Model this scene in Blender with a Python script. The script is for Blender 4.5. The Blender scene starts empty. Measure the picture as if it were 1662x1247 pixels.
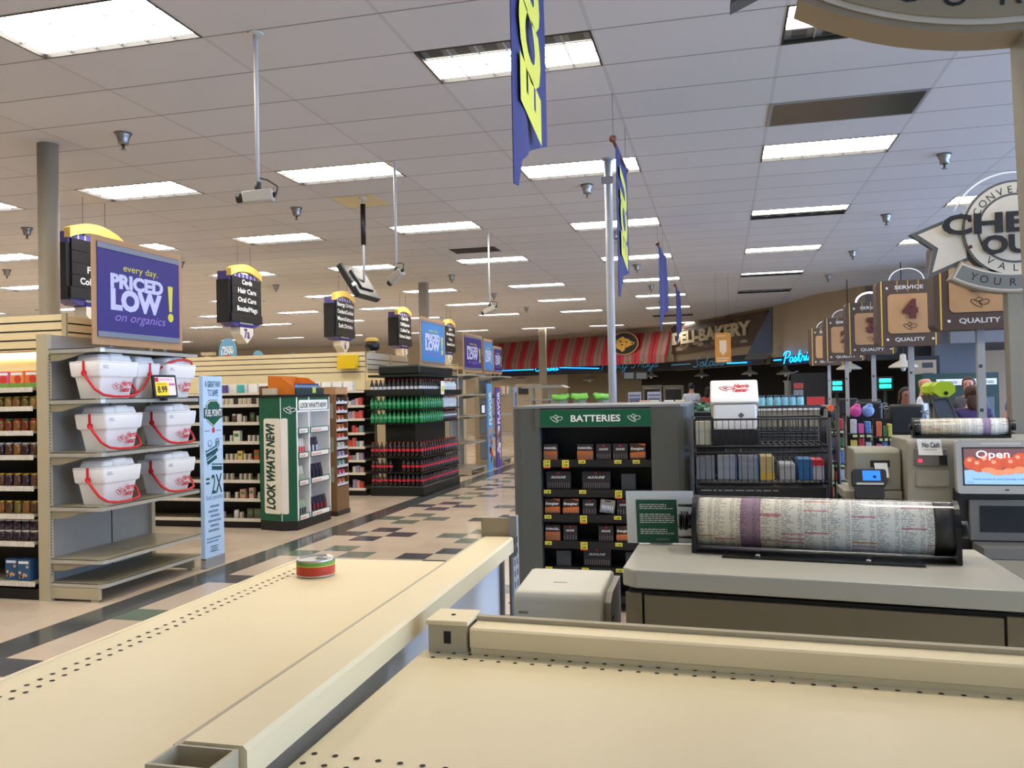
import bpy, bmesh, math, random
import numpy as np
from mathutils import Vector, Matrix
random.seed(7)
S = bpy.context.scene
COL = S.collection
PI = math.pi
# ---------------------------------------------------------------- camera
FPX, YAW, PIT, ROL = 1371.56, -0.24174, 0.01304, -0.0198
CAM = np.array([0, 0, 1.565])
def cam_axes():
    cy, sy, cp, sp = math.cos(YAW), math.sin(YAW), math.cos(PIT), math.sin(PIT)
    f = np.array([sy*cp, cy*cp, sp]); r = np.array([cy, -sy, 0]); u = np.cross(r, f)
    c, s = math.cos(ROL), math.sin(ROL)
    return np.array([c*r+s*u, -s*r+c*u, f])
RM = cam_axes()
cd = bpy.data.cameras.new('camera'); cam = bpy.data.objects.new('camera', cd); COL.objects.link(cam)
cd.sensor_width = 36; cd.lens = FPX*36/1662; cd.clip_start = .05; cd.clip_end = 200
m = Matrix.Identity(4)
for i in range(3):
    m[i][0], m[i][1], m[i][2], m[i][3] = RM[0][i], RM[1][i], -RM[2][i], CAM[i]
cam.matrix_world = m
S.camera = cam
# ---------------------------------------------------------------- daylight and exposure
S.view_settings.view_transform = 'Standard'; S.view_settings.look = 'None'
S.view_settings.gamma = 1; S.view_settings.use_curve_mapping = False
S.view_settings.exposure = 0.0
W = bpy.data.worlds.new('sky'); S.world = W; W.use_nodes = True
W.node_tree.nodes['Background'].inputs[0].default_value = (.40, .60, 1.0, 1)
W.node_tree.nodes['Background'].inputs[1].default_value = 8.5
LAMP = 18.2                                   # radiance of the fluorescent tubes' diffusers
# ---------------------------------------------------------------- measuring helpers: the point seen at a picture position on a known plane
def ray(u, v): return RM.T @ np.array([(u-831)/FPX, (623.5-v)/FPX, 1.])
def Zp(u, v, z): d = ray(u, v); return Vector(CAM+d*((z-1.565)/d[2]))
def Yp(u, v, y): d = ray(u, v); return Vector(CAM+d*(y/d[1]))
def Xp(u, v, x): d = ray(u, v); return Vector(CAM+d*(x/d[0]))
# ---------------------------------------------------------------- materials
def lin(c):
    return tuple(((x/255)/12.92 if x/255 <= .04045 else ((x/255+.055)/1.055)**2.4) for x in c[:3]) + (1,)
MATS = {}
def mat(name, rgb, rough=.55, metal=0, var=.05, scale=14, emit=0, spec=.5, alpha=1, trans=0, coat=0, bump=0):
    if name in MATS: return MATS[name]
    M = bpy.data.materials.new(name); M.use_nodes = True; nt = M.node_tree; N = nt.nodes; L = nt.links
    b = N['Principled BSDF']; c = lin(rgb)
    b.inputs['Roughness'].default_value = rough; b.inputs['Metallic'].default_value = metal
    b.inputs['Specular IOR Level'].default_value = spec
    b.inputs['Coat Weight'].default_value = coat
    tc = N.new('ShaderNodeTexCoord'); nz = N.new('ShaderNodeTexNoise')
    nz.inputs['Scale'].default_value = scale; nz.inputs['Detail'].default_value = 3
    L.new(tc.outputs['Object'], nz.inputs['Vector'])
    mx = N.new('ShaderNodeMix'); mx.data_type = 'RGBA'
    mx.inputs[6].default_value = tuple(x*(1-var) for x in c[:3])+(1,)
    mx.inputs[7].default_value = tuple(min(1, x*(1+var)) for x in c[:3])+(1,)
    L.new(nz.outputs['Fac'], mx.inputs[0]); L.new(mx.outputs[2], b.inputs['Base Color'])
    if emit:
        b.inputs['Emission Color'].default_value = c; b.inputs['Emission Strength'].default_value = emit
    b.inputs['Alpha'].default_value = alpha
    b.inputs['Transmission Weight'].default_value = trans
    if bump:
        bp = N.new('ShaderNodeBump'); bp.inputs['Strength'].default_value = bump; bp.inputs['Distance'].default_value = .003
        L.new(nz.outputs['Fac'], bp.inputs['Height']); L.new(bp.outputs[0], b.inputs['Normal'])
    MATS[name] = M
    return M
class G:                                       # tiny node-graph helper for the patterned floor and ceiling
    def __init__(s, name):
        s.M = bpy.data.materials.new(name); s.M.use_nodes = True; s.nt = s.M.node_tree
        s.b = s.nt.nodes['Principled BSDF']
        tc = s.nt.nodes.new('ShaderNodeTexCoord'); sp = s.nt.nodes.new('ShaderNodeSeparateXYZ')
        s.nt.links.new(tc.outputs['Object'], sp.inputs[0]); s.tc = tc
        s.x, s.y, s.z = sp.outputs
    def m(s, op, a, b=0, c=0):
        n = s.nt.nodes.new('ShaderNodeMath'); n.operation = op
        for i, v in enumerate((a, b, c)):
            if isinstance(v, (int, float)): n.inputs[i].default_value = v
            else: s.nt.links.new(v, n.inputs[i])
        return n.outputs[0]
    def mix(s, f, a, b):
        n = s.nt.nodes.new('ShaderNodeMix'); n.data_type = 'RGBA'
        for i, v in ((0, f), (6, a), (7, b)):
            if isinstance(v, (int, float, tuple)): n.inputs[i].default_value = v
            else: s.nt.links.new(v, n.inputs[i])
        return n.outputs[2]
    def noise(s, scale, detail=3):
        n = s.nt.nodes.new('ShaderNodeTexNoise'); n.inputs['Scale'].default_value = scale; n.inputs['Detail'].default_value = detail
        s.nt.links.new(s.tc.outputs['Object'], n.inputs['Vector']); return n.outputs['Fac']
    def white(s, a, b):
        c = s.nt.nodes.new('ShaderNodeCombineXYZ'); s.nt.links.new(a, c.inputs[0]); s.nt.links.new(b, c.inputs[1])
        n = s.nt.nodes.new('ShaderNodeTexWhiteNoise'); s.nt.links.new(c.outputs[0], n.inputs['Vector']); return n.outputs['Value']
    def out(s, sock, name): s.nt.links.new(sock, s.b.inputs[name])
# ---------------------------------------------------------------- mesh building
_tx = {}
def text_geo(s, bold, shear):
    k = (s, bold, shear)
    if k not in _tx:
        cu = bpy.data.curves.new('lettering_outline', 'FONT'); cu.body = s; cu.size = 1; cu.offset = bold; cu.shear = shear
        cu.resolution_u = 3; cu.fill_mode = 'FRONT'
        o = bpy.data.objects.new('lettering_outline', cu); me = o.to_mesh()
        vs = [v.co.copy() for v in me.vertices]; fs = [tuple(p.vertices) for p in me.polygons]
        o.to_mesh_clear(); bpy.data.objects.remove(o); bpy.data.curves.remove(cu)
        _tx[k] = (vs, fs)
    return _tx[k]
class MB:
    def __init__(s): s.bm = bmesh.new(); s.mi = 0
    def M(s, i): s.mi = i; return s
    def _f(s, vs, smooth=False):
        try: f = s.bm.faces.new(vs)
        except ValueError: return None
        f.material_index = s.mi; f.smooth = smooth; return f
    def poly(s, pts): s._f([s.bm.verts.new(p) for p in pts]); return s
    def box(s, x0, x1, y0, y1, z0, z1, bev=0, seg=2, M=None):
        x0, x1 = min(x0, x1), max(x0, x1); y0, y1 = min(y0, y1), max(y0, y1); z0, z1 = min(z0, z1), max(z0, z1)
        v = [s.bm.verts.new((x, y, z)) for x in (x0, x1) for y in (y0, y1) for z in (z0, z1)]
        fs = [s._f([v[i] for i in q]) for q in ((0, 1, 3, 2), (4, 6, 7, 5), (0, 4, 5, 1), (2, 3, 7, 6), (0, 2, 6, 4), (1, 5, 7, 3))]
        if bev:
            r = bmesh.ops.bevel(s.bm, geom=list({e for f in fs for e in f.edges}), offset=bev, segments=seg, affect='EDGES', profile=.5)
            for f in r['faces']: f.material_index = s.mi; f.smooth = True
            v = list({w for f in r['faces'] for w in f.verts} | {w for w in v if w.is_valid})
        if M is not None: bmesh.ops.transform(s.bm, matrix=M, verts=v)
        return s
    def cbox(s, c, d, bev=0, M=None):
        return s.box(c[0]-d[0]/2, c[0]+d[0]/2, c[1]-d[1]/2, c[1]+d[1]/2, c[2]-d[2]/2, c[2]+d[2]/2, bev, 2, M)
    def prism(s, pts, vec, smooth=False):       # polygon swept along vec
        vec = Vector(vec); a = [s.bm.verts.new(p) for p in pts]; b = [s.bm.verts.new(Vector(p)+vec) for p in pts]
        n = len(a); s._f(a[::-1]); s._f(b)
        for i in range(n): s._f([a[i], a[(i+1) % n], b[(i+1) % n], b[i]], smooth)
        return s
    def loft(s, rings, cap=True, smooth=True, close=True):
        R = [[s.bm.verts.new(p) for p in r] for r in rings]; n = len(R[0])
        for a, b in zip(R, R[1:]):
            for i in range(n if close else n-1): s._f([a[i], a[(i+1) % n], b[(i+1) % n], b[i]], smooth)
        if cap: s._f(R[0][::-1]); s._f(R[-1])
        return s
    def lathe(s, prof, o=(0, 0, 0), n=16, ax=2, smooth=True, cap=True):   # prof: (radius, height) pairs along an axis
        o = Vector(o); rings = []
        for r, h in prof:
            ring = []
            for i in range(n):
                a = 2*PI*i/n; p = [0, 0, 0]; p[ax] = h; p[(ax+1) % 3] = r*math.cos(a); p[(ax+2) % 3] = r*math.sin(a)
                ring.append(o+Vector(p))
            rings.append(ring)
        return s.loft(rings, cap, smooth)
    def cyl(s, a, b, r, r2=None, n=12):
        a, b = Vector(a), Vector(b); d = (b-a).normalized()
        t = d.orthogonal().normalized(); w = d.cross(t); r2 = r if r2 is None else r2
        return s.loft([[p+(t*math.cos(2*PI*i/n)+w*math.sin(2*PI*i/n))*q for i in range(n)] for p, q in ((a, r), (b, r2))])
    def tube(s, pts, r, n=6, closed=False):
        pts = [Vector(p) for p in pts]; N = len(pts); rings = []; t = None
        for i, p in enumerate(pts):
            d = (pts[(i+1) % N]-pts[i-1]) if closed else pts[min(i+1, N-1)]-pts[max(i-1, 0)]
            d = d.normalized() if d.length > 1e-9 else Vector((0, 0, 1))
            t = d.orthogonal() if t is None else t-d*t.dot(d)
            if t.length < 1e-6: t = d.orthogonal()
            t.normalize(); w = d.cross(t); q = r[i] if isinstance(r, (list, tuple)) else r
            rings.append([p+(t*math.cos(2*PI*k/n)+w*math.sin(2*PI*k/n))*q for k in range(n)])
        if closed: rings.append(rings[0]); return s.loft(rings, False)
        return s.loft(rings)
    def ell(s, c, rad, nu=14, nv=8):
        c = Vector(c); rings = []
        for j in range(nv+1):
            f = -PI/2+PI*j/nv; q = max(math.cos(f), .02)
            rings.append([c+Vector((rad[0]*q*math.cos(2*PI*i/nu), rad[1]*q*math.sin(2*PI*i/nu), rad[2]*math.sin(f))) for i in range(nu)])
        return s.loft(rings)
    def text(s, t, o, r, u, h, w=None, bold=.0, shear=0, align='L', lift=.0015, ext=0):
        # o: left end of the base line (or its middle for align C), r/u: directions, h: height of a capital, w: total width
        vs, fs = text_geo(t, bold, shear)
        if not vs: return s
        r, u = Vector(r).normalized(), Vector(u).normalized(); n = r.cross(u)
        x0, x1 = min(v.x for v in vs), max(v.x for v in vs); k = h/.70
        kx = w/(x1-x0) if w else k
        off = -(x1-x0)*kx/2 if align == 'C' else (-(x1-x0)*kx if align == 'R' else 0)
        o = Vector(o)+n*lift
        V = [s.bm.verts.new(o+r*((v.x-x0)*kx+off)+u*(v.y*k)) for v in vs]
        for f in fs: s._f([V[i] for i in f])
        if ext:
            V2 = [s.bm.verts.new(o+n*ext+r*((v.x-x0)*kx+off)+u*(v.y*k)) for v in vs]
            ed = {}
            for f in fs:
                s._f([V2[i] for i in f])
                for a, b in zip(f, f[1:]+f[:1]): ed[(a, b)] = ed.get((a, b), 0)+1
            for a, b in ed:
                if (b, a) not in ed: s._f([V[a], V[b], V2[b], V2[a]])
        return s
    def panel(s, o, r, u, w, h, t=.002, rad=0, seg=5):   # thin plate with optional round corners, lower left corner at o
        o, r, u = Vector(o), Vector(r).normalized(), Vector(u).normalized(); n = r.cross(u)
        if not rad: pts = [(0, 0), (w, 0), (w, h), (0, h)]
        else:
            pts = []
            for cx, cy, a0 in ((w-rad, rad, -90), (w-rad, h-rad, 0), (rad, h-rad, 90), (rad, rad, 180)):
                for i in range(seg+1):
                    a = math.radians(a0+90*i/seg); pts.append((cx+rad*math.cos(a), cy+rad*math.sin(a)))
        return s.prism([o+r*a+u*b for a, b in pts], n*t)
    def strokes(s, lines, o, r, u, k, rad, n=5):          # polylines in a plane, as thin raised cord
        o, r, u = Vector(o), Vector(r).normalized(), Vector(u).normalized()
        for L in lines: s.tube([o+r*(x*k)+u*(y*k) for x, y in L], rad, n)
        return s
FR = {}
def _link(o, label=None, cat=None, group=None, kind=None):
    COL.objects.link(o)
    if label: o['label'] = label
    if cat: o['category'] = cat
    if group: o['group'] = group
    if kind: o['kind'] = kind
    return o
def thing(name, label, cat, loc=(0, 0, 0), rz=0, group=None):
    o = bpy.data.objects.new(name, None); o.location = loc; o.rotation_euler = (0, 0, rz); o.empty_display_size = .1
    FR[o.name] = Matrix.Translation(loc) @ Matrix.Rotation(rz, 4, 'Z')
    return _link(o, label, cat, group)
def part(parent, name, mb, mats, label=None, kind=None, doub=False):
    me = bpy.data.meshes.new(name)
    if parent is not None and parent.name in FR: mb.bm.transform(FR[parent.name].inverted())
    bmesh.ops.recalc_face_normals(mb.bm, faces=mb.bm.faces)
    mb.bm.to_mesh(me); mb.bm.free()
    for q in (mats if isinstance(mats, (list, tuple)) else [mats]): me.materials.append(q)
    o = bpy.data.objects.new(name, me); _link(o, label, kind=kind)
    if parent is not None:
        o.parent = parent
        if parent.name in FR: FR[o.name] = FR[parent.name]
    return o
def solo(name, label, cat, mb, mats, group=None, kind=None):     # a thing that is one mesh, origin at its base
    vs = [v.co for v in mb.bm.verts]
    lo = [min(v[i] for v in vs) for i in range(3)]; hi = [max(v[i] for v in vs) for i in range(3)]
    c = Vector(((lo[0]+hi[0])/2, (lo[1]+hi[1])/2, lo[2]))
    mb.bm.transform(Matrix.Translation(-c)); o = part(None, name, mb, mats); o.location = c
    FR[o.name] = Matrix.Translation(c)
    o['label'] = label; o['category'] = cat
    if group: o['group'] = group
    if kind: o['kind'] = kind
    return o
def struct(name, mb, mats):
    return part(None, name, mb, mats, kind='structure')
KIDS = None
def dup(root, loc, rz=None, label=None, group=None, scale=None):
    r = root.copy(); COL.objects.link(r); r.location = loc
    if rz is not None: r.rotation_euler = (0, 0, rz)
    if scale: r.scale = scale
    if label: r['label'] = label
    if group: r['group'] = group
    FR[r.name] = Matrix.Translation(loc) @ Matrix.Rotation(r.rotation_euler[2], 4, 'Z')
    for ch in list(root.children):
        c = ch.copy(); COL.objects.link(c); c.parent = r; FR[c.name] = FR[r.name]
        for g in list(ch.children):
            d = g.copy(); COL.objects.link(d); d.parent = c; FR[d.name] = FR[r.name]
    return r
def bez(p0, p1, p2, n=10):
    p0, p1, p2 = Vector(p0), Vector(p1), Vector(p2)
    return [p0*(1-t)**2+p1*2*t*(1-t)+p2*t*t for t in [i/n for i in range(n+1)]]
XP, YP, ZP, XN, YN = Vector((1, 0, 0)), Vector((0, 1, 0)), Vector((0, 0, 1)), Vector((-1, 0, 0)), Vector((0, -1, 0))
# common materials
CREAM = mat('cream_enamel', (234, 215, 170), .42, var=.03, scale=5)
BEIGE = mat('beige_enamel', (180, 167, 136), .45, var=.04, scale=5)
BLACK = mat('black_plastic', (18, 18, 20), .4)
DARK = mat('dark_grey', (52, 54, 56), .5)
WHITE = mat('white_plastic', (236, 236, 234), .4)
PAPER = mat('white_paper', (238, 238, 232), .7)
STEEL = mat('brushed_steel', (190, 190, 188), .3, 1)
PGREY = mat('grey_paint', (150, 150, 148), .45)
GREEN = mat('bottle_green', (12, 88, 62), .45)
DGREEN = mat('deep_green', (10, 62, 44), .45)
RED = mat('signal_red', (205, 28, 40), .45)
PURPLE = mat('purple_print', (46, 36, 116), .5)
YELLOW = mat('yellow_print', (214, 208, 50), .5)
LILAC = mat('lilac_print', (196, 196, 226), .5)
TAN = mat('tan_board', (176, 136, 96), .6)
SILVERG = mat('grey_rail', (128, 134, 146), .4, .3)
INK = mat('dark_ink', (28, 30, 34), .6)
GOLD = mat('gold_print', (206, 172, 70), .5)
BLUE = mat('print_blue', (62, 128, 190), .5)
# ================================================================ SETTING
T = .3048
FX, FY = -4.32811, 5.25232                    # corner of the vinyl tile lattice
g = G('vinyl_tile_floor')
i = g.m('FLOOR', g.m('DIVIDE', g.m('SUBTRACT', g.x, FX), T)); j = g.m('FLOOR', g.m('DIVIDE', g.m('SUBTRACT', g.y, FY), T))
a = g.m('FLOORED_MODULO', i, 4); b = g.m('FLOORED_MODULO', j, 4)
d = g.m('ADD', g.m('ABSOLUTE', g.m('SUBTRACT', a, 1)), g.m('MINIMUM', b, g.m('SUBTRACT', 4, b)))
on = g.m('MULTIPLY', g.m('COMPARE', d, 1, .1), g.m('GREATER_THAN', i, -.5))
par = g.m('FLOORED_MODULO', g.m('ADD', g.m('FLOOR', g.m('DIVIDE', i, 4)), g.m('FLOOR', g.m('DIVIDE', g.m('ADD', j, 1), 4))), 2)
band = g.m('COMPARE', i, -1, .1)
rnd = g.white(i, j)
base = g.mix(rnd, lin((205, 186, 166)), lin((216, 198, 176)))
tile = g.mix(par, lin((104, 122, 108)), lin((62, 68, 80)))
c = g.mix(on, base, tile); c = g.mix(band, c, g.mix(rnd, lin((56, 66, 72)), lin((64, 74, 80))))
c = g.mix(g.m('MULTIPLY', g.noise(60, 6), .25), c, lin((150, 138, 124)))
g.out(c, 'Base Color'); g.b.inputs['Specular IOR Level'].default_value = .5
g.out(g.m('ADD', g.m('MULTIPLY', g.noise(3.0, 4), .10), .10), 'Roughness')
mb = MB(); mb.poly([(-34, -7, 0), (12, -7, 0), (12, 36, 0), (-34, 36, 0)]); struct('floor', mb, g.M)
CX, CY, CH, TX, TY = -.7675, 4.8216, 3.924, 1.2192, .6096
g = G('ceiling_tile')
fx = g.m('DIVIDE', g.m('SUBTRACT', g.x, CX), TX); fy = g.m('DIVIDE', g.m('SUBTRACT', g.y, CY), TY)
def near_line(f, size): q = g.m('FRACT', f); return g.m('MULTIPLY', g.m('MINIMUM', q, g.m('SUBTRACT', 1, q)), size)
bar = g.m('LESS_THAN', near_line(fx, TX), .014); crs = g.m('LESS_THAN', near_line(fy, TY), .0075)
rnd = g.white(g.m('FLOOR', fx), g.m('FLOOR', fy))
c = g.mix(rnd, lin((208, 208, 211)), lin((216, 216, 219)))
c = g.mix(g.m('MULTIPLY', g.noise(180, 4), .5), c, lin((186, 186, 188)))
c = g.mix(bar, c, lin((192, 192, 194))); c = g.mix(crs, c, lin((138, 137, 136)))
g.out(c, 'Base Color'); g.b.inputs['Roughness'].default_value = .85
CEIL = g.M
fix = []                                       # (column, row, kind) of every recessed light
for r in (1, 6, 11, 16, 21, 26, 31, 35, 40): fix.append((-1, r, 'far' if r in () else 'full'))
for r in (1, 6, 11, 16): fix.append((1, r, 'full'))
for r in (6, 11, 16): fix.append((3, r, 'full'))
for r in (21, 26): fix.append((1, r, 'full'))
for c_ in (-3, -5, -7, -9, -11, -13, -15, -17):
    for r in (0, 5, 10, 15, 21, 26, 31, 40): fix.append((c_, r-1 if r in (0,) else r, 'full'))
for c_ in (-5, -3, -1, 1, 3): fix.append((c_, -4, 'full'))
for c_ in (3, 5): fix.append((c_, 1, 'full'))
fix = [f for f in fix if not (f[0] == 1 and f[1] > 26)]
holes = {(c_, r) for c_, r, k in fix}
mb = MB()
for c_ in range(-28, 9):
    for r in range(-20, 50):
        if (c_, r) in holes: continue
        x, y = CX+c_*TX, CY+r*TY
        mb.poly([(x, y, CH), (x+TX, y, CH), (x+TX, y+TY, CH), (x, y+TY, CH)])
bmesh.ops.remove_doubles(mb.bm, verts=mb.bm.verts, dist=.001)
struct('ceiling', mb, CEIL)
LENS = mat('fluorescent_diffuser', (255, 247, 235), .5, emit=LAMP, var=0)
BLADE = mat('louver_blade', (170, 170, 168), .5, 0)
DEADL = mat('unlit_diffuser', (130, 134, 134), .3, .3)
FRAME = mat('black_light_frame', (14, 14, 15), .4)
def fixture(c_, r, kind, proto={}):
    key = kind
    x, y = CX+c_*TX, CY+r*TY
    lab = {'full': 'recessed fluorescent ceiling light glowing evenly in a black frame', 'near': 'recessed ceiling light with its near strip unlit', 'far': 'recessed ceiling light with its far strip unlit', 'off': 'recessed ceiling light that is switched off'}[kind]
    if key in proto: return dup(proto[key], (x, y, CH))
    t = thing('ceiling_light', lab, 'ceiling light', (0, 0, 0), 0, 'recessed ceiling lights')
    mb = MB(); d = .055; w = .014
    mb.box(0, TX, 0, w, -.003, d); mb.box(0, TX, TY-w, TY, -.003, d); mb.box(0, w, w, TY-w, -.003, d); mb.box(TX-w, TX, w, TY-w, -.003, d)
    part(t, 'frame', mb, FRAME)
    y0, y1 = {'full': (w, TY-w), 'near': (.20, TY-w), 'far': (w, TY-.18), 'off': (TY-w-.002, TY-w)}[kind]; z = .030
    mb = MB(); mb.box(w, TX-w, y0, y1, z, d-.004); part(t, 'diffuser', mb, DEADL if kind == 'off' else LENS)
    if kind != 'full':
        q0, q1 = {'near': (w, .20), 'far': (TY-.18, TY-w), 'off': (w, TY-w-.002)}[kind]
        mb = MB(); mb.box(w, TX-w, q0, q1, z-.004, d-.002); mb.M(1)
        for k in range(6): q = w+(TX-2*w)*(k+.5)/6; mb.box(q-.05, q+.05, q0+.02, q1-.02, z-.0046, z-.004)
        part(t, 'unlit_panel', mb, [DEADL, mat('unlit_dark', (74, 78, 80), .3, .4)])
    mb = MB()
    for k in (1, 2): q = w+(TX-2*w)*0+(TY-2*w)*k/3; mb.box(w, TX-w, q-.004, q+.004, z-.012, z-.002)
    for k in range(1, 6): q = w+(TX-2*w)*k/6; mb.box(q-.004, q+.004, w, TY-w, z-.012, z-.002)
    part(t, 'louver', mb, BLADE)
    t.location = (x, y, CH); proto[key] = t
    return t
KIND = {(-1, 1): 'near', (1, 1): 'far', (1, 11): 'far', (1, 21): 'far', (1, 26): 'off', (-1, 35): 'off', (-1, 26): 'near'}
fix = [(c_, r, KIND.get((c_, r), k)) for c_, r, k in fix]
for c_, r, k in fix: fixture(c_, r, k)
WALLC = mat('cream_wall_paint', (214, 200, 172), .7)
mb = MB(); mb.box(-34, -33.8, -7, 36, 0, 4.1); struct('wall_left', mb, WALLC)
mb = MB(); mb.box(-34, 12, -7.2, -7, 0, 4.1); struct('wall_back', mb, WALLC)
mb = MB(); mb.box(-34, 12, 35.05, 35.25, 0, 3.92); struct('wall_front', mb, mat('deli_back_wall', (206, 192, 164), .7))
# ================================================================ FOREGROUND SHELVING
HOLE = mat('punched_hole', (40, 34, 26), .9)
def discs(mb, pts, r=.0038):
    mb.M(1)
    for p in pts: mb.poly([(p[0]+r*math.cos(2*PI*k/8), p[1]+r*math.sin(2*PI*k/8), p[2]+.0006) for k in range(8)])
    mb.M(0)
# shelving run along the aisle
tA = thing('gondola_shelving', 'empty cream steel shelving run with a can on its top shelf', 'shelving', (-.78, 1.4, 0))
mb = MB(); mb.prism([(-.972, -.4, 1.155), (-.59, -.4, 1.155), (-.60, 1.878, 1.155), (-.99, 1.872, 1.155)], (0, 0, .025))
rows = []
for k in range(94):
    y = -.3+k*.0235; x = -.933-.018*(y-1)
    rows += [(x, y, 1.18), (x+.0215, y-.0015, 1.18)]
discs(mb, [p for p in rows if p[1] < 1.85]); part(tA, 'top_shelf', mb, [CREAM, HOLE])
mb = MB(); mb.prism([(-.979, -.4, 1.172), (-.971, -.4, 1.172), (-.987, 1.878, 1.172), (-.995, 1.878, 1.172)], (0, 0, .010)); part(tA, 'shelf_lip', mb, CREAM)
def along(pts, y0, y1, dx=-.0245):              # cross-section swept along the run, which drifts a little in x
    mbb = MB(); k = (y1-y0)*dx
    mbb.loft([[(x+(y0-1)*dx, y0, z) for x, z in pts], [(x+(y1-1)*dx, y1, z) for x, z in pts]], smooth=False); return mbb
mb = along([(-.582, 1.146), (-.582, 1.19), (-.578, 1.197), (-.507, 1.197), (-.502, 1.192), (-.502, 1.158), (-.532, 1.158), (-.532, 1.146)], .808, 2.13)
part(tA, 'top_rail', mb, CREAM)
mb = along([(-.592, 1.176), (-.592, 1.192), (-.584, 1.192), (-.584, 1.176)], .808, 2.15); part(tA, 'rail_lip', mb, BEIGE)
mb = along([(-.556, .12), (-.556, 1.145), (-.534, 1.145), (-.534, .12)], .84, 2.10); part(tA, 'back_panel', mb, mat('enamel_panel', (212, 216, 220), .3))
mb = MB(); mb.box(-.99, -.62, -.4, 1.87, .0, .12); part(tA, 'base', mb, BEIGE)
for y0 in (-.4, 1.80):
    mb = MB(); mb.prism([(-.60, y0, 1.155), (-.60, y0, 1.06), (-.97, y0, 1.14), (-.97, y0, 1.155)], (0, .003, 0)); part(tA, 'shelf_bracket', mb, BEIGE)
def post_open(x0, x1, y0, y1, ztop, parent, capped=False):
    mb = MB(); w = .004
    mb.box(x0, x1, y0, y0+w, 0, ztop); mb.box(x0, x1, y1-w, y1, 0, ztop); mb.box(x0, x0+w, y0+w, y1-w, 0, ztop); mb.box(x1-w, x1, y0+w, y1-w, 0, ztop)
    mb.box(x0+w, x1-w, y0+w, y1-w, 0, ztop-.04)
    mb.M(1)
    for k in range(14): z = ztop-.022-k*.05; mb.box(x1-.001, x1+.0008, (y0+y1)/2-.006, (y0+y1)/2+.006, z-.012, z+.010)
    for k in range(14): z = ztop-.018-k*.05; mb.box((x0+x1)/2-.006, (x0+x1)/2+.006, y0-.0008, y0+.001, z-.012, z+.008)
    mb.M(0)
    p = part(parent, 'upright_post', mb, [BEIGE, HOLE])
    if capped:
        mb = MB(); mb.box(x0-.004, x1+.004, y0-.004, y1+.004, ztop, ztop+.008, .002); mb.M(1).lathe([(.004, 0), (.004, .001)], ((x0+x1)/2, (y0+y1)/2, ztop+.008), 10)
        part(p, 'post_cap', mb, [CREAM, HOLE])
    return p
post_open(-.580, -.505, .752, .804, 1.195, tA)
# far end of the run: bracket plate and slotted standard
mb = MB(); mb.box(-.622, -.545, 2.15, 2.156, 1.185, 1.243, .001); part(tA, 'end_bracket', mb, BEIGE)
mb = MB(); mb.box(-.568, -.562, 2.101, 2.16, .0, 1.145); mb.box(-.545, -.523, 2.14, 2.16, .0, 1.25); mb.box(-.529, -.523, 2.1, 2.14, 0, 1.146); mb.M(1)
for k in range(40): z = 1.19-k*.028; mb.box(-.5232, -.5222, 2.112, 2.117, z-.009, z+.007); mb.box(-.5232, -.5222, 2.138, 2.144, z-.009, z+.007)
part(tA, 'slotted_standard', mb, [PGREY, HOLE])
# shelving run turned toward the checkout
tB = thing('gondola_shelving', 'empty cream steel shelf beside the printer with a capped corner post', 'shelving', (0, 1.1, 0))
mb = MB(); mb.prism([(-.493, .2, 1.12), (.75, .2, 1.12), (.75, 1.277, 1.12), (.394, 1.296, 1.12), (-.486, 1.332, 1.12)], (0, 0, .025))
pts = []
for k in range(44): x = -.459+k*.0275; y = 1.3165-.040*(x+.379); pts += [(x, y, 1.145), (x, y-.0262, 1.145)]
for k in range(44): x = -.476+k*.0275; y = .918-.045*(x+.476); pts += [(x, y, 1.145), (x-.001, y-.0265, 1.145)]
discs(mb, pts); part(tB, 'top_shelf', mb, [CREAM, HOLE])
def along_x(pts, x0, x1, k=-.062):
    mbb = MB(); mbb.loft([[(x0, y+k*x0, z) for y, z in pts], [(x1, y+k*x1, z) for y, z in pts]], smooth=False); return mbb
mb = along_x([(1.33, .12), (1.33, 1.143), (1.302, 1.143), (1.302, 1.153), (1.296, 1.156), (1.296, 1.184), (1.30, 1.187), (1.345, 1.187), (1.352, 1.182), (1.352, .12)], -.405, .75)
part(tB, 'top_rail', mb, CREAM)
mb = along_x([(1.345, 1.183), (1.345, 1.194), (1.352, 1.196), (1.356, 1.194), (1.356, 1.15)], -.41, .75); part(tB, 'rail_lip', mb, BEIGE)
post_open(-.476, -.411, 1.322, 1.392, 1.19, tB, True)
mb = MB(); mb.box(-.48, .75, .25, 1.27, 0, .12); part(tB, 'base', mb, BEIGE)
mb = MB(); mb.prism([(-.488, 1.28, 1.12), (-.488, 1.28, .98), (-.488, .25, 1.08), (-.488, .25, 1.12)], (.003, 0, 0)); part(tB, 'shelf_bracket', mb, BEIGE)
# the forgotten can
t = thing('tin_can', 'small tin can with a red and green label on the cream top shelf', 'tin can', (-.868, 1.695, 1.18))
mb = MB(); o = (-.868, 1.695, 1.1805); R_ = .0415
mb.lathe([(.036, 0), (.0405, 0), (.0412, .0015), (R_-.0007, .004), (R_-.0007, .033), (.0412, .0355), (.0405, .037), (.0385, .037), (.038, .0345)], o, 32); part(t, 'body', mb, STEEL)
mb = MB(); mb.M(0).lathe([(R_, .0045), (R_, .0235)], o, 40, cap=False); mb.M(1).lathe([(R_, .0235), (R_, .0250)], o, 40, cap=False); mb.M(2).lathe([(R_, .0250), (R_, .0325)], o, 40, cap=False)
part(t, 'paper_label', mb, [mat('can_red', (196, 58, 34), .4, var=.15, scale=200), YELLOW, mat('can_green', (110, 160, 60), .4)])
mb = MB(); q = Vector(o)+Vector((.008, .004, .036))
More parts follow.
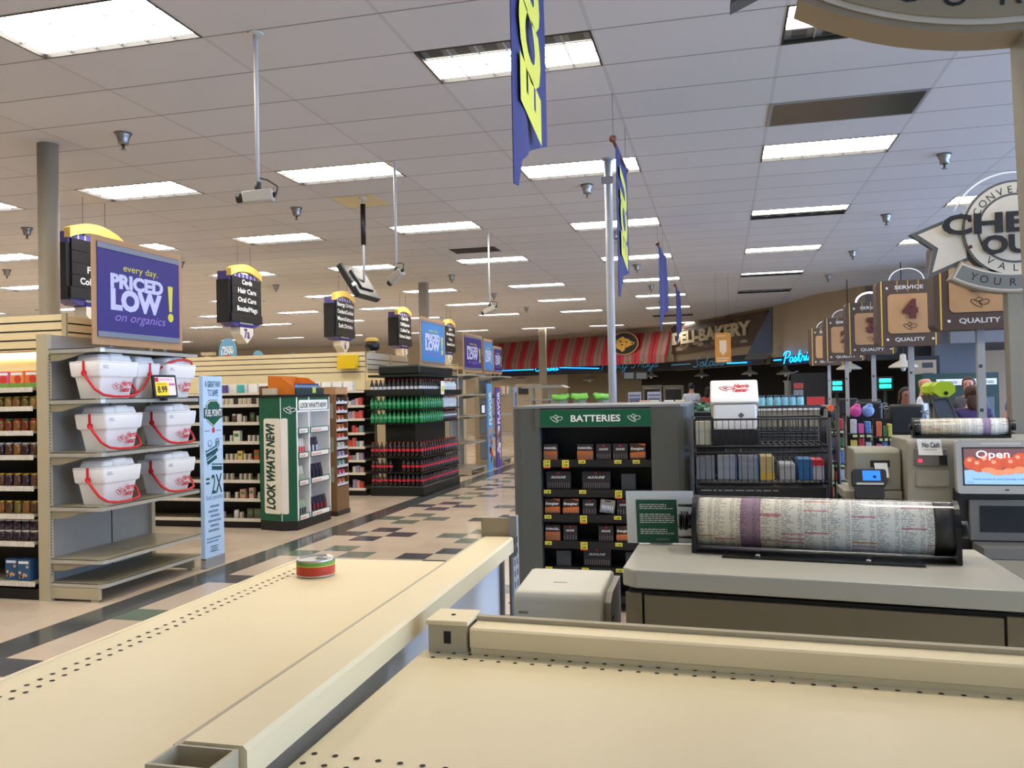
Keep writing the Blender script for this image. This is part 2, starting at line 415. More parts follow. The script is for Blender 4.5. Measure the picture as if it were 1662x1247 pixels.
mb.tube([q+Vector((.010*math.cos(a), .007*math.sin(a), .001)) for a in [k*PI/6 for k in range(12)]], .0014, 5, True); mb.cbox((q.x+.014, q.y, q.z+.0005), (.010, .006, .0015)); part(t, 'ring_pull', mb, STEEL)
# ================================================================ emblem and small print
def arc(cx, cy, rx, ry, a0, a1, n=14, rot=0):
    c, s = math.cos(math.radians(rot)), math.sin(math.radians(rot)); L = []
    for k in range(n+1):
        a = math.radians(a0+(a1-a0)*k/n); x, y = rx*math.cos(a), ry*math.sin(a); L.append((cx+x*c-y*s, cy+x*s+y*c))
    return L
FLOWER = [arc(.50, -.02, .40, .25, -170, 150, 16, 12), [(-.22, -.02), (-.30, .22), (-.26, .36), (-.10, .38), (-.04, .52), (.03, .38), (.20, .38), (.26, .24), (.18, .02)],
          [(-.14, .0), (-.50, .26), (-.78, .22), (-.74, .0), (-.42, -.30), (.02, -.52), (.28, -.52), (.12, -.26), (-.06, -.10)],
          [(-.05, -.08), (.02, .16), (.10, -.06), (-.12, .06), (.16, .08)]]
HT_RED = mat('logo_red', (206, 42, 56), .5)
def brand(mb, o, r, u, w, mi=0, lines=True):        # flower emblem and two-line script, w wide overall, o = middle
    r_, u_ = Vector(r).normalized(), Vector(u).normalized(); o = Vector(o); mb.M(mi); n = r_.cross(u_)*.001
    mb.strokes(FLOWER, o-r_*(w*.28)+n, r_, u_, w*.26, w*.009, 4)
    mb.text('Harris', o-r_*(w*.02)+u_*(w*.02), r_, u_, w*.19, w*.52, .03, .4)
    mb.text('Teeter', o-r_*(w*.06)-u_*(w*.20), r_, u_, w*.19, w*.52, .03, .4)
def scribble(mb, o, r, u, w, n, h, seed=0, lh=None, fill=.5):   # rows of tiny illegible print
    rr = random.Random(seed); o = Vector(o); r_, u_ = Vector(r).normalized(), Vector(u).normalized(); nn = r_.cross(u_)*.0008; lh = lh or h/n
    for k in range(n):
        x = 0; y = -k*lh; L = w*rr.uniform(.7, 1)
        while x < L:
            q = w*rr.uniform(.04, .14); q = min(q, L-x)
            if q < w*.01: break
            mb.poly([o+nn+r_*x+u_*y, o+nn+r_*(x+q)+u_*y, o+nn+r_*(x+q)+u_*(y+lh*fill), o+nn+r_*x+u_*(y+lh*fill)]); x += q+w*.022
# ================================================================ END-OF-AISLE DISPLAY WITH COOLERS
SHELF = mat('shelf_steel', (156, 146, 120), .36, .2, var=.03)
EDGE = mat('shelf_edge', (196, 192, 178), .3, .4)
def end_cap(y0, y1, zs, label, base=True, xb=-5.25, xf=-4.715, top=2.125):
    t = thing('endcap_shelving', label, 'shelving', ((xb+xf)/2, (y0+y1)/2, 0))
    mb = MB(); mb.box(xb-.05, xb+.05, y0, y0+.05, 0, top); mb.M(1)
    for k in range(70): mb.box(xb+.0495, xb+.0505, y0+.02, y0+.028, .2+k*.026, .214+k*.026)
    part(t, 'upright_post', mb, [BEIGE, HOLE])
    mb = MB(); mb.box(xb-.05, xb+.05, y1-.05, y1, 0, top); part(t, 'upright_post', mb, BEIGE)
    mb = MB(); mb.box(xb-.015, xb+.015, y0+.05, y1-.05, .05, top); mb.M(1); mb.box(xb+.015, xb+.017, (y0+y1)/2+.1, (y0+y1)/2+.112, .05, top); part(t, 'back_panel', mb, [mat('back_panel', (158, 156, 148), .3, .15), HOLE])
    for k, z in enumerate(zs):
        mb = MB(); c = .05; pts = [(xb+.02, y0+.02, z-.006), (xf-c, y0+.02, z-.006), (xf-.012, y0+.032, z-.006), (xf, y0+c+.02, z-.006), (xf, y1-.01, z-.006), (xb+.02, y1-.01, z-.006)]
        mb.prism(pts, (0, 0, .006))
        mb.M(1); e = pts[1:5]
        for p, q in zip([pts[0]]+e[:-1], e):
            p, q = Vector(p), Vector(q); mb.prism([p+Vector((0, 0, -.03)), q+Vector((0, 0, -.03)), q+Vector((0, 0, .0065)), p+Vector((0, 0, .0065))], (-.004, .004, 0))
        s_ = part(t, 'shelf', mb, [SHELF, EDGE])
        if k or not base:
            for yy in (y0+.028, y1-.02):
                mb = MB(); mb.prism([(xb+.05, yy, z-.006), (xb+.05, yy, z-.10), (xb+.16, yy, z-.095), (xf-.12, yy, z-.036), (xf-.12, yy, z-.006)], (0, .004, 0)); part(s_, 'bracket', mb, SHELF)
    if base:
        for yy in (y0+.02, y1-.05):
            mb = MB(); mb.box(xb+.05, xf-.04, yy, yy+.03, .02, zs[0]-.03, .003); mb.box(xf-.12, xf-.07, yy+.005, yy+.025, 0, .02); part(t, 'base_leg', mb, BEIGE)
    return t
EC1 = [.148, .335, .750, 1.178, 1.600, 2.005]
t = end_cap(5.64, 6.94, EC1, 'beige end-of-aisle shelving holding white foam coolers')
FOAM = mat('white_foam', (238, 236, 232), .75, var=.03, scale=60, bump=.15)
def rrect(hx, hy, z, rad=.02, n=4):
    P_ = []
    for cx, cy, a0 in ((hx-rad, -hy+rad, -90), (hx-rad, hy-rad, 0), (-hx+rad, hy-rad, 90), (-hx+rad, -hy+rad, 180)):
        for k in range(n+1):
            a = math.radians(a0+90*k/n); P_.append((cx+rad*math.cos(a), cy+rad*math.sin(a), z))
    return P_
def make_cooler(handle):
    t = thing('foam_cooler', 'x', 'foam cooler')
    mb = MB(); mb.loft([rrect(a, b, z) for a, b, z in ((.098, .162, .0), (.102, .166, .004), (.124, .190, .160), (.128, .193, .170), (.142, .207, .178), (.146, .212, .186), (.153, .226, .284), (.152, .225, .290))])
    part(t, 'body', mb, FOAM)
    mb = MB(); mb.loft([rrect(a, b, z) for a, b, z in ((.152, .225, .291), (.152, .225, .299), (.148, .221, .301))])
    mb.loft([rrect(a, b, z, .03) for a, b, z in ((.120, .195, .300), (.108, .178, .350), (.100, .168, .356))])
    mb.loft([rrect(a, b, z, .03) for a, b, z in ((.135, .095, .300), (.122, .080, .362), (.115, .072, .367))])
    part(t, 'lid', mb, FOAM)
    mb = MB(); brand(mb, (.1335+.004, .03, .10), (.0, 1, 0), (.145, 0, 1), .225, 0)
    mb.M(1); scribble(mb, (.1535, -.19, .262), YP, (.09, 0, 1), .07, 3, .03, 3); part(t, 'printed_logo', mb, [HT_RED, mat('grey_print', (150, 152, 160), .6)])
    mb = MB()
    for sy in (-1, 1):
        mb.box(-.011, .011, sy*.229-.003, sy*.229+.003, .205, .302, .002); mb.lathe([(.024, -.004), (.024, .004)], (0, sy*.226, .205), 16, 1)
    if handle == 'down': pts = [(0, -.232, .205), (.05, -.234, .145), (.105, -.225, .075), (.150, -.185, .032), (.168, -.10, .018), (.172, 0, .0155), (.168, .10, .018), (.150, .185, .032), (.105, .225, .075), (.05, .234, .145), (0, .232, .205)]
    else: pts = [(0, -.232, .205), (.08, -.236, .26), (.13, -.19, .305), (.155, -.09, .335), (.16, .03, .345), (.15, .13, .335), (.12, .20, .31), (.06, .236, .26), (0, .232, .205)]
    mb.tube(pts, .0105, 6); part(t, 'strap_handle', mb, RED)
    return t
cd_, cu_ = make_cooler('down'), make_cooler('up')
G_ = 'white foam coolers'
spots = [(.750, 5.93, 0, 'd', 'white foam cooler at the near end of the lowest of three cooler shelves'),
         (.750, 6.69, .02, 'd', 'white foam cooler at the far end of the lowest cooler shelf'),
         (1.178, 5.96, .0, 'd', 'white foam cooler at the near end of the middle cooler shelf'),
         (1.178, 6.71, .02, 'd', 'white foam cooler at the far end of the middle cooler shelf'),
         (1.600, 5.91, -.03, 'd', 'white foam cooler at the near end of the top cooler shelf'),
         (1.600, 6.315, -PI/2, 'd', 'white foam cooler turned end-on behind the small black price screen'),
         (1.600, 6.72, .04, 'u', 'white foam cooler with its red handle raised over the lid')]
first = {'d': True, 'u': True}
for z, y, rz, k, lab in spots:
    src = cd_ if k == 'd' else cu_; x = -4.885
    if 'end-on' in lab: x = -4.99
    if first[k]:
        first[k] = False; src.location = (x, y, z+.0005); src.rotation_euler = (0, 0, rz); src['label'] = lab; src['group'] = G_
    else: dup(src, (x, y, z+.0005), rz, lab, G_)
# price screen
t = thing('price_screen', 'black framed shelf price screen with a yellow 8.99 panel', 'price screen', (-4.66, 6.38, 1.60))
mb = MB(); o = Vector((-4.665, 6.22, 1.600)); r = Vector((.02, 1, .01)).normalized(); u = Vector((-.10, -.02, 1)).normalized(); n = r.cross(u)
mb.panel(o, r, u, .305, .195, .018, .015); part(t, 'bezel', mb, BLACK)
mb = MB(); q = o+n*.0185+r*.022+u*.018
mb.M(0).panel(q, r, u, .262, .158, .001); mb.M(1).panel(q+n*.001, r, u, .165, .115, .0006); mb.M(2).panel(q+n*.001+u*.118, r, u, .045, .036, .0006); mb.M(3).panel(q+n*.001+r*.175+u*.085, r, u, .08, .02, .0006)
mb.M(4).text('8.99', q+n*.002+r*.02+u*.025, r, u, .055, .125, .03); mb.M(4).text('EVERYDAY PRICE', q+n*.002+r*.02+u*.093, r, u, .010, .12, .01)
mb.M(3); scribble(mb, q+n*.002+r*.06+u*.14, r, u, .17, 2, .02, 5); part(t, 'display', mb, [mat('screen_white', (226, 216, 220), .4, emit=.25), mat('screen_yellow', (240, 208, 30), .4, emit=.25), RED, mat('screen_pink', (214, 110, 150), .4), INK])
mb = MB(); mb.box(-4.70, -4.655, 6.36, 6.40, 1.575, 1.598); part(t, 'mounting_clip', mb, BLACK)
# ---- PRICED LOW sign boards
def priced(y0, y1, z0, z1, colr, sub, label, x=-4.93, top='every day.', legs=None):
    t = thing('sign_board', label, 'sign', (x, (y0+y1)/2, z0)); w, h = y1-y0, z1-z0; f = .045*w/1.15
    mb = MB(); mb.box(x-.014, x, y0, y1, z0, z1, .003); part(t, 'board', mb, TAN)
    mb = MB(); o = Vector((x+.001, y0+f*1.1, z0+h*.075)); W_, H_ = w-2.2*f, h*.87
    mb.panel(o, YP, ZP, W_, H_, .006); part(t, 'poster', mb, colr)
    for zz in (0, H_-.055*h):
        mb = MB(); mb.panel(o+ZP*zz+XP*.006, YP, ZP, W_, .05*h, .006); part(t, 'poster_rail', mb, SILVERG)
    o = o+XP*.0065; mb = MB()
    mb.M(0).text(top, o+YP*W_*.50+ZP*H_*.735, YP, ZP, H_*.075, W_*.42, .0, align='C')
    mb.M(1).text('PRICED', o+YP*W_*.14+ZP*H_*.545, YP, ZP, H_*.14, W_*.64, .055)
    mb.text('LOW', o+YP*W_*.14+ZP*H_*.315, YP, ZP, H_*.205, W_*.62, .06)
    mb.M(0); ex = o+YP*W_*.86
    mb.prism([ex+ZP*H_*.36+YP*W_*.0, ex+ZP*H_*.36+YP*W_*.035, ex+ZP*H_*.66+YP*W_*.05, ex+ZP*H_*.66-YP*W_*.015], (.001, 0, 0))
    mb.lathe([(W_*.037, 0), (W_*.037, .0012)], ex+YP*W_*.018+ZP*H_*.29, 16, 0)
    mb.M(2).text(sub, o+YP*W_*.50+ZP*H_*.185, YP, ZP, H_*.095, W_*.62, -.0, .35, align='C')
    part(t, 'lettering', mb, [YELLOW, LILAC, mat('mauve_print', (150, 124, 200), .5)])
    for yy in (y0+w*.2, y1-w*.2):
        mb = MB(); mb.box(x-.03, x-.0145, yy-.02, yy+.02, (legs if legs else z0-.035), z0+.02); part(t, 'support', mb, SILVERG)
    return t
priced(5.835, 7.01, 2.045, 2.945, PURPLE, 'on organics', 'purple every day priced low on organics sign above the foam coolers')
# ---- fuel points panel
t = thing('fuel_sign', 'tall pale blue fuel points sign standing at the end of the cooler shelves', 'sign', (-4.72, 7.10, 0))
mb = MB(); mb.box(-4.722, -4.678, 6.95, 7.262, .08, 1.80, .004); part(t, 'board', mb, mat('pale_blue_print', (186, 214, 240), .5))
mb = MB(); mb.box(-4.73, -4.67, 6.95, 7.262, .0, .10, .004); part(t, 'foot', mb, PGREY)
mb = MB(); o = Vector((-4.6775, 6.95, 0)); c_ = o+YP*.156
DB = 0
mb.M(0).text('A GREAT WAY', c_+ZP*1.695, YP, ZP, .058, .255, .01, align='C').text('TO SAVE!', c_+ZP*1.612, YP, ZP, .062, .17, .01, align='C')
mb.M(1).prism([c_+YP*a+ZP*b for a, b in ((-.13, 1.43), (-.10, 1.38), (0, 1.315), (.10, 1.38), (.13, 1.43), (.115, 1.53), (.06, 1.575), (-.06, 1.575), (-.115, 1.53))], (.003, 0, 0))
mb.M(2).strokes([[(-.105, .075), (-.105, .12), (-.055, .155), (.055, .155), (.105, .12), (.105, .075)], [(-.105, -.02), (0, -.085), (.105, -.02)]], c_+ZP*1.41+XP*.004, YP, ZP, 1, .004)
mb.M(0).panel(c_-YP*.15+ZP*1.405, YP, ZP, .30, .095, .005); mb.M(2).text('FUEL POINTS', c_+ZP*1.422+XP*.005, YP, ZP, .062, .27, .02, align='C')
mb.M(3).panel(c_-YP*.02+ZP*1.265, YP, ZP, .04, .045, .002); mb.M(0); scribble(mb, c_-YP*.14+ZP*1.28, YP, ZP, .11, 1, .013, 8); scribble(mb, c_+YP*.035+ZP*1.28, YP, ZP, .11, 1, .013, 9)
mb.M(1).strokes([arc(.06, 0, .028, .042, 0, 360), arc(.06, 0, .011, .018, 0, 360)], c_+ZP*1.165, YP, ZP, 1, .004); mb.M(4).strokes([arc(-.06, 0, .032, .032, 0, 360), arc(-.06, -.008, .02, .016, 180, 360)], c_+ZP*1.165, YP, ZP, 1, .003); mb.text('bp', c_+YP*.095+ZP*1.20, YP, ZP, .018)
mb.panel(c_-YP*.14+ZP*1.098, YP, ZP, .28, .004, .001)
for a0, z_, an, ww in ((-.115, 1.035, 16, .19), (-.10, .965, 20, .16), (-.035, .915, -5, .165)):
    r2 = Vector((0, math.cos(math.radians(an)), math.sin(math.radians(an)))); u2 = XP.cross(r2)
    mb.M(0).panel(c_+YP*a0+ZP*z_, r2, u2, ww, .06, .003); mb.M(5).panel(c_+YP*a0+ZP*z_+u2*.036+XP*.003, r2, u2, ww, .012, .001)
mb.M(0).panel(c_-YP*.13+ZP*.825, YP, ZP, .055, .018, .002).panel(c_-YP*.13+ZP*.785, YP, ZP, .055, .018, .002)
mb.text('2X', c_+YP*-.045+ZP*.69, YP, ZP, .18, .175, .01)
mb.M(4).text('fuel points', c_+ZP*.635, YP, ZP, .048, .27, .0, align='C')
for k in range(6): scribble(mb, c_-YP*(.07+.03*(k % 2))+ZP*(.56-k*.045), YP, ZP, .15+.06*(k % 2), 1, .026, 20+k, fill=.8)
for k in range(2): scribble(mb, c_-YP*.13+ZP*(.265-k*.03), YP, ZP, .27, 1, .018, 30+k, fill=.8)
mb.M(0)
for k in range(3): scribble(mb, c_-YP*.07+ZP*(.19-k*.022), YP, ZP, .14, 1, .012, 40+k, fill=.8)
part(t, 'printing', mb, [mat('teal_ink', (8, 74, 78), .5), GREEN, PAPER, RED, mat('slate_print', (96, 130, 168), .5), mat('pale_blue_gap', (186, 214, 240), .5)])
# ================================================================ GONDOLAS ALONG THE LEFT
BACKD = mat('dark_back_panel', (46, 40, 30), .6)
LIT = mat('header_back_panel', (232, 216, 170), .6)
TUBE = mat('canopy_tube', (255, 236, 190), .5, emit=14, var=0)
TAG = mat('price_strip', (214, 206, 190), .5, var=.35, scale=40)
def gondola(label, x0, x1, yf, yb, zs, top, hdr=None, hy=None, hx1=None, bk=None, litz=None):
    t = thing('gondola_shelving', label, 'shelving', ((x0+x1)/2, (yf+yb)/2, 0))
    mb = MB(); mb.box(x0, x1, yb-.02, yb+.02, .08, top); part(t, 'back_panel', mb, bk or BACKD)
    mb = MB(); mb.box(x0, x1, yf+.05, yb-.02, 0, .085); part(t, 'kick_plate', mb, BLACK)
    for z in zs:
        mb = MB(); mb.box(x0, x1, yf+.012, yb-.02, z-.02, z); mb.M(1).box(x0, x1, yf, yf+.012, z-.035, z+.004); part(t, 'shelf', mb, [SHELF, TAG])
    for x in (x0, x1):
        mb = MB(); mb.box(x-.012, x+.012, yb-.03, yb+.03, 0, top); part(t, 'upright_post', mb, BEIGE)
    if hdr:
        z0, z1 = hdr; hx1 = hx1 if hx1 is not None else x1
        mb = MB(); mb.box(x0, hx1, hy, hy+.02, z0, z1); n = 4
        mb.M(1)
        for k in range(n): z = z0+(z1-z0)*(k+.12)/n; mb.box(x0, hx1+.0006, hy-.0008, hy+.001, z, z+.014)
        part(t, 'slatwall_header', mb, [CREAM, HOLE])
        mb = MB(); mb.box(x0, hx1, hy+.02, yb+.02, z0-.01, z0+.015); part(t, 'canopy_board', mb, CREAM)
        mb = MB(); mb.box(x0, hx1, yb-.02, yb, top, z0); part(t, 'lit_back_panel', mb, LIT)
        mb = MB(); mb.cyl((x0+.1, hy+.09, z0-.035), (hx1-.1, hy+.09, z0-.035), .016, n=8); part(t, 'canopy_lamp', mb, TUBE)
    return t
Z0 = [.150, .466, .687, .909, 1.158, 1.353, 1.548, 1.70]
gondola('well stocked shelving with jars left of the foam coolers under a lit header', -8.2, -5.33, 5.62, 6.10, Z0, 1.72, (2.02, 2.32), 5.98, -5.343)
t = thing('slat_panel', 'cream slatted divider standing behind the purple organics sign', 'slat panel', (-5.30, 6.4, 2.02))
mb = MB(); mb.box(-5.33, -5.31, 5.99, 6.85, 2.125, 2.30); mb.M(1)
for k in range(2): z = 2.16+k*.075; mb.box(-5.3105, -5.3092, 5.99, 6.85, z, z+.013)
part(t, 'boards', mb, [CREAM, HOLE]); mb = MB(); mb.box(-5.338, -5.295, 5.955, 5.978, 2.02, 2.325); part(t, 'end_trim', mb, BEIGE)
def jar_proto(name, label, cat, colr, lid, r, h, group, lidh=.02):
    mb = MB(); mb.lathe([(r*.9, 0), (r, .006), (r, h*.78), (r*.78, h*.86), (r*.78, h-lidh)], (0, 0, 0), 10); mb.M(1).lathe([(r*.86, h-lidh), (r*.86, h)], (0, 0, 0), 10)
    return solo(name, label, cat, mb, [colr, lid], group)
def row_of(src, pts, label=None):
    for k, p in enumerate(pts):
        o = src
        if k: o = src.copy(); COL.objects.link(o)
        o.location = p
        if label: o['label'] = label
jc = [('amber', (150, 96, 40)), ('olive', (120, 104, 40)), ('tomato', (132, 56, 30)), ('brown', (92, 58, 36)), ('grape', (56, 36, 44)), ('mustard', (170, 130, 60))]
JM = {n: mat('jar_'+n, c, .2, var=.12, coat=.3) for n, c in jc}
lids = [mat('lid_gold', (180, 150, 70), .35, .5), mat('lid_red', (170, 40, 30), .4), mat('lid_green', (50, 110, 50), .4), mat('lid_white', (214, 208, 196), .4)]
names = ['topmost', 'second from the top', 'third from the top', 'fourth from the top', 'fifth from the top', 'sixth from the top']
for s_, (z, cols, ld) in enumerate([(1.548, ['mustard', 'olive', 'amber'], 0), (1.353, ['amber', 'tomato'], 1), (1.158, ['brown', 'grape', 'amber'], 3), (.909, ['brown', 'grape'], 0), (.687, ['brown', 'amber', 'olive'], 0), (.466, ['grape'], 3)]):
    zz = z
    for ci, cn in enumerate(cols):
        r = .036 if s_ < 5 else .045; h = .10 if s_ not in (0, 5) else .085
        lab = 'small %s jar on the %s jar shelf beside the cooler display' % ({'mustard': 'yellow', 'grape': 'dark purple', 'tomato': 'tomato red'}.get(cn, cn), names[s_])
        pts = []
        for k in range(9):
            if k % len(cols) == ci: pts.append((-5.395-k*.082, 5.72, zz+.001))
        p = jar_proto('food_jar', lab, 'jar', JM[cn], lids[(ld+ci) % 4] if s_ == 1 else lids[ld], r, h, 'food jars')
        row_of(p, pts)
        if s_ == 5:
            for q in pts: o = p.copy(); COL.objects.link(o); o.location = (q[0], q[1], zz+.0875)
def carton(name, label, cat, w, d, h, mats, group=None, face=YN, pr=None):
    mb = MB(); mb.box(-w/2, w/2, -d/2, d/2, 0, h, .002, 1)
    if pr: pr(mb, w, d, h)
    return solo(name, label, cat, mb, mats, group)
for k, x in enumerate((-5.46, -5.60)):
    def pr(mb, w, d, h):
        mb.M(1); rr = random.Random(4)
        for q in range(7): c = (rr.uniform(-w*.35, w*.35), -d/2-.001, rr.uniform(.1*h, .8*h)); mb.lathe([(.013, 0), (.013, -.001)], c, 8, 1)
        mb.M(2).panel((-w*.4, -d/2-.001, h*.8), XP, ZP, w*.8, h*.12, .0005)
    o = carton('snack_box', ['blue snack carton nearest the cooler display on the bottom shelf', 'blue snack carton second from the cooler display on the bottom shelf'][k], 'snack box', .12, .11, .17, [mat('carton_blue', (40, 82, 122), .5), mat('carton_cookie', (214, 170, 120), .5), WHITE], 'blue snack cartons', pr=pr); o.location = (x, 5.71+.02*k, .151)
for k, (x, c, lab) in enumerate([(-5.40, (226, 120, 60), 'orange fruit cereal box on the lit shelf left of the coolers'), (-5.545, (232, 140, 70), 'orange cereal box second from the coolers on the lit shelf'), (-5.685, (214, 80, 130), 'pink cereal box on the lit shelf at the left edge')]):
    def pr(mb, w, d, h): mb.M(1).panel((-w*.5, -d/2-.001, 0), XP, ZP, w, h*.28, .0005); mb.M(2).panel((-w*.4, -d/2-.001, h*.75), XP, ZP, w*.8, h*.16, .0005); mb.M(3).lathe([(w*.25, 0), (w*.25, -.001)], (0.01, -d/2, h*.5), 10, 1)
    o = carton('cereal_box', lab, 'cereal box', .135, .05, .135, [mat('cereal_%d' % k, c, .5), mat('leaf_green', (120, 160, 70), .5), WHITE, mat('fruit_red', (206, 60, 40), .5)], 'cereal boxes', pr=pr); o.location = (x, 5.72, 1.704)
# gondola behind the LOOK WHAT'S NEW stand
Z1 = [.118, .362, .589, .833, 1.06, 1.296, 1.514]
gondola('sparse medicine shelving between the blue fuel sign and the green stand', -8.2, -5.46, 9.25, 9.70, Z1, 1.60)
pal = [(200, 190, 166), (206, 198, 180), (180, 170, 150), (120, 110, 96), (86, 70, 52)]
PAL = [mat('carton_pale%d' % k, c, .6) for k, c in enumerate(pal)]
nm = ['bottom', 'second', 'third', 'fourth', 'fifth', 'sixth', 'top']
spec = [(0, -5.52, .09, .12, (96, 84, 70), 'dark striped'), (0, -5.62, .08, .12, (84, 76, 66), 'dark brown'), (1, -5.60, .06, .13, (206, 160, 150), 'pink'), (1, -5.72, .07, .11, (196, 150, 120), 'peach'), (3, -5.52, .07, .12, (186, 86, 40), 'orange'), (3, -5.75, .065, .11, (214, 178, 90), 'yellow'), (4, -5.79, .09, .13, (210, 212, 190), 'pale green'), (5, -5.57, .06, .12, (70, 66, 50), 'dark olive')]
TAKEN = [(q[0], q[1], q[2]) for q in spec]+[(0, -5.82, .07), (5, -5.76, .07), (5, -5.83, .07)]
for s_, z in enumerate(Z1):
    src = carton('medicine_box', 'small pale medicine box on the %s shelf beside the green stand' % (nm[s_] if s_ in (0, 6) else nm[s_]+' from the bottom'), 'medicine box', .028, .05, .075, [PAL[s_ % 3]], 'small medicine boxes')
    pts = [(-5.50-k*.062, 9.31, z+.001) for k in range(10) if (k+s_) % 4 != 3 and all(q != s_ or abs(-5.50-k*.062-qx) > qw/2+.02 for q, qx, qw in TAKEN)]
    row_of(src, pts)
for s_, x, w, h, c, cn in spec:
    def pr(mb, w, d, h): mb.M(1).panel((-w*.35, -d/2-.001, h*.45), XP, ZP, w*.7, h*.3, .0005)
    o = carton('medicine_carton', '%s carton on the %s shelf of the medicine shelving' % (cn, ['bottom', 'second from bottom', '', 'fourth from bottom', 'fifth from bottom', 'sixth from bottom'][s_]), 'carton', w, .06, h, [mat('carton_'+cn.replace(' ', '_'), c, .5), mat('print_green', (80, 120, 70), .5)], pr=pr); o.location = (x, 9.31, Z1[s_]+.001)
for s_, x, lab in ((0, -5.82, 'white pill bottle on the bottom medicine shelf'), (5, -5.76, 'white pill bottle on the second highest medicine shelf'), (5, -5.83, 'brown pill bottle on the second highest medicine shelf')):
    o = jar_proto('pill_bottle', lab, 'bottle', mat('pill_white', (206, 200, 190), .4) if 'white' in lab else mat('pill_brown', (84, 56, 36), .4), lids[3], .032, .10, None); o.location = (x, 9.31, Z1[s_]+.001)
# gondola behind the cola display
Z2 = [.12, .369, .571, .784, 1.009, 1.235, 1.448, 1.686]
gondola('sparse shelving with a lit slatted header behind the cola display', -9.4, -5.535, 12.55, 13.0, Z2, 1.70, (1.98, 2.33), 12.98, -5.70)
rr = random.Random(3)
for s_, z, cs in ((1, .369, 3), (2, .571, 5), (3, .784, 6), (4, 1.009, 3), (5, 1.235, 5), (6, 1.448, 5), (0, .12, 3)):
    for k in range(cs):
        c = [(200, 70, 60), (196, 150, 140), (150, 140, 170), (206, 196, 186), (120, 150, 150), (206, 90, 80)][(k+s_) % 6]
        cn = ['red', 'rose', 'lavender', 'white', 'grey green', 'coral'][(k+s_) % 6]
        o = carton('sundry_box', '%s packet on the %s shelf just left of the cola display' % (cn, nm[s_] if s_ == 0 else nm[s_]+' from bottom'), 'packet', .055, .06, rr.uniform(.07, .14), [mat('packet_'+cn.replace(' ', '_'), c, .5)], 'packets left of the cola display'); o.location = (-5.62-k*.062, 12.62, z+.001)
src = carton('white_carton', 'white carton on the brightly lit top shelf behind the green stand', 'carton', .16, .1, .15, [PAPER], 'white cartons on the lit shelf')
row_of(src, [(-8.5+k*.19, 12.66, 1.688) for k in range(15)])
for x, c, lab in ((-8.05, (90, 80, 140), 'small tilted purple packet on the lit top shelf'), (-7.75, (70, 180, 180), 'turquoise jar on the lit top shelf')):
    o = carton('small_packet', lab, 'packet', .09, .06, .13, [mat('p'+str(c[0]), c, .5)]); o.location = (x, 12.575, 1.692)
    o.location = (x, 12.575, 1.692)
o = thing('coupon_box', 'yellow coupon box fixed to the cream slatted header', 'coupon box', (-5.98, 12.93, 2.03))
mb = MB(); mb.box(-6.14, -5.80, 12.86, 12.975, 2.10, 2.28, .01); part(o, 'case', mb, mat('coupon_yellow', (226, 190, 20), .45)); mb = MB(); mb.box(-6.13, -5.81, 12.82, 12.97, 2.05, 2.10, .008); part(o, 'tray', mb, mat('coupon_yellow', (226, 190, 20), .45))
o = thing('security_camera', 'black domed camera with a gold rim on top of the slatted header', 'camera', (-5.66, 13.2, 2.32))
mb = MB(); mb.lathe([(.02, 0), (.10, .02), (.125, .06), (.125, .13), (.11, .16)], (-5.66, 13.2, 2.345), 16); part(o, 'dome', mb, BLACK); mb = MB(); mb.lathe([(.11, 0), (.115, .02), (.09, .06), (.06, .07)], (-5.66, 13.2, 2.503), 16); part(o, 'rim', mb, GOLD)
mb = MB(); mb.box(-5.70, -5.62, 13.16, 13.24, 2.322, 2.365); part(o, 'bracket', mb, CREAM)
o = thing('slat_panel', 'slatted panel closing the end of the gondola behind the cola display', 'slat panel', (-5.6, 13.4, 1.98))
mb = MB(); mb.box(-5.69, -5.67, 13.02, 14.9, 1.98, 2.32); mb.M(1)
for k in range(3): z = 2.03+k*.085; mb.box(-5.6705, -5.669, 13.02, 14.9, z, z+.014)
part(o, 'boards', mb, [mat('grey_slat', (190, 182, 164), .5), HOLE]); mb = MB(); mb.box(-5.695, -5.66, 14.0, 14.06, 0, 2.34); part(o, 'post', mb, BEIGE)
# far oval toppers on the next gondola
for k, (u0, u1, v0) in enumerate(((355, 384, 549), (409, 428, 569), (466, 481, 573), (507, 521, 574))):
    a, b = Yp(u0, 580, 15.0), Yp(u1, 580, 15.0); zt = Yp((u0+u1)/2, v0, 15.0).z; w = b.x-a.x; c = Vector(((a.x+b.x)/2, 15.0, zt-w*.75))
    o = thing('shelf_topper', 'blue oval priced low topper %s above the slatted header' % ['tallest and nearest the fuel sign', 'second from the fuel sign', 'third from the fuel sign', 'fourth from the fuel sign'][k], 'sign', (c.x, 15.0, 1.5))
    mb = MB(); mb.prism([c+Vector((w/2*math.cos(t_), 0, w*.75*math.sin(t_))) for t_ in [2*PI*q/24 for q in range(24)]], (0, .02, 0)); part(o, 'board', mb, mat('topper_blue', (96, 150, 186), .5))
    mb = MB(); mb.M(0).text('PRICED', c+Vector((0, -.001, w*.18)), XP, ZP, w*.16, w*.6, .02, align='C').text('LOW', c+Vector((0, -.001, -w*.06)), XP, ZP, w*.22, w*.7, .03, align='C'); mb.M(1).lathe([(w*.33, 0), (w*.33, -.002)], c+Vector((0, 0, -w*.42)), 16, 1); part(o, 'printing', mb, [PAPER, RED])
    mb = MB(); mb.box(c.x-.02, c.x+.02, 15.005, 15.02, 0, c.z-w*.4); part(o, 'stem', mb, CREAM)
o = thing('gondola_shelving', 'far shelving row behind the slatted header', 'shelving', (-8, 15.4, 0))
mb = MB(); mb.box(-9.5, -5.6, 15.2, 15.8, 0, 1.9); part(o, 'body', mb, BEIGE)
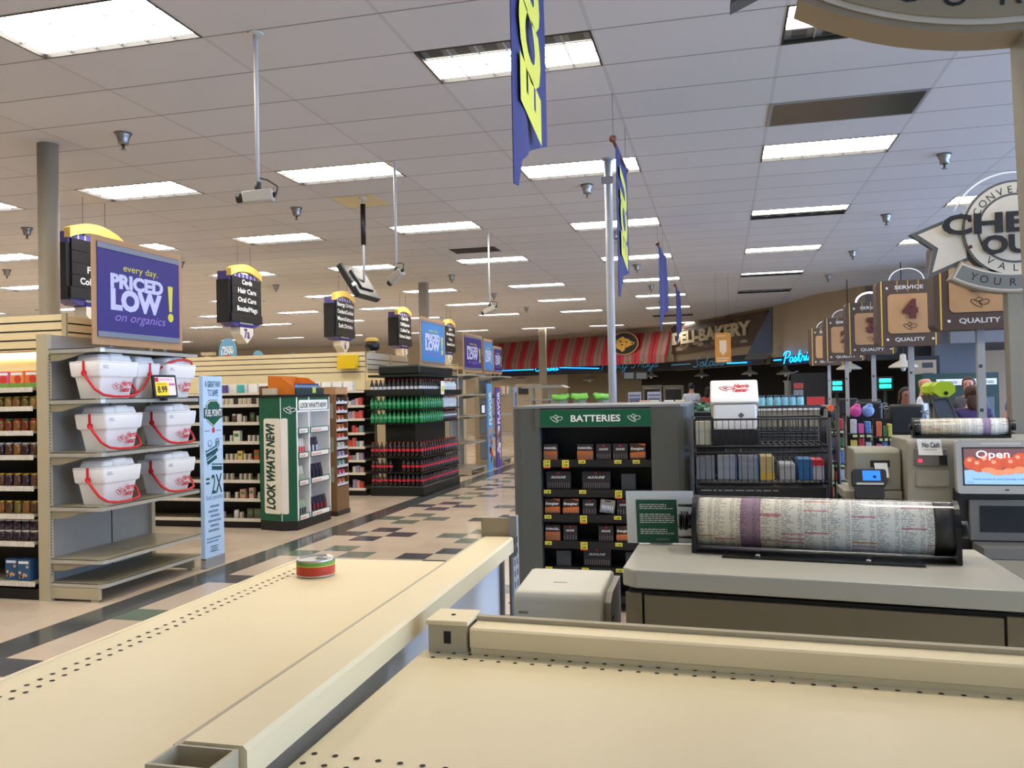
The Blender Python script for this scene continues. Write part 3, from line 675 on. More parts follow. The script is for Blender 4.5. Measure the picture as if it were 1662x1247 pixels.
p = Yp(337, 560, 19.0); o = thing('support_column', 'short beige column far behind the blue oval topper', 'column', (p.x, 19, 0))
mb = MB(); mb.box(p.x-.065, p.x+.065, 18.95, 19.05, 0, 2.72); part(o, 'shaft', mb, BEIGE); mb = MB(); mb.box(p.x-.15, p.x+.19, 18.93, 19.07, 2.722, 2.80); part(o, 'capital', mb, BEIGE)
# ================================================================ LOOK WHAT'S NEW STAND
t = thing('display_stand', "green look what's new display stand with stocked white niches", 'display stand', (-5.18, 9.6, 0))
A_, B_, C_, D_ = Vector((-5.42, 9.19, 0)), Vector((-5.09, 9.11, 0)), Vector((-4.925, 9.18, 0)), Vector((-4.945, 10.10, 0))
mb = MB(); mb.prism([A_, B_, C_, D_, Vector((-5.42, 10.1, 0))], (0, 0, .115)); part(t, 'base', mb, BLACK)
mb = MB(); mb.prism([p+ZP*.116 for p in (A_, B_, C_, C_+Vector((-.03, .03, 0)), Vector((-5.2, 9.23, 0)), Vector((-5.2, 10.09, 0)), Vector((-5.42, 10.1, 0)))], (0, 0, 1.475)); part(t, 'carcass', mb, GREEN)
mb = MB(); mb.prism([p+ZP*1.592 for p in (A_+Vector((-.01, -.01, 0)), B_+Vector((0, -.012, 0)), C_+Vector((.012, 0, 0)), D_+Vector((.012, 0, 0)), Vector((-5.43, 10.11, 0)))], (0, 0, .03)); part(t, 'top', mb, BLACK)
r1 = (B_-A_).normalized(); r2 = (C_-B_).normalized(); n1 = r1.cross(ZP); n2 = r2.cross(ZP)
mb = MB(); mb.panel(A_+r1*.07+ZP*.20+n1*.001, r1, ZP, .26, 1.14, .003, .03); part(t, 'sign_panel', mb, mat('cream_print', (232, 226, 212), .5))
mb = MB(); mb.panel(B_+r2*.004+ZP*.20+n2*.001, r2, ZP, .075, 1.14, .003, .02); part(t, 'sign_panel', mb, mat('cream_print', (232, 226, 212), .5))
mb = MB(); mb.panel(B_-r1*.004+ZP*.12, r1, ZP, .008, 1.47, .006); part(t, 'corner_trim', mb, WHITE)
mb = MB(); mb.text("LOOK WHAT'S NEW!", A_+r1*.235+ZP*.25+n1*.005, ZP, -r1, .125, 1.03, .045, .25); part(t, 'lettering', mb, DGREEN)
mb = MB(); mb.strokes(FLOWER, B_+r2*.10+ZP*1.44+n2*.004, r2, ZP, .085, .004); part(t, 'emblem', mb, WHITE)
r3 = (D_-C_).normalized(); n3 = r3.cross(ZP); L3 = (D_-C_).length
mb = MB()
for a, w in ((0, .025), (.315, .03), (L3-.025, .025)): mb.panel(C_+r3*a+ZP*.115-n3*.24, r3, ZP, w, 1.475, .245)
mb.panel(C_+ZP*.116-n3*.245, r3, ZP, L3, 1.475, .006); part(t, 'white_frame', mb, WHITE)
for z in (.15, .563, .895, 1.19, 1.43):
    mb = MB(); mb.panel(C_+r3*.026+ZP*(z-.02)-n3*.238, r3, ZP, .288, .02, .24).panel(C_+r3*.346+ZP*(z-.02)-n3*.238, r3, ZP, L3-.372, .02, .24); s_ = part(t, 'niche_shelf', mb, WHITE)
    if z < 1.4:
        mb = MB(); mb.M(0)
        for a, w in ((.026, .288), (.346, L3-.372)): mb.M(0).panel(C_+r3*a+ZP*(z-.045)+n3*.003, r3, ZP, w, .075, .004); mb.M(1).panel(C_+r3*(a+.03)+ZP*(z-.035)+n3*.0075, r3, ZP, w-.06, .055, .001); mb.M(2); scribble(mb, C_+r3*(a+.05)+ZP*(z-.01)+n3*.009, r3, ZP, w*.6, 2, .03, 3)
        part(s_, 'shelf_label', mb, [GREEN, PAPER, RED])
mb = MB(); mb.M(0).panel(C_+r3*.026+ZP*1.432+n3*.001, r3, ZP, L3-.05, .155, .003); mb.M(1).panel(C_+r3*.06+ZP*1.436+n3*.004, r3, ZP, L3-.12, .12, .002, .03); mb.M(2).text("LOOK WHAT'S NEW!", C_+r3*.09+ZP*1.46+n3*.0065, r3, ZP, .06, L3-.19, .02, .15); part(t, 'header_sign', mb, [GREEN, PAPER, DGREEN])
def pouch(name, label, cat, w, h, c1, c2, group):
    mb = MB(); rings = []
    for z, d, q in ((0, .030, .92), (.2, .034, .96), (.6, .024, .97), (.88, .006, 1), (1, .003, 1)): rings.append([(-d/2*h/.12, -w/2*q, z*h), (-d/2*h/.12, w/2*q, z*h), (d/2*h/.12, w/2*q, z*h), (d/2*h/.12, -w/2*q, z*h)])
    mb.loft(rings, smooth=False); mb.M(1).loft([[(.0175*h/.12, -w*.3, .12*h), (.0175*h/.12, w*.3, .12*h), (.019*h/.12, w*.3, .12*h), (.019*h/.12, -w*.3, .12*h)], [(.017*h/.12, -w*.3, .5*h), (.017*h/.12, w*.3, .5*h), (.0185*h/.12, w*.3, .5*h), (.0185*h/.12, -w*.3, .5*h)]], smooth=False)
    return solo(name, label, cat, mb, [c1, c2], group)
NAVY = mat('navy_foil', (38, 36, 62), .35); WINE = mat('wine_print', (150, 40, 52), .4); PALEG = mat('pale_green_foil', (150, 176, 150), .4); PALEW = mat('pale_foil', (206, 206, 204), .4)
for z, c1, c2, a0, n_, dd, cn, rn in ((.151, PALEG, NAVY, .05, 4, .062, 'pale green', 'bottom left'), (.564, PALEW, PALEG, .05, 3, .07, 'pale', 'lower middle left'), (.896, PALEW, RED, .05, 4, .062, 'white and red', 'upper middle left'),
                                  (.151, NAVY, WINE, .37, 5, .105, 'dark', 'bottom right'), (.564, NAVY, NAVY, .37, 4, .105, 'navy', 'lower middle right'), (.896, NAVY, LILAC, .37, 3, .10, 'navy and white', 'upper middle right'), (1.191, NAVY, WINE, .36, 1, .1, 'slim dark', 'top right')):
    src = pouch('snack_pouch', '%s snack pouch in the %s niche of the green stand' % (cn, rn), 'snack pouch', .085 if dd > .09 else .055, .19, c1, c2, 'snack pouches in the green stand')
    row_of(src, [tuple(C_+r3*(a0+dd*(k+.4))-n3*.06+ZP*z) for k in range(n_)])
# orange tray on the stand
t = thing('counter_display_tray', "orange cardboard tray of small bottles on top of the look what's new stand", 'display tray', (-5.12, 9.55, 1.623))
OR_ = mat('orange_card', (206, 112, 18), .6)
mb = MB(); a = Vector((-5.36, 9.30, 1.623)); mb.prism([(-5.36, 9.32, 1.623), (-5.36, 9.32, 1.85), (-5.20, 9.32, 1.84), (-5.02, 9.32, 1.72), (-5.0, 9.32, 1.623)], (0, .012, 0)); mb.prism([(-5.36, 10.02, 1.623), (-5.36, 10.02, 1.85), (-5.20, 10.02, 1.84), (-5.02, 10.02, 1.72), (-5.0, 10.02, 1.623)], (0, .012, 0))
mb.box(-5.372, -5.36, 9.32, 10.032, 1.623, 1.86); mb.box(-5.36, -5.0, 9.332, 10.02, 1.623, 1.64); part(t, 'tray', mb, OR_)
mb = MB(); mb.box(-5.0, -4.985, 9.30, 10.04, 1.623, 1.705); part(t, 'front_card', mb, mat('dark_teal_card', (22, 50, 52), .6)); mb = MB(); mb.panel((-4.984, 9.72, 1.64), YP, ZP, .09, .075, .002); part(t, 'price_tag', mb, mat('lime_tag', (190, 200, 90), .5))
src = jar_proto('small_bottle', 'small blue and white bottle standing in the orange tray', 'bottle', mat('bottle_blue', (110, 130, 170), .4, var=.4, scale=30), mat('bottle_cap_blue', (60, 64, 110), .4), .024, .12, 'bottles in the orange tray')
row_of(src, [(-5.04, 9.40+k*.062, 1.6405) for k in range(10)])
o = carton('leaflet_box', 'small tan leaflet box at the left on top of the green stand', 'leaflet box', .15, .1, .08, [mat('leaflet_tan', (190, 176, 150), .6)]); o.location = (-5.29, 9.22, 1.623)
o = carton('leaflet_box', 'brown leaflet box behind the tan one on the green stand', 'leaflet box', .10, .10, .11, [mat('leaflet_brown', (110, 72, 50), .6)]); o.location = (-5.44, 9.36, 1.623)
# brown cardboard shipper
t = thing('cardboard_display', 'narrow brown cardboard display of packets beside the green stand', 'display stand', (-5.14, 10.55, 0))
CARD = mat('brown_card', (124, 94, 58), .7)
mb = MB(); mb.box(-5.30, -4.98, 10.37, 10.385, .06, 1.62); mb.box(-5.30, -4.98, 10.72, 10.735, .06, 1.62); mb.box(-5.30, -5.285, 10.385, 10.72, .06, 1.62); mb.box(-5.285, -4.98, 10.385, 10.72, .06, .38); part(t, 'carcass', mb, CARD)
mb = MB(); mb.box(-5.31, -4.97, 10.36, 10.745, 0, .06); part(t, 'base', mb, mat('dark_brown_card', (58, 40, 30), .7))
mb = MB(); mb.box(-5.30, -4.98, 10.37, 10.735, 1.62, 1.72); part(t, 'header_card', mb, TAN)
for zz in (.45, .85, 1.3):
    mb = MB(); mb.box(-5.2, -5.02, 10.366, 10.37, zz, zz+.2); part(t, 'side_picture', mb, mat('side_print', (150, 150, 132), .6, var=.5, scale=30))
for k in range(10):
    z = .40+k*.122; mb = MB(); mb.box(-5.285, -4.985, 10.385, 10.72, z-.006, z); mb.M(1).box(-4.985, -4.98, 10.385, 10.72, z-.006, z+.028); part(t, 'tray', mb, [CARD, mat('tray_lip', (206, 206, 214), .5)])
    c = [(206, 120, 80), (206, 80, 120), (140, 180, 176), (170, 150, 190), (214, 214, 206), (206, 80, 60), (206, 110, 60), (190, 100, 40), (190, 60, 50), (60, 50, 60)][k]; cn = ['orange', 'pink', 'sea green', 'mauve', 'white', 'scarlet', 'amber', 'rust', 'crimson', 'black'][k]
    src = pouch('sweet_packet', '%s packet in the tall brown cardboard display' % cn, 'packet', .09, .085, mat('sweet_'+cn.replace(' ', '_'), c, .4, var=.2, scale=40), PALEW, 'packets in the cardboard display')
    row_of(src, [(-5.03, 10.44+.11*q, z+.0005) for q in range(3)])
# ================================================================ COLA DISPLAY
BLKG = mat('black_green_enamel', (16, 24, 20), .4)
t = thing('drink_display', 'tall black-green drinks display stacked with cola and green soda bottles', 'drink display', (-5.0, 13.55, 0))
x0, x1, y0, y1 = -5.46, -4.55, 12.55, 14.45
mb = MB(); mb.box(x0, x1, y0, y1, 0, .16, .02); part(t, 'base', mb, BLKG)
mb = MB(); mb.box(x0+.20, x1-.20, y0+.20, y1-.2, .16, 1.92); part(t, 'core', mb, BLKG)
for z in (.375, .62, 1.155, 1.378, 1.60):
    mb = MB(); e = .0 if z < 1.2 else .02; mb.box(x0-e, x1+e, y0-e, y1+e, z-.018, z-.002 if z != .62 else z-.002); part(t, 'shelf', mb, BLKG)
mb = MB()
for a in ((x0-.04, x1+.04, y0-.04, y0-.03), (x0-.04, x1+.04, y1+.03, y1+.04), (x0-.04, x0-.03, y0-.04, y1+.04), (x1+.03, x1+.04, y0-.04, y1+.04)): mb.box(*a, 1.60, 1.68)
part(t, 'tray_lip', mb, BLKG)
mb = MB(); mb.box(x0, x1, y0, y1, 1.89, 1.925); mb.box(x0+.12, x1-.08, y0+.12, y1-.05, 1.925, 2.08, .03); part(t, 'top', mb, BLKG)
mb = MB(); mb.panel((x1+.0405, 13.35, 1.60), YP, ZP, .16, .22, .003); mb.M(1).panel((x1+.044, 13.38, 1.64), YP, ZP, .1, .1, .001); part(t, 'price_card', mb, [PAPER, YELLOW])
COLA = mat('cola_plastic', (38, 14, 12), .12, coat=.5); GSODA = mat('green_soda', (14, 128, 62), .12, coat=.5, emit=0, var=.15); CAPR = mat('cap_red', (170, 30, 36), .4)
LABR = mat('label_red', (200, 44, 58), .4, var=.25, scale=60); LABW = mat('label_grey', (196, 196, 204), .4, var=.5, scale=60); CLEAR = mat('clear_water', (206, 220, 224), .1, coat=.5); LABG = mat('label_green_silver', (80, 170, 120), .35, var=.4, scale=60)
def bottle(label, body, lab, cap, h, r):
    mb = MB(); p = [(r*.8, 0), (r, .01), (r, h*.34), (r*.96, h*.36), (r*.96, h*.55), (r, h*.57), (r*.9, h*.68), (r*.45, h*.84), (r*.36, h*.92)]
    mb.lathe(p, n=10); mb.M(1).lathe([(r*1.01, h*.37), (r*1.01, h*.55)], n=10, cap=False); mb.M(2).lathe([(r*.42, h*.92), (r*.42, h)], n=8)
    return solo('soda_bottle', label, 'bottle', mb, [body, lab, cap], 'bottles on the drinks display')
def ring(z, n, m_, yend=y1-.04, x_=x0+.045, gaps=()):
    pts = [(x_+k*(x1-.045-x_)/(n-1), y0+.05, z) for k in range(n) if k not in gaps]
    return pts, [(x1-.045, y0+.05+(yend-y0-.05)*(k+1)/m_, z) for k in range(m_)]
for z, lab, cols, h, gaps, r, m_ in ((.1605, 'cola bottle with a red label on the lowest tier of the drinks display', (COLA, LABR, BLACK), .19, (), .033, 18), (.3755, 'cola bottle with a red label on the second tier of the drinks display', (COLA, LABR, BLACK), .205, (5, 6), .033, 18),
                                 (.6205, 'cola bottle with red cap and label on the middle tier of the drinks display', (COLA, LABR, CAPR), .235, (), .033, 8), (1.1555, 'green soda bottle in the lower green tier of the drinks display', (GSODA, LABG, GSODA), .198, (), .034, 9), (1.3785, 'green soda bottle in the upper green tier of the drinks display', (GSODA, LABG, GSODA), .198, (), .034, 9),
                                 (1.6005, 'dark bottle with a pale label in the top tray of the drinks display', (BLACK, LABW, CAPR), .25, (), .033, 9)):
    a, b = ring(z, 12, m_, gaps=gaps, yend=y1-.04 if m_ == 18 else 13.6)
    src = bottle(lab, *cols, h, r); row_of(src, a+b)
    if m_ < 18:
        c2 = (COLA, LABR, CAPR) if z < 1 else ((CLEAR, LABW, CAPR) if z > 1.3 else (COLA, LABW, CAPR))
        src = bottle({.6205: 'cola bottle', 1.1555: 'pale labelled bottle', 1.3785: 'clear bottle', 1.6005: 'clear bottle'}[z]+' at the far end of the %s tier, drinks display' % {.6205: 'middle', 1.1555: 'lower green', 1.3785: 'upper green', 1.6005: 'top'}[z], *c2, h, r); row_of(src, [(x1-.045, 13.72+.09*k, z) for k in range(8)])
# sign boards farther along
priced(13.47, 14.80, 2.083, 2.935, BLUE, 'throughout the store', 'blue priced low sign above the drinks display', x=-4.9, legs=2.081)
end_cap(15.82, 16.84, [.15, .662, 1.184, 1.605, 2.0], 'empty beige end-of-aisle shelving beyond the drinks display', top=2.12)
priced(16.02, 17.38, 2.04, 2.83, PURPLE, 'on organics', 'purple priced low sign above the empty end shelves')
t = thing('tablet_screen', 'small white screen in a black frame on the empty end shelves', 'price screen', (-4.7, 16.6, 1.2))
mb = MB(); mb.panel((-4.705, 16.40, 1.192), YP, ZP, .27, .2, .015, .01); part(t, 'bezel', mb, BLACK); mb = MB(); mb.panel((-4.6895, 16.425, 1.215), YP, ZP, .22, .155, .001); part(t, 'display', mb, mat('screen_pale', (220, 224, 228), .4, emit=.3))
def ad_panel(y0, y1, top, cols, label, x=-4.69):
    t = thing('advert_sign', label, 'sign', (x, (y0+y1)/2, 0)); mb = MB(); mb.box(x-.03, x, y0, y1, .0, top); part(t, 'board', mb, cols[0])
    mb = MB(); w = y1-y0
    for k, c in enumerate(cols[1:]): mb.M(k)
    mb.M(0).text('FLAVOR', (x+.002, y0+w*.75, .95), ZP, YN, w*.5, .7, .03); rr = random.Random(int(y0*10))
    for k in range(16): mb.M(1+k % 2).lathe([(rr.uniform(.04, .08), 0), (.05, .002)], (x+.001, rr.uniform(y0+.09, y1-.09), rr.uniform(.15, .85)), 8, 0)
    part(t, 'printing', mb, cols[1:]); return t
ad_panel(16.88, 17.25, 1.81, [mat('ad_blue', (96, 156, 206), .5), PAPER, mat('ad_red', (190, 60, 50), .5), mat('ad_orange', (216, 150, 70), .5)], 'blue aisle panel with food pictures beside the empty end shelves')
end_cap(18.0, 19.1, [.15, .7, 1.15, 1.6, 2.0], 'stocked end-of-aisle shelving behind the food panel', top=2.1)
ad_panel(17.55, 17.95, 1.74, [mat('ad_purple', (90, 74, 150), .5), PAPER, mat('ad_gold', (214, 170, 70), .5), PAPER], 'purple aisle panel with white letters beyond the food panel')
ad_panel(19.2, 19.55, 1.76, [mat('ad_grey', (150, 160, 176), .5), DARK, PAPER, BLUE], 'grey aisle panel farthest along the main aisle')
priced(17.50, 18.25, 2.04, 2.80, BLUE, 'store', 'second blue priced low sign farther along the aisle')
priced(18.32, 19.05, 2.045, 2.68, PURPLE, 'organics', 'farthest purple priced low sign along the aisle')
rr = random.Random(11)
for k in range(6):
    c = [(230, 140, 50), (150, 180, 200), (220, 210, 120), (210, 80, 60), (200, 200, 210), (120, 160, 90)][k]; cn = ['orange', 'pale blue', 'yellow', 'red', 'silver', 'leaf green'][k]
    o = carton('grocery_box', '%s grocery box on the far end-of-aisle shelving' % cn, 'box', .14, .12, .17, [mat('grocery_'+cn.replace(' ', '_'), c, .5, var=.3, scale=20)]); o.location = (-4.80, 18.12+k*.16, 1.601)
o = thing('gondola_shelving', 'beige shelving row behind the aisle sign numbered five', 'shelving', (-7.2, 17.4, 0))
mb = MB(); mb.box(-9.3, -5.35, 16.9, 17.5, 0, 2.2); part(o, 'body', mb, CREAM)
o = thing('display_rack', 'clear wire rack on top of the empty end shelves', 'rack', (-5.1, 15.4, 1.5))
mb = MB()
for z in (2.01, 2.09, 2.17): mb.tube([(-5.32, 15.3, z), (-4.97, 15.3, z), (-4.97, 15.75, z), (-5.32, 15.75, z)], .008, 5, True)
for q in ((-5.32, 15.3), (-4.97, 15.3), (-4.97, 15.75), (-5.32, 15.75)): mb.cyl((*q, 0), (*q, 2.2), .009, n=6)
part(o, 'wires', mb, BEIGE)
# ================================================================ AISLE SIGNS
ABLK = mat('aisle_black', (20, 20, 22), .45); WOODL = mat('pale_wood_glow', (232, 190, 96), .5, var=.12, scale=9, emit=.12)  # faint glow built into the pale wood colour to brighten the arch
STR_ = mat('violet_stripe', (92, 84, 150), .5)
def aisle_sign(y, lines, num, label, yl=.42):
    X0 = -7.1; t = thing('aisle_sign', label, 'aisle sign', (X0, y, 2.48)); w = .86; h = .68; xf = X0+.10; zt = 3.42
    mb = MB(); pts = []
    for k in range(9): q = -w/2+w*k/8; pts.append((xf-.05, y+q, 3.63-.40*(q/w)**2))
    pts2 = [(p[0], p[1], p[2]-.11) for p in pts]; mb.prism(pts+pts2[::-1], (.08, 0, 0)); part(t, 'wood_arch', mb, WOODL)
    mb = MB(); mb.prism([(xf-.005, y-w*.5, 3.49), (xf-.005, y+w*.5, 3.49), (xf-.005, y+w*.48, 2.74), (xf-.005, y+.26, 2.68), (xf-.005, y-.26, 2.68), (xf-.005, y-w*.48, 2.74)], (-.2, -.0, 0)); mb.M(1)
    for k in range(8): q = -w*.44+w*.88*k/7; mb.box(xf-.005, xf-.003, y+q-.008, y+q+.008, zt, 3.49)
    part(t, 'back_panel', mb, [STR_, PAPER])
    mb = MB(); rows = 5
    for k in range(rows): z = zt-h*(k+1)/rows; e = .0 if k < rows-1 else .03; mb.box(xf, xf+.025+e*.3, y-w*.47-e, y+w*.47+e*.5, z+.003, z+h/rows-.002)
    mb.box(xf-.2, xf, y-w*.47-.06, y-w*.47, zt-h-.02, zt-.06); part(t, 'name_boards', mb, ABLK)
    mb = MB()
    for k, s_ in enumerate(lines):
        if s_: mb.text(s_, (xf+.028, y if num != '8' else y-.06, zt-h*(k+.72)/rows), YP, ZP, .072, min(.70, .056*len(s_)), .025, align='C' if num != '8' else 'R')
    part(t, 'lettering', mb, PAPER)
    mb = MB(); mb.prism([(xf+.006, y-.17, 2.78), (xf+.006, y+.19, 2.78), (xf+.006, y+.19, 2.57), (xf+.006, y+.02, 2.43), (xf+.006, y-.17, 2.57)], (-.16, 0, 0)); mb.M(1).box(xf-.15, xf+.0065, y-.18, y+.20, 2.67, 2.72); mb.M(2).text(num, (xf+.008, y+.01, 2.51), YP, ZP, .14, .08*len(num), .03, align='C'); part(t, 'number_plaque', mb, [mat('plaque_cream', (226, 218, 196), .5), PURPLE, PURPLE])
    mb = MB()
    for q in (-.18, .18):
        mb.cyl((xf-.02, y+q, 3.58), (xf-.02, y+q, CH), .003, n=5); mb.box(xf-.04, xf, y+q-.02, y+q+.02, 3.48, 3.56)
    part(t, 'hanger_wires', mb, DARK)
aisle_sign(8.35, ['', 'V', 'Fo', 'Cold', 'Femin'], '8', 'black aisle sign half hidden behind the purple organics sign')
aisle_sign(11.53, ['Cards', 'Hair Care', 'Oral Care', 'Books/Mags', 'Candles'], '7a', 'black aisle sign listing cards and hair care, numbered 7a')
aisle_sign(15.01, ['Energy Drinks', 'Crackers/Cookies', 'Mixers/Seltzers', 'Soft Drinks', 'Rice Cakes'], '6', 'black aisle sign listing soft drinks, numbered 6')
aisle_sign(18.17, ['Cake Mix', 'Oil/Spices', 'Coffee/Tea', 'Kitchen Gadgets', 'Baking Needs'], '5', 'black aisle sign listing coffee and tea, numbered 5')
aisle_sign(21.52, ['Juice', 'Noodles/Rice', 'Pasta', 'Canned Goods', 'Sauces'], '4', 'farthest black aisle sign, half hidden beside the blue sign')
# ================================================================ CEILING-HUNG THINGS
CHROME = mat('dull_chrome', (156, 154, 148), .35, .8)
spr = thing('fire_sprinkler', 'dull metal fire sprinkler cup hanging from the ceiling tiles', 'sprinkler', (0, 0, 0), 0, 'ceiling fire sprinklers')
mb = MB(); mb.lathe([(.075, -.002), (.058, -.03), (.045, -.075), (.045, -.10), (.022, -.105), (.022, -.001)], n=14); part(spr, 'cup', mb, CHROME)
mb = MB(); mb.lathe([(.012, -.10), (.010, -.135), (.026, -.146), (.026, -.15)], n=8); part(spr, 'nozzle', mb, CHROME)
sp_ = [(-3.49, 2.5), (-3.49, 7.6), (-.53, 7.6), (2.48, 7.44), (2.47, 12.4), (2.48, 17.5), (-.56, 17.8), (-6.7, 7.48), (-9.24, 12.07), (-3.5, 17.8), (-3.5, 23), (-.55, 23), (2.45, 22.5), (-6.6, 12.6), (-6.6, 17.8), (-9.4, 7.5), (-9.4, 17.8), (-6.5, 23), (-12.3, 17.8), (-3.5, 28.5), (-.55, 28.5), (-6.5, 28.5), (-.55, 12.4)]
for k, (c_, r) in enumerate(sp_):
    p = (CX+c_*TX, CY+r*TY, CH)
    if k: dup(spr, p)
    else: spr.location = p
def ceil_cam(label, x, y, zb, dirv, L=.20):
    t = thing('security_camera', label, 'camera', (x, y, zb)); d = Vector(dirv).normalized(); c = Vector((x, y, zb))
    mb = MB(); mb.cyl((x, y, zb+.07), (x, y, CH), .013, .016, 8); mb.lathe([(.05, CH-.012), (.05, CH)], (x, y, 0), 12); part(t, 'pole', mb, mat('white_pole', (206, 206, 202), .4))
    mb = MB(); q = d.to_track_quat('X', 'Z').to_matrix().to_4x4(); M_ = Matrix.Translation(c) @ q
    mb.cbox((0, 0, 0), (L, .075, .075), .008, M_); part(t, 'housing', mb, mat('camera_grey', (176, 170, 156), .5))
    mb = MB(); e = c+d*(L/2); mb.cyl(e, e+d*.04, .030); mb.cyl(c-d*(L/2), c-d*(L/2+.02), .016); part(t, 'lens', mb, BLACK)
    mb = MB(); mb.tube([c-d*(L/2+.02), c-d*(L/2+.03)+ZP*.05, c-d*.06+ZP*.10, c+ZP*.12], .005); mb.cyl(c+ZP*.035, c+ZP*.09, .022); part(t, 'cable', mb, DARK)
ceil_cam('grey security camera on a white pole, nearest to the big left ceiling light', -2.85, 4.86, 2.87, (-1, -.35, -.12), .19)
ceil_cam('grey security camera on a pole beside the hanging monitor', -3.12, 7.92, 2.775, (-.8, .3, -.55), .17)
ceil_cam('white security camera on a pole above the drinks display side', -3.20, 11.74, 2.80, (-.9, .2, -.35), .2)
t = thing('hanging_monitor', 'black monitor hung edge-on from a pole below the ceiling', 'monitor', (-4.05, 9.2, 2.7))
mb = MB(); mb.cyl((-4.03, 9.2, 2.93), (-4.03, 9.2, CH), .014); mb.lathe([(.04, CH-.03), (.04, CH)], (-4.03, 9.2, 0), 10); part(t, 'pole', mb, mat('white_pole', (206, 206, 202), .4))
mb = MB(); mb.cyl((-4.03, 9.2, 3.36), (-4.03, 9.2, 3.84), .030); part(t, 'pole_sleeve', mb, BLACK)
mb = MB(); M_ = Matrix.Translation((-4.095, 9.2, 2.915)) @ Matrix.Rotation(math.radians(-32), 4, 'Y'); mb.cbox((0, 0, 0), (.075, .62, .44), .012, M_); mb.cbox((.045, 0, 0), (.03, .35, .26), .01, M_); part(t, 'case', mb, BLACK)
mb = MB(); mb.cbox((.062, -.30, -.10), (.002, .012, .05), 0, M_); mb.cbox((.039, -.311, -.08), (.05, .001, .04), 0, M_); part(t, 'label_sticker', mb, PAPER)
# ECU banners: cloth with swallow-cut lower end, lettering running upward
NAVYB = mat('banner_violet_blue', (40, 46, 104), .7, var=.05)
def banner(y0, w, ztop, zl, zr, label, text=True, x=-.775, bend=.0, tl=.80, tz=.27):
    t = thing('hanging_banner', label, 'banner', (x, y0+w/2, zl)); mb = MB(); n = 14; rows = []
    for k in range(n+1):
        f = k/n; y = y0+w*f; zb = zl if f < .09 else zl+.06+(zr-zl-.06)*f**.8
        dx = .012*math.sin(f*7)+bend*f
        rows.append([Vector((x+dx, y, ztop)), Vector((x+dx*1.5, y, (ztop+zb)/2)), Vector((x+dx*1.5, y, zb))])
    front = [[p+Vector((.003, 0, 0)) for p in r] for r in rows]
    for a, b in zip(rows, rows[1:]):
        for i in range(2): mb._f([mb.bm.verts.new(q) for q in (a[i], b[i], b[i+1], a[i+1])], True)
    for a, b in zip(front, front[1:]):
        for i in range(2): mb._f([mb.bm.verts.new(q) for q in (a[i], a[i+1], b[i+1], b[i])], True)
    bmesh.ops.remove_doubles(mb.bm, verts=mb.bm.verts, dist=.0005); part(t, 'cloth', mb, NAVYB)
    if text:
        mb = MB(); mb.text('ECU', (x+.022, y0+w*.66, zl+tz), ZP, YN, w*.54, tl, .07, .25, lift=.004); part(t, 'lettering', mb, mat('banner_yellow', (214, 212, 74), .6))
    mb = MB(); mb.cyl((x, y0-.14, ztop+.0), (x, y0+w+.06, ztop+.0), .014, n=8); mb.ell((x, y0-.16, ztop), (.03, .03, .03)); mb.ell((x, y0+w+.07, ztop), (.024, .024, .024)); part(t, 'wooden_rod', mb, mat('red_brown_wood', (96, 48, 36), .5))
    mb = MB()
    for q in (y0-.14, y0+w+.02): mb.cyl((x, q, ztop), (x, q, CH), .002, n=4)
    part(t, 'wires', mb, DARK)
banner(3.23, .63, 3.56, 2.40, 2.72, 'violet blue ECU banner hanging nearest, cut off by the top of the photo')
banner(6.76, .74, 3.555, 2.34, 2.62, 'violet blue ECU banner hanging just behind the grey post')
banner(11.6, .9, 3.55, 2.40, 2.75, 'narrow violet banner hanging third along the row', False, bend=.035)
banner(16.1, .9, 3.54, 2.44, 2.75, 'violet banner hanging farthest, in front of the bakery sign', False, bend=.03)
# columns
def column(label, x, y, r, z1=CH, sq=False, colr=BEIGE, cap=True):
    t = thing('support_column', label, 'column', (x, y, 0)); mb = MB()
    if sq: mb.box(x-r, x+r, y-r, y+r, 0, z1-.001, .01)
    else: mb.lathe([(r, 0), (r, z1-.001)], (x, y, 0), 24)
    part(t, 'shaft', mb, colr)
    if cap: mb = MB(); mb.lathe([(r*1.5, z1-.012), (r*1.5, z1-.001)], (x, y, 0), 20); part(t, 'collar', mb, colr)
    mb = MB(); mb.lathe([(r*1.35, 0), (r*1.35, .012)], (x, y, 0), 20); part(t, 'foot_plate', mb, colr)
    return t
COLM = mat('column_tan', (150, 140, 122), .55)
column('tan round column rising behind the shelves at the left', -5.88, 6.42, .088, colr=COLM, cap=False)
column('tan square column behind the blue sign over the drinks display', -5.93, 16.55, .085, sq=True, colr=COLM, cap=False)
tc_ = column('slim grey post rising behind the battery stand', -1.05, 8.47, .040, colr=mat('post_grey', (168, 172, 178), .4))
mb = MB(); mb.box(-1.11, -.99, 8.40, 8.43, 3.66, 3.73); part(tc_, 'clamp', mb, PGREY)
column('beige column in front of the striped deli awning', -6.1, 29.4, .12, sq=True, colr=COLM, cap=False)
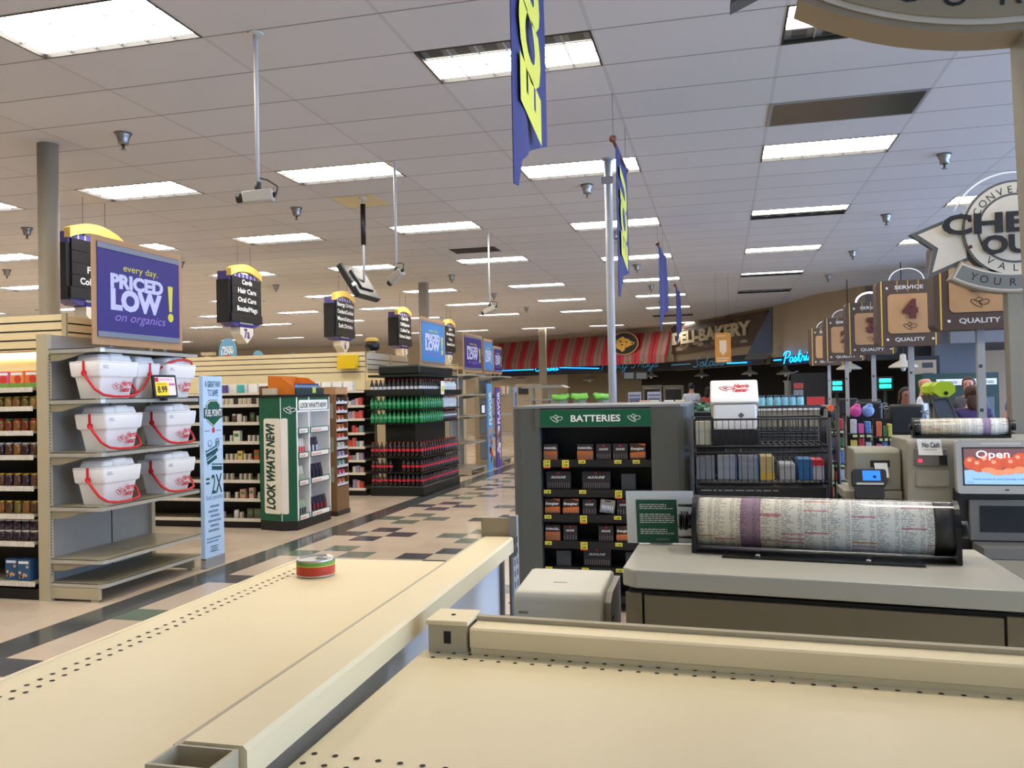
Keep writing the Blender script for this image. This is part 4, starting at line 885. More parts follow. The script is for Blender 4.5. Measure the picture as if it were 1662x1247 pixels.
# vents and stained tile
o = thing('ceiling_vent', 'dark metal ceiling vent between two lights at the upper right', 'vent', (CX+TX*1.5, CY+TY*4.5, CH))
mb = MB(); mb.box(CX+TX+.02, CX+2*TX-.02, CY+4*TY+.02, CY+5*TY-.02, CH-.006, CH-.001); part(o, 'plate', mb, mat('dark_metal', (120, 116, 108), .28, .9))
mb = MB()
for a in ((0, .02, 0, 1), (.98, 1, 0, 1)): mb.box(CX+TX*(1+a[0])+.0, CX+TX*(1+a[1]), CY+4*TY, CY+5*TY, CH-.008, CH-.001)
for a in (4, 4.965): mb.box(CX+TX*1.02, CX+TX*1.98, CY+a*TY, CY+(a+.035)*TY, CH-.008, CH-.001)
part(o, 'frame', mb, PGREY)
o = thing('ceiling_vent', 'open dark ceiling vent near the third security camera pole', 'vent', (CX-2.5*TX, CY+13.5*TY, CH))
mb = MB(); mb.box(CX-2.78*TX, CX-2.2*TX, CY+13.25*TY, CY+13.98*TY, CH-.006, CH-.001); part(o, 'opening', mb, mat('vent_dark', (46, 34, 30), .7)); mb = MB(); mb.box(CX-2.8*TX, CX-2.78*TX, CY+13.25*TY, CY+13.98*TY, CH-.009, CH-.001); mb.box(CX-2.2*TX, CX-2.18*TX, CY+13.25*TY, CY+13.98*TY, CH-.009, CH-.001); part(o, 'rim', mb, DARK)
o = solo('stained_ceiling_tile', 'yellowed ceiling tile around the hanging monitor pole', 'ceiling tile', MB().box(CX-2.98*TX, CX-2.55*TX, CY+7.03*TY, CY+7.97*TY, CH-.003, CH-.001), [mat('yellowed_tile', (222, 208, 160), .8, var=.12, scale=5)])
# ================================================================ BATTERY STAND
KGREY = mat('kiosk_grey', (82, 84, 80), .45, var=.03); KBLK = mat('kiosk_black', (15, 15, 16), .5)
t = thing('battery_stand', 'grey battery display stand with a green batteries header', 'display stand', (-.86, 6.7, 0))
x0, x1, y0, y1, zt, ox0, ox1 = -1.49, -.225, 6.0, 7.45, 1.462, -1.278, -.482
mb = MB()
def fold(pts, z0, z1): mb.prism([(x, y, z0) for x, y in pts], (0, 0, z1-z0), True)
L_ = [(ox0, y0), (x0+.07, y0), (x0+.03, y0+.012), (x0+.008, y0+.035), (x0, y0+.08), (x0, y1), (x0+.02, y1), (x0+.02, y0+.09), (ox0, y0+.06)]
mb.prism([(x, y, 0) for x, y in L_], (0, 0, zt)); part(t, 'side_panel', mb, KGREY); mb = MB(); R_ = [(ox1, y0), (x1-.07, y0), (x1-.03, y0+.012), (x1-.008, y0+.035), (x1, y0+.08), (x1, y1), (x1-.02, y1), (x1-.02, y0+.09), (ox1, y0+.06)]
mb.prism([(x, y, 0) for x, y in R_][::-1], (0, 0, zt)); part(t, 'side_panel', mb, KGREY)
mb = MB(); mb.box(x0+.021, x1-.021, y0+.30, y0+.32, 0, zt); mb.box(ox0, ox1, y0+.02, y0+.3, 1.335, 1.35); mb.box(ox0-.002, ox0, y0+.06, y0+.3, 0, 1.34); mb.box(ox1, ox1+.002, y0+.06, y0+.3, 0, 1.34); part(t, 'recess_lining', mb, KBLK)
mb = MB(); mb.prism([(x0-.004, y0+.07, zt+.0005), (x0+.05, y0-.004, zt+.0005), (x1-.05, y0-.004, zt+.0005), (x1+.004, y0+.07, zt+.0005), (x1+.004, y1, zt+.0005), (x0-.004, y1, zt+.0005)], (0, 0, .018)); part(t, 'top', mb, mat('kiosk_top', (120, 122, 122), .4))
mb = MB(); mb.box(ox0-.03, ox0+.002, y0-.02, y0+.0, 1.32, 1.455); mb.box(ox0+.002, ox1+.008, y0-.018, y0+.018, 1.325, 1.455); part(t, 'header_box', mb, KGREY)
mb = MB(); mb.M(0).panel((ox0+.012, y0-.0185, 1.333), XP, ZP, .79, .115, .004); mb.M(1).text('BATTERIES', (ox0+.41, y0-.0235, 1.366), XP, ZP, .046, .355, .02, align='C')
for q in (.125, .68): mb.strokes(FLOWER, Vector((ox0+q, y0-.0235, 1.39)), XP, ZP, .052, .0022, 4)
part(t, 'header_sign', mb, [mat('kroger_green', (0, 84, 52), .4), PAPER])
kz = [1.088, .872, .690, .500, .316, .12]
for k, z in enumerate(kz):
    mb = MB(); mb.box(ox0+.003, ox1-.003, y0+.03, y0+.295, z-.012, z); mb.box(ox0+.003, ox1-.003, y0+.018, y0+.03, z-.05, z+.003); s_ = part(t, 'shelf', mb, KBLK)
    for q, big in {0: ((.01, 1), (.147, 1), (.267, 0), (.525, 0), (.655, 0)), 1: ((.01, 0), (.268, 0), (.525, 1)), 2: ((.01, 0), (.27, 1), (.515, 0)), 3: ((.01, 0), (.27, 1), (.52, 0)), 4: ((.01, 0), (.275, 0), (.52, 0))}.get(k, ()):
        mb = MB(); mb.M(0).panel((ox0+.008+q, y0+.0175, z-.026-.034*big), XP, ZP, .05, .026+.034*big, .001); mb.M(1).text('3.99' if not big else '2.99', (ox0+.033+q, y0+.016, z-.022), XP, ZP, .014, .034, .02, align='C')
        if big: mb.text('3.00', (ox0+.033+q, y0+.016, z-.046), XP, ZP, .016, .032, .03, align='C'); mb.M(2).panel((ox0+.008+q, y0+.016, z-.060), XP, ZP, .05, .008, .0005)
        part(s_, 'price_tag', mb, [mat('tag_yellow', (226, 214, 70), .5), INK, RED])
COPP = mat('copper_print', (186, 104, 50), .4); ALKB = mat('dark_carton', (46, 40, 42), .45); CELL = mat('battery_cells', (120, 112, 108), .35, .3); ORNG = mat('orange_print', (226, 116, 40), .45)
def battery(kind, w, label, group=None, h=.112):
    mb = MB(); mb.box(-w/2, w/2, -.014, .014, 0, h, .002, 1); y = -.0146
    if kind == 'copper': mb.M(1).panel((-w/2, y, 0), XP, ZP, w, h*.55, .0006); mb.M(3).text('DURACELL', (0, y-.0005, h*.68), XP, ZP, h*.13, w*.9, .03, align='C')
    if kind == 'dark': mb.M(2).panel((-w*.05, y, h*.84), XP, ZP, h*.12, h*.12, .0006); mb.M(3).text('ALKALINE', (0, y-.0005, h*.60), XP, ZP, h*.13, w*.62, .02, .3, align='C')
    if kind == 'orange': mb.M(1).prism([(-w/2, y, h*.12), (w/2, y, h*.12), (w/2, y, h*.5), (-w/2, y, h*.42)], (0, -.0006, 0)); mb.M(3).text('Energizer', (0, y-.0008, h*.62), XP, ZP, h*.15, w*.9, .03, .2, align='C'); mb.M(1).prism([(0, y, h), (w/2, y, h), (w/2, y, h*.85)], (0, -.0006, 0))
    if kind != 'plain':
        mb.M(4); n = max(4, int(w/.017))
        for k in range(n): x = -w*.42+w*.84*k/(n-1); mb.box(x-.0035, x+.0035, y-.0012, y, h*.06, h*.36)
    return solo('battery_pack', label, 'battery pack', mb, [{'copper': ALKB, 'dark': ALKB, 'orange': mat('orange_carton', (70, 44, 34), .45), 'plain': mat('charcoal_pack', (58, 60, 62), .5)}[kind], COPP if kind == 'copper' else ORNG, RED, PAPER, CELL], group)
def bx(u0, u1): a, b = Yp(u0, 800, 6.06), Yp(u1, 800, 6.06); w = b.x-a.x; return min(max((a.x+b.x)/2, ox0+w/2+.008), ox1-w/2-.008), w
rn = ['top', 'second', 'third', 'fourth', 'fifth']
for row, items in enumerate([[('copper', 880, 904), ('copper', 937, 965), ('dark', 968, 994), ('dark', 995, 1021), ('orange', 1023, 1050)], [('dark', 884, 927), ('dark', 942, 992), ('plain', 1008, 1033)], [('orange', 883, 909), ('orange', 912, 940), ('dark', 944, 968), ('dark', 1000, 1023)], [('copper', 882, 908), ('dark', 912, 936), ('dark', 969, 995), ('orange', 998, 1024)], [('plain', 900, 925), ('dark', 942, 990), ('plain', 1012, 1036)]]):
    cnt = {}
    for kind, u0, u1 in items:
        cx, w = bx(u0, u1); cnt[kind] = cnt.get(kind, 0)+1; tot = sum(1 for q in items if q[0] == kind)
        nmn = {'copper': 'copper-topped black', 'dark': 'dark', 'orange': 'black and orange', 'plain': 'plain charcoal'}[kind]
        pos = '' if tot == 1 else [', left one', ', right one'][cnt[kind]-1]
        o = battery(kind, w*.93, '%s battery pack, %s shelf of the battery stand%s' % (nmn, rn[row], pos), 'battery packs', .112 if w < .17 else .128); o.location = (cx, 6.075+.03*(w > .17), kz[row]+.0005)
mb = MB(); mb.box(-.055, .055, -.01, .01, 0, .10, .003, 1); mb.M(1)
for k in range(6): mb.cyl((-.035+.014*k, -.013, .005), (-.035+.014*k, -.013, .06), .006, n=8)
mb.M(2).box(-.02, .02, -.011, .011, .083, .091)
o = solo('battery_pack', 'silver battery pack tilted on the third shelf of the stand', 'battery pack', mb, [STEEL, mat('white_cells', (214, 218, 224), .3, .3), INK], 'battery packs'); cx, w = bx(970, 997); o.location = (cx, 6.09, kz[2]+.009); o.rotation_euler = (0, .12, .05)
# things standing beyond the stand
o = thing('serving_counter', 'long dark serving counter behind the battery stand', 'counter', (.2, 10.2, 0))
mb = MB(); mb.box(-2.0, .75, 9.9, 10.9, 0, 1.38, .02); part(o, 'body', mb, mat('counter_dark', (42, 40, 40), .5)); mb = MB(); mb.box(-2.02, .77, 9.88, 10.92, 1.381, 1.42, .01); part(o, 'top', mb, mat('counter_top_grey', (92, 92, 92), .35))
LIMEG = mat('lime_film', (104, 180, 66), .4, var=.2, scale=12); SALAD = mat('salad_bag', (150, 166, 150), .3, var=.5, scale=18)
for k, u in enumerate((910, 941, 978)):
    p = Yp(u, 655, 10.05); mb = MB(); rr = random.Random(k); W_ = .104
    rings = [[Vector((W_*q*math.cos(a)*rr.uniform(.93, 1.07), .07*q*math.sin(a), z)) for a in [2*PI*i/12 for i in range(12)]] for z, q in ((0, .55), (.03, .72), (.07, .8), (.10, .82))]
    mb.loft(rings); mb.M(1); mb.loft([[Vector((W_*q*math.cos(a)*rr.uniform(.88, 1.1), d*math.sin(a), z+rr.uniform(-.014, .014))) for a in [2*PI*i/16 for i in range(16)]] for z, q, d in ((.075, .86, .075), (.10, 1.0, .07), (.125, 1.06, .03), (.14, 1.0, .008))])
    o = solo('salad_bag', 'lime-topped salad bag on the serving counter, %s of three from the left' % ['first', 'second', 'third'][k], 'salad bag', mb, [SALAD, LIMEG], 'lime salad bags'); o.location = (p.x, 10.05, 1.4205); o.rotation_euler = (0, 0, .15*k)
for k, (u0, u1) in enumerate(((1020, 1041), (1051, 1073))):
    a, b = Yp(u0, 655, 10.0), Yp(u1, 655, 10.0); mb = MB(); mb.box(a.x, b.x, 9.99, 10.0, 1.4205, 1.57, .002); mb.M(1).box(a.x, b.x, 9.99, 10.05, 1.4205, 1.426); mb.M(2); mb.panel((a.x+.01, 9.9895, 1.44), XP, ZP, b.x-a.x-.02, .06, .001); mb.panel((a.x+.01, 9.9895, 1.52), XP, ZP, b.x-a.x-.02, .02, .001)
    solo('card_stand', 'grey printed card standing on the serving counter, %s of two' % ['left', 'right'][k], 'card', mb, [mat('card_grey', (150, 154, 172), .5, var=.3, scale=25), PGREY, mat('card_dark', (90, 90, 110), .5, var=.5, scale=30)], 'grey printed cards')
for k, (u, c, cn) in enumerate(((1046, (214, 150, 130), 'pink'), (1062, (190, 210, 170), 'pale green'), (1086, (190, 196, 206), 'silver'), (1104, (196, 186, 160), 'cream'))):
    p = Yp(u, 658, 9.95); mb = MB(); mb.box(-.055, .055, -.04, .04, 0, .05, .008)
    o = solo('small_tub', 'small %s tub on the serving counter before the cards' % cn, 'tub', mb, [mat('tub_'+cn.replace(' ', '_'), c, .5)]); o.location = (p.x, 9.94, 1.4205)
t = thing('bottle_cooler_rack', 'thin metal two-tier tasting rack behind the battery stand', 'rack', (-2.4, 12.5, 0))
a, b = Yp(850, 628, 12.5), Yp(922, 628, 12.5)
mb = MB(); mb.prism([(a.x, 12.3, 1.66), (b.x, 12.3, 1.66), (b.x-.08, 12.3, 1.70), (a.x+.05, 12.3, 1.70)], (0, .4, 0)); part(t, 'top_shelf', mb, STEEL)
mb = MB(); mb.box(a.x+.05, b.x-.2, 12.32, 12.68, 1.47, 1.49); part(t, 'shelf', mb, STEEL)
mb = MB(); mb.box(a.x+.1, b.x-.15, 12.3, 12.7, 0, 1.35); part(t, 'base', mb, mat('rack_base', (60, 58, 54), .5))
for x in (a.x+.14, b.x-.3): mb = MB(); mb.box(x, x+.03, 12.48, 12.52, 1.35, 1.66); part(t, 'post', mb, PGREY)
# ================================================================ CART WITH A COOLER
WIRE = mat('black_wire', (20, 20, 22), .4)
def cart(label, ox, oy, w, d, zt, n=22):
    t = thing('shopping_cart', label, 'cart', (ox+w/2, oy+d/2, 0))
    for z0, z1, nm_ in ((zt-.18, zt, 'upper_basket'), (zt-.42, zt-.22, 'lower_basket')):
        mb = MB()
        for z in (z0, z1): mb.tube([(ox, oy, z), (ox+w, oy, z), (ox+w, oy+d, z), (ox, oy+d, z)], .007, 5, True)
        for k in range(n+1):
            x = ox+w*k/n
            for y in (oy, oy+d): mb.cyl((x, y, z0), (x, y, z1), .0028, n=4)
            mb.cyl((x, oy, z0), (x, oy+d, z0), .0028, n=4)
        for k in range(1, 10):
            y = oy+d*k/10; mb.cyl((ox, y, z0), (ox, y, z1), .0028, n=4); mb.cyl((ox+w, y, z0), (ox+w, y, z1), .0028, n=4)
        mb.cyl((ox, oy+d/2, z0), (ox+w, oy+d/2, z0), .004, n=4); part(t, nm_, mb, WIRE)
    mb = MB()
    for x in (ox-.008, ox+w+.008):
        for y in (oy, oy+d): mb.cyl((x, y, .12), (x, y, zt+.005), .014, n=8)
    mb.box(ox, ox+w, oy, oy+d, .28, .31); part(t, 'frame', mb, WIRE)
    for x in (ox+.03, ox+w-.03):
        for y in (oy+.03, oy+d-.03): mb = MB(); mb.cyl((x-.015, y, .06), (x+.015, y, .06), .06, n=14); mb.cyl((x, y, .06), (x, y, .13), .01, n=6); part(t, 'wheel', mb, DARK)
    return t
t = cart('black wire cart in front carrying a white foam cooler', -.185, 5.78, .85, .50, 1.375)
mb = MB(); mb.tube([(.68, 5.80, 1.37), (.69, 5.80, 1.44), (.69, 6.26, 1.44), (.68, 6.26, 1.37)], .014, 7); mb.M(1).cyl((.69, 5.79, 1.44), (.69, 5.86, 1.44), .022, n=8); part(t, 'push_handle', mb, [BLACK, mat('handle_orange', (214, 100, 60), .5)])
mb = MB(); mb.box(-.17, .65, 5.80, 6.25, .83, .93, .01); mb.M(1); scribble(mb, (-.14, 5.7985, .90), XP, ZP, .5, 1, .012, 2); part(t, 'storage_tray', mb, [KBLK, PGREY])
cart('second black wire cart standing behind the cooler cart', .14, 6.75, .70, .50, 1.43, 18)
def prof_x(mb, pts, x0, x1): mb.prism([(x0, y, z) for y, z in pts], (x1-x0, 0, 0))
o = carton('crate', 'dark crate under the foam cooler in the black wire cart', 'crate', .30, .22, .098, [KBLK]); o.location = (.09, 5.96, 1.203)
t = thing('foam_cooler', 'white foam cooler lying tipped back in the black wire cart', 'foam cooler', (.085, 6.0, 1.2))
mb = MB(); bmt = bmesh.new()
pts = [(5.83, 1.205), (5.815, 1.475), (5.855, 1.495), (6.06, 1.345), (6.07, 1.205)]
va = [bmt.verts.new((-.052, y, z)) for y, z in pts]; vb = [bmt.verts.new((.232, y, z)) for y, z in pts]
def rounded(mb, pts, x0, x1, bev):
    n0 = len(mb.bm.verts); mb.bm.verts.ensure_lookup_table(); f0 = set(mb.bm.faces)
    prof_x(mb, pts, x0, x1); fs = [f for f in mb.bm.faces if f not in f0]
    r = bmesh.ops.bevel(mb.bm, geom=list({e for f in fs for e in f.edges}), offset=bev, segments=3, affect='EDGES', profile=.5)
    for f in r['faces']: f.smooth = True
bmt.free()
rounded(mb, [(5.835, 1.305), (5.815, 1.478), (6.02, 1.40), (6.03, 1.305)], -.050, .230, .015); mb.M(1).lathe([(.02, 0), (.012, .004)], (.13, 5.822, 1.40), 4, 1, False); part(t, 'body', mb, [FOAM, mat('foam_grey_mark', (90, 90, 92), .7)])  # small grey diamond mark on the front of the cooler body
mb = MB(); rounded(mb, [(5.795, 1.482), (5.80, 1.505), (5.965, 1.640), (6.02, 1.62), (6.035, 1.375), (5.83, 1.482)], -.068, .243, .014); part(t, 'lid', mb, FOAM)
lo_, hi_ = Vector((.0875, 5.80, 1.505)), Vector((.0875, 5.965, 1.640)); u_ = (hi_-lo_).normalized(); mb = MB(); brand(mb, lo_+(hi_-lo_)*.56+XP.cross(u_)*.002, XP, u_, .20); part(t, 'printed_logo', mb, HT_RED)
for k, (x, w, h, z, c, lab) in enumerate([(-.115, .10, .16, 1.20, (170, 168, 150), 'pale folded bag in the upper basket of the cooler cart'), (-.11, .12, .15, .962, (112, 116, 122), 'grey carton at the left in the lower basket of the cart'), (.03, .12, .155, .962, (140, 144, 152), 'pale box file second in the lower basket of the cart'), (.17, .12, .155, .962, (134, 138, 148), 'pale box file third in the lower basket of the cart'), (.29, .09, .16, .962, (190, 166, 110), 'yellow based carton in the lower basket of the cart'), (.42, .10, .11, .962, (170, 174, 180), 'short white carton in the lower basket of the cart'), (.535, .09, .14, .962, (40, 110, 170), 'blue carton at the right in the lower basket'), (.615, .07, .13, .962, (190, 190, 206), 'white carton with a red top in the lower basket')]):
    mb = MB(); mb.box(-w/2, w/2, -.12, .12, 0, h, .006)
    if 'red top' in lab: mb.M(1).box(-w/2-.002, w/2+.002, -.122, .122, h*.75, h+.004)
    if 'yellow' in lab: mb.M(1).box(-w/2-.001, w/2+.001, -.121, .121, .001, h*.3)
    if 'box file' in lab: mb.M(2).box(w/2, w/2+.008, -.12, .12, .001, h)
    o = solo('carton', lab, 'carton', mb, [mat('cc%d' % k, c, .6), RED if 'red' in lab else GOLD, BLUE]); o.location = (x, 6.02, z)
    if z > 1.1: o.location = (x-.005, 6.0, 1.2)
for k, (x, w, c, lab) in enumerate([(.30, .12, (70, 40, 34), 'brown packet on the bottom rack of the cooler cart'), (.53, .2, (150, 110, 110), 'pink striped clear tub on the bottom rack of the cart')]):
    mb = MB(); mb.box(-w/2, w/2, -.12, .12, 0, .4, .01); o = solo('packet', lab, 'packet', mb, [mat('pk%d' % k, c, .4, var=.3, scale=30)]); o.location = (x, 6.03, .312)
# ================================================================ NEAREST SELF CHECKOUT
LAM = mat('laminate_grey', (188, 184, 168), .28, var=.02); LAMD = mat('laminate_brown_grey', (124, 112, 88), .45, var=.04)
t = thing('checkout_counter', 'light grey checkout counter carrying the large price list roll', 'counter', (.17, 1.78, 0))
mb = MB(); pts = [(-.17, 1.657, 1.184), (-.196, 1.68, 1.184), (-.190, 1.965, 1.184), (.514, 1.968, 1.184), (.517, 1.60, 1.184), (.50, 1.575, 1.184)]; f0 = set(); mb.prism(pts, (0, 0, .036))
r_ = bmesh.ops.bevel(mb.bm, geom=list(mb.bm.edges), offset=.004, segments=2, affect='EDGES', profile=.5); part(t, 'top', mb, LAM)
mb = MB(); mb.prism([(-.185, 1.678, 0), (-.183, 1.955, 0), (.505, 1.955, 0), (.505, 1.597, 0)], (0, 0, 1.176)); part(t, 'body', mb, KBLK)
def fr(x0, x1): k = (1.590-1.672)/.69; return (x0, 1.668+k*(x0+.19)), (x1, 1.668+k*(x1+.19))
for x0_, x1_, nm_ in ((-.19, -.158, 'stile'), (-.153, .457, 'panel'), (.462, .508, 'stile')):
    (xa, ya), (xb_, yb_) = fr(x0_, x1_); mb = MB(); mb.prism([(xa, ya, .02), (xb_, yb_, .02), (xb_, yb_+.012, .02), (xa, ya+.012, .02)], (0, 0, 1.150 if nm_ == 'panel' else 1.153)); part(t, nm_, mb, LAMD)
# price list roll
g = G('printed_price_list')
ang = g.m('ARCTAN2', g.z, g.y); row = g.m('DIVIDE', ang, .068); rowi = g.m('FLOOR', row); xr = g.m('DIVIDE', g.m('ADD', g.x, .2575), .41)
colf = g.m('MULTIPLY', xr, 9.0); coli = g.m('FLOOR', colf); fc = g.m('FRACT', colf)
rnd = g.white(rowi, coli); cell = g.m('FLOOR', g.m('MULTIPLY', xr, 150)); dots = g.m('GREATER_THAN', g.white(rowi, cell), .25)
txt = g.m('MULTIPLY', g.m('LESS_THAN', g.m('FRACT', row), .50), g.m('MULTIPLY', dots, g.m('MAXIMUM', g.m('LESS_THAN', fc, g.m('ADD', .25, g.m('MULTIPLY', rnd, .35))), g.m('MULTIPLY', g.m('GREATER_THAN', fc, .74), g.m('LESS_THAN', fc, .93)))))
base = g.mix(g.m('GREATER_THAN', g.white(g.m('ADD', rowi, 40), coli), .94), lin((244, 240, 224)), lin((224, 150, 160)))
base = g.mix(g.m('GREATER_THAN', g.white(g.m('ADD', rowi, 90), coli), .985), base, lin((222, 170, 70)))
vio = g.m('MULTIPLY', g.m('GREATER_THAN', xr, .245), g.m('LESS_THAN', xr, .345)); base = g.mix(vio, base, lin((166, 134, 160)))
g.out(g.mix(g.m('MULTIPLY', txt, .60), base, lin((60, 56, 52))), 'Base Color'); g.b.inputs['Roughness'].default_value = .7; LISTM = g.M
CL = bpy.data.materials.new('clear_acrylic'); CL.use_nodes = True; nt = CL.node_tree; nt.nodes.clear()
o_ = nt.nodes.new('ShaderNodeOutputMaterial'); tr = nt.nodes.new('ShaderNodeBsdfTransparent'); gl = nt.nodes.new('ShaderNodeBsdfGlossy'); mx = nt.nodes.new('ShaderNodeMixShader'); fz = nt.nodes.new('ShaderNodeMath'); lw = nt.nodes.new('ShaderNodeLayerWeight'); pw = nt.nodes.new('ShaderNodeMath'); pw.operation = 'POWER'; pw.inputs[1].default_value = 4; fz.operation = 'MULTIPLY_ADD'; fz.inputs[1].default_value = .6; fz.inputs[2].default_value = .05; nt.links.new(lw.outputs['Facing'], pw.inputs[0]); nt.links.new(pw.outputs[0], fz.inputs[0])
gl.inputs['Roughness'].default_value = .04; tr.inputs[0].default_value = (.985, .985, .985, 1)
nt.links.new(fz.outputs[0], mx.inputs[0]); nt.links.new(tr.outputs[0], mx.inputs[1]); nt.links.new(gl.outputs[0], mx.inputs[2]); nt.links.new(mx.outputs[0], o_.inputs[0])
t = thing('price_list_roll', 'large clear tube price list roll on the nearest checkout counter', 'price list roll')
zc = .060; L = .515
mb = MB(); mb.lathe([(.052, -.2475), (.052, .212)], (0, 0, 0), 48, 0); p_ = part(t, 'paper_roll', mb, LISTM); p_.location = (0, 0, zc)
mb = MB(); mb.lathe([(.0560, -.2475), (.0560, .2475)], (0, 0, zc), 48, 0, cap=False); part(t, 'clear_tube', mb, CL)
mb = MB(); mb.lathe([(.0535, .2135), (.0535, .2470)], (0, 0, zc), 32, 0); part(t, 'end_hub', mb, KBLK)
for s in (-1, 1):
    mb = MB(); x = s*.2475; pts = [(x, -.057, .0), (x, .057, .0)]+[(x, .057*math.cos(a), zc+.057*math.sin(a)) for a in [PI*k/14 for k in range(15)]]
    mb.prism(pts, (s*.010, 0, 0)); e_ = part(t, 'end_plate', mb, BLACK)
    mb = MB(); mb.cyl((s*.2575, 0, zc), (s*.275, 0, zc), .017, n=16)
    if s < 0:
        for k in range(3): mb.lathe([(.021-.003*(k % 2), -.290+k*.006), (.021, -.286+k*.006)], (0, 0, zc), 14, 0)
        mb.cyl((-.2575, 0, zc+.045), (-.262, 0, zc+.045), .006, n=8); mb.cyl((-.2575, 0, zc-.03), (-.262, 0, zc-.03), .006, n=8)
        for dz in (-.035, -.012, .012, .035): mb.cyl((-.258, -.012, zc+dz), (-.292, -.012, zc+dz), .0035, n=6)
    part(e_, 'winding_knob', mb, BLACK)
mb = MB(); mb.box(-.247, .247, -.056, .056, .0005, .003); mb.prism([(-.247, .0565, .0), (-.247, .0595, .0), (-.247, .0595, .014), (-.247, .0565, .014)], (.494, 0, 0)); part(t, 'cradle', mb, BLACK)
mb = MB(); mb.box(-.19, .19, -.095, .06, 0, .003); part(t, 'base_plate', mb, BLACK)
for x in (-.12, .09): mb = MB(); mb.lathe([(.006, .003), (.005, .006), (.002, .007)], (x, -.076, 0), 10); part(t, 'screw', mb, STEEL)
t.location = (.195, 1.872, 1.2205); t.rotation_euler = (0, 0, -.118)
roll2 = dup(t, (1.37, 5.50, 1.262), PI-.10, 'small clear tube price list roll on the farther self checkout cabinet')
# leaning notice
t = thing('notice_card', 'white card with a green printed notice standing behind the price list roll', 'card', (-.143, 2.0, 1.22))
a = Vector((-.214, 1.945, 1.2215)); r = Vector((1, .06, 0)).normalized(); u = Vector((-.03, .10, 1)).normalized(); w_ = .152; h_ = .118
mb = MB(); mb.panel(a, r, u, w_, h_, .002); mb.prism([a+r*.05, a+r*.10, a+r*.10+Vector((0, .016, -.0)), a+r*.05+Vector((0, .016, 0))], (0, 0, .004)); part(t, 'card', mb, PAPER)
n_ = r.cross(u); mb = MB(); mb.M(0).panel(a+r*.022+u*.001+n_*.002, r, u, .092, .097, .0008); mb.M(1)
for b_, k_ in ((.086, 3), (.064, 5), (.030, 3)): scribble(mb, a+r*.030+u*b_+n_*.003, r, u, .078, k_, .0042*k_, k_, .0045, .45)
mb.M(2).panel(a+r*.065+u*.006+n_*.0028, r, u, .03, .005, .0003); part(t, 'printed_notice', mb, [mat('notice_green', (26, 92, 66), .5), PAPER, mat('notice_grey', (96, 130, 110), .5)])
# receipt printer in the foreground
t = thing('receipt_printer', 'cream boxy receipt printer left of the checkout counter', 'printer', (-.33, 1.82, .9))
PRN = mat('printer_cream', (206, 202, 184), .4, var=.02); mb = MB()
pf = [(1.735, .98), (1.728, 1.136), (1.738, 1.152), (1.90, 1.165), (1.93, 1.16), (1.93, .98)]
rounded(mb, pf, -.432, -.245, .007); part(t, 'case', mb, PRN)
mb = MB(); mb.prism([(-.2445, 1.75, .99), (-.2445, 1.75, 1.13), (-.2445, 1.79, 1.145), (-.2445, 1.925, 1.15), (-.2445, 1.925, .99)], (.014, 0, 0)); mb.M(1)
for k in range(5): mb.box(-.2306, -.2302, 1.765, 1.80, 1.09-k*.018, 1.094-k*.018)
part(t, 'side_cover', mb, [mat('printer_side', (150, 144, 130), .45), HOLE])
mb = MB(); mb.M(0).panel((-.425, 1.7305, 1.105), XP, Vector((0, -.04, 1)), .028, .009, .001); mb.M(1).text('EPSON', (-.411, 1.729, 1.107), XP, ZP, .0048, .019, .02, align='C'); mb.M(1).box(-.36, -.33, 1.80, 1.801, 1.158, 1.1586); part(t, 'badge', mb, [mat('badge_pale', (214, 212, 204), .4), INK])
o = thing('printer_pedestal', 'low grey cabinet holding the receipt printer', 'cabinet', (-.33, 1.85, 0)); mb = MB(); mb.box(-.44, -.215, 1.72, 1.97, 0, .979, .004); part(o, 'body', mb, LAMD); mb = MB(); mb.box(-.43, -.225, 1.712, 1.72, .1, .9); part(o, 'door', mb, LAMD)
# ================================================================ FARTHER SELF CHECKOUT
t = thing('self_checkout', 'grey self checkout cabinet with an open orange fruit screen', 'self checkout', (1.4, 5.6, 0))
SCO = mat('checkout_grey', (150, 146, 130), .45, var=.03); SCD = mat('checkout_dark_grey', (104, 102, 96), .5)  # second, darker grey for the slot, scanner parts, plinth and pedestal
mb = MB(); prof = [(5.40, .0), (5.40, .62), (5.355, 1.235), (5.372, 1.26), (5.85, 1.26), (5.85, 0)]; rounded(mb, prof, 1.052, 2.1, .012); part(t, 'cabinet', mb, SCO)
def sf(u, v, off=0): return Yp(u, v, 5.37-off)
a, b = sf(1483, 728), sf(1538, 757); mb = MB(); mb.box(a.x, b.x, 5.345, 5.40, b.z, a.z, .008); mb.M(1).box(sf(1522, 728).x, b.x-.008, 5.342, 5.35, b.z+.01, a.z-.04); mb.M(2).box(sf(1489, 745).x, sf(1495, 750).x, 5.341, 5.35, sf(1489, 750).z, sf(1489, 745).z); part(t, 'cash_slot', mb, [SCD, KBLK, mat('red_lamp', (255, 40, 60), .4, emit=3)])
a, b = sf(1486, 763), sf(1541, 791); mb = MB(); mb.box(a.x, b.x, 5.358, 5.44, b.z, a.z, .01); part(t, 'door', mb, SCO)
a = sf(1548, 800); mb = MB(); mb.lathe([(.014, 0), (.014, -.01)], (a.x, 5.37, a.z), 12, 1); mb.M(1).lathe([(.007, 0), (.007, -.012)], (a.x, 5.37, a.z), 8, 1); part(t, 'key_lock', mb, [STEEL, INK])
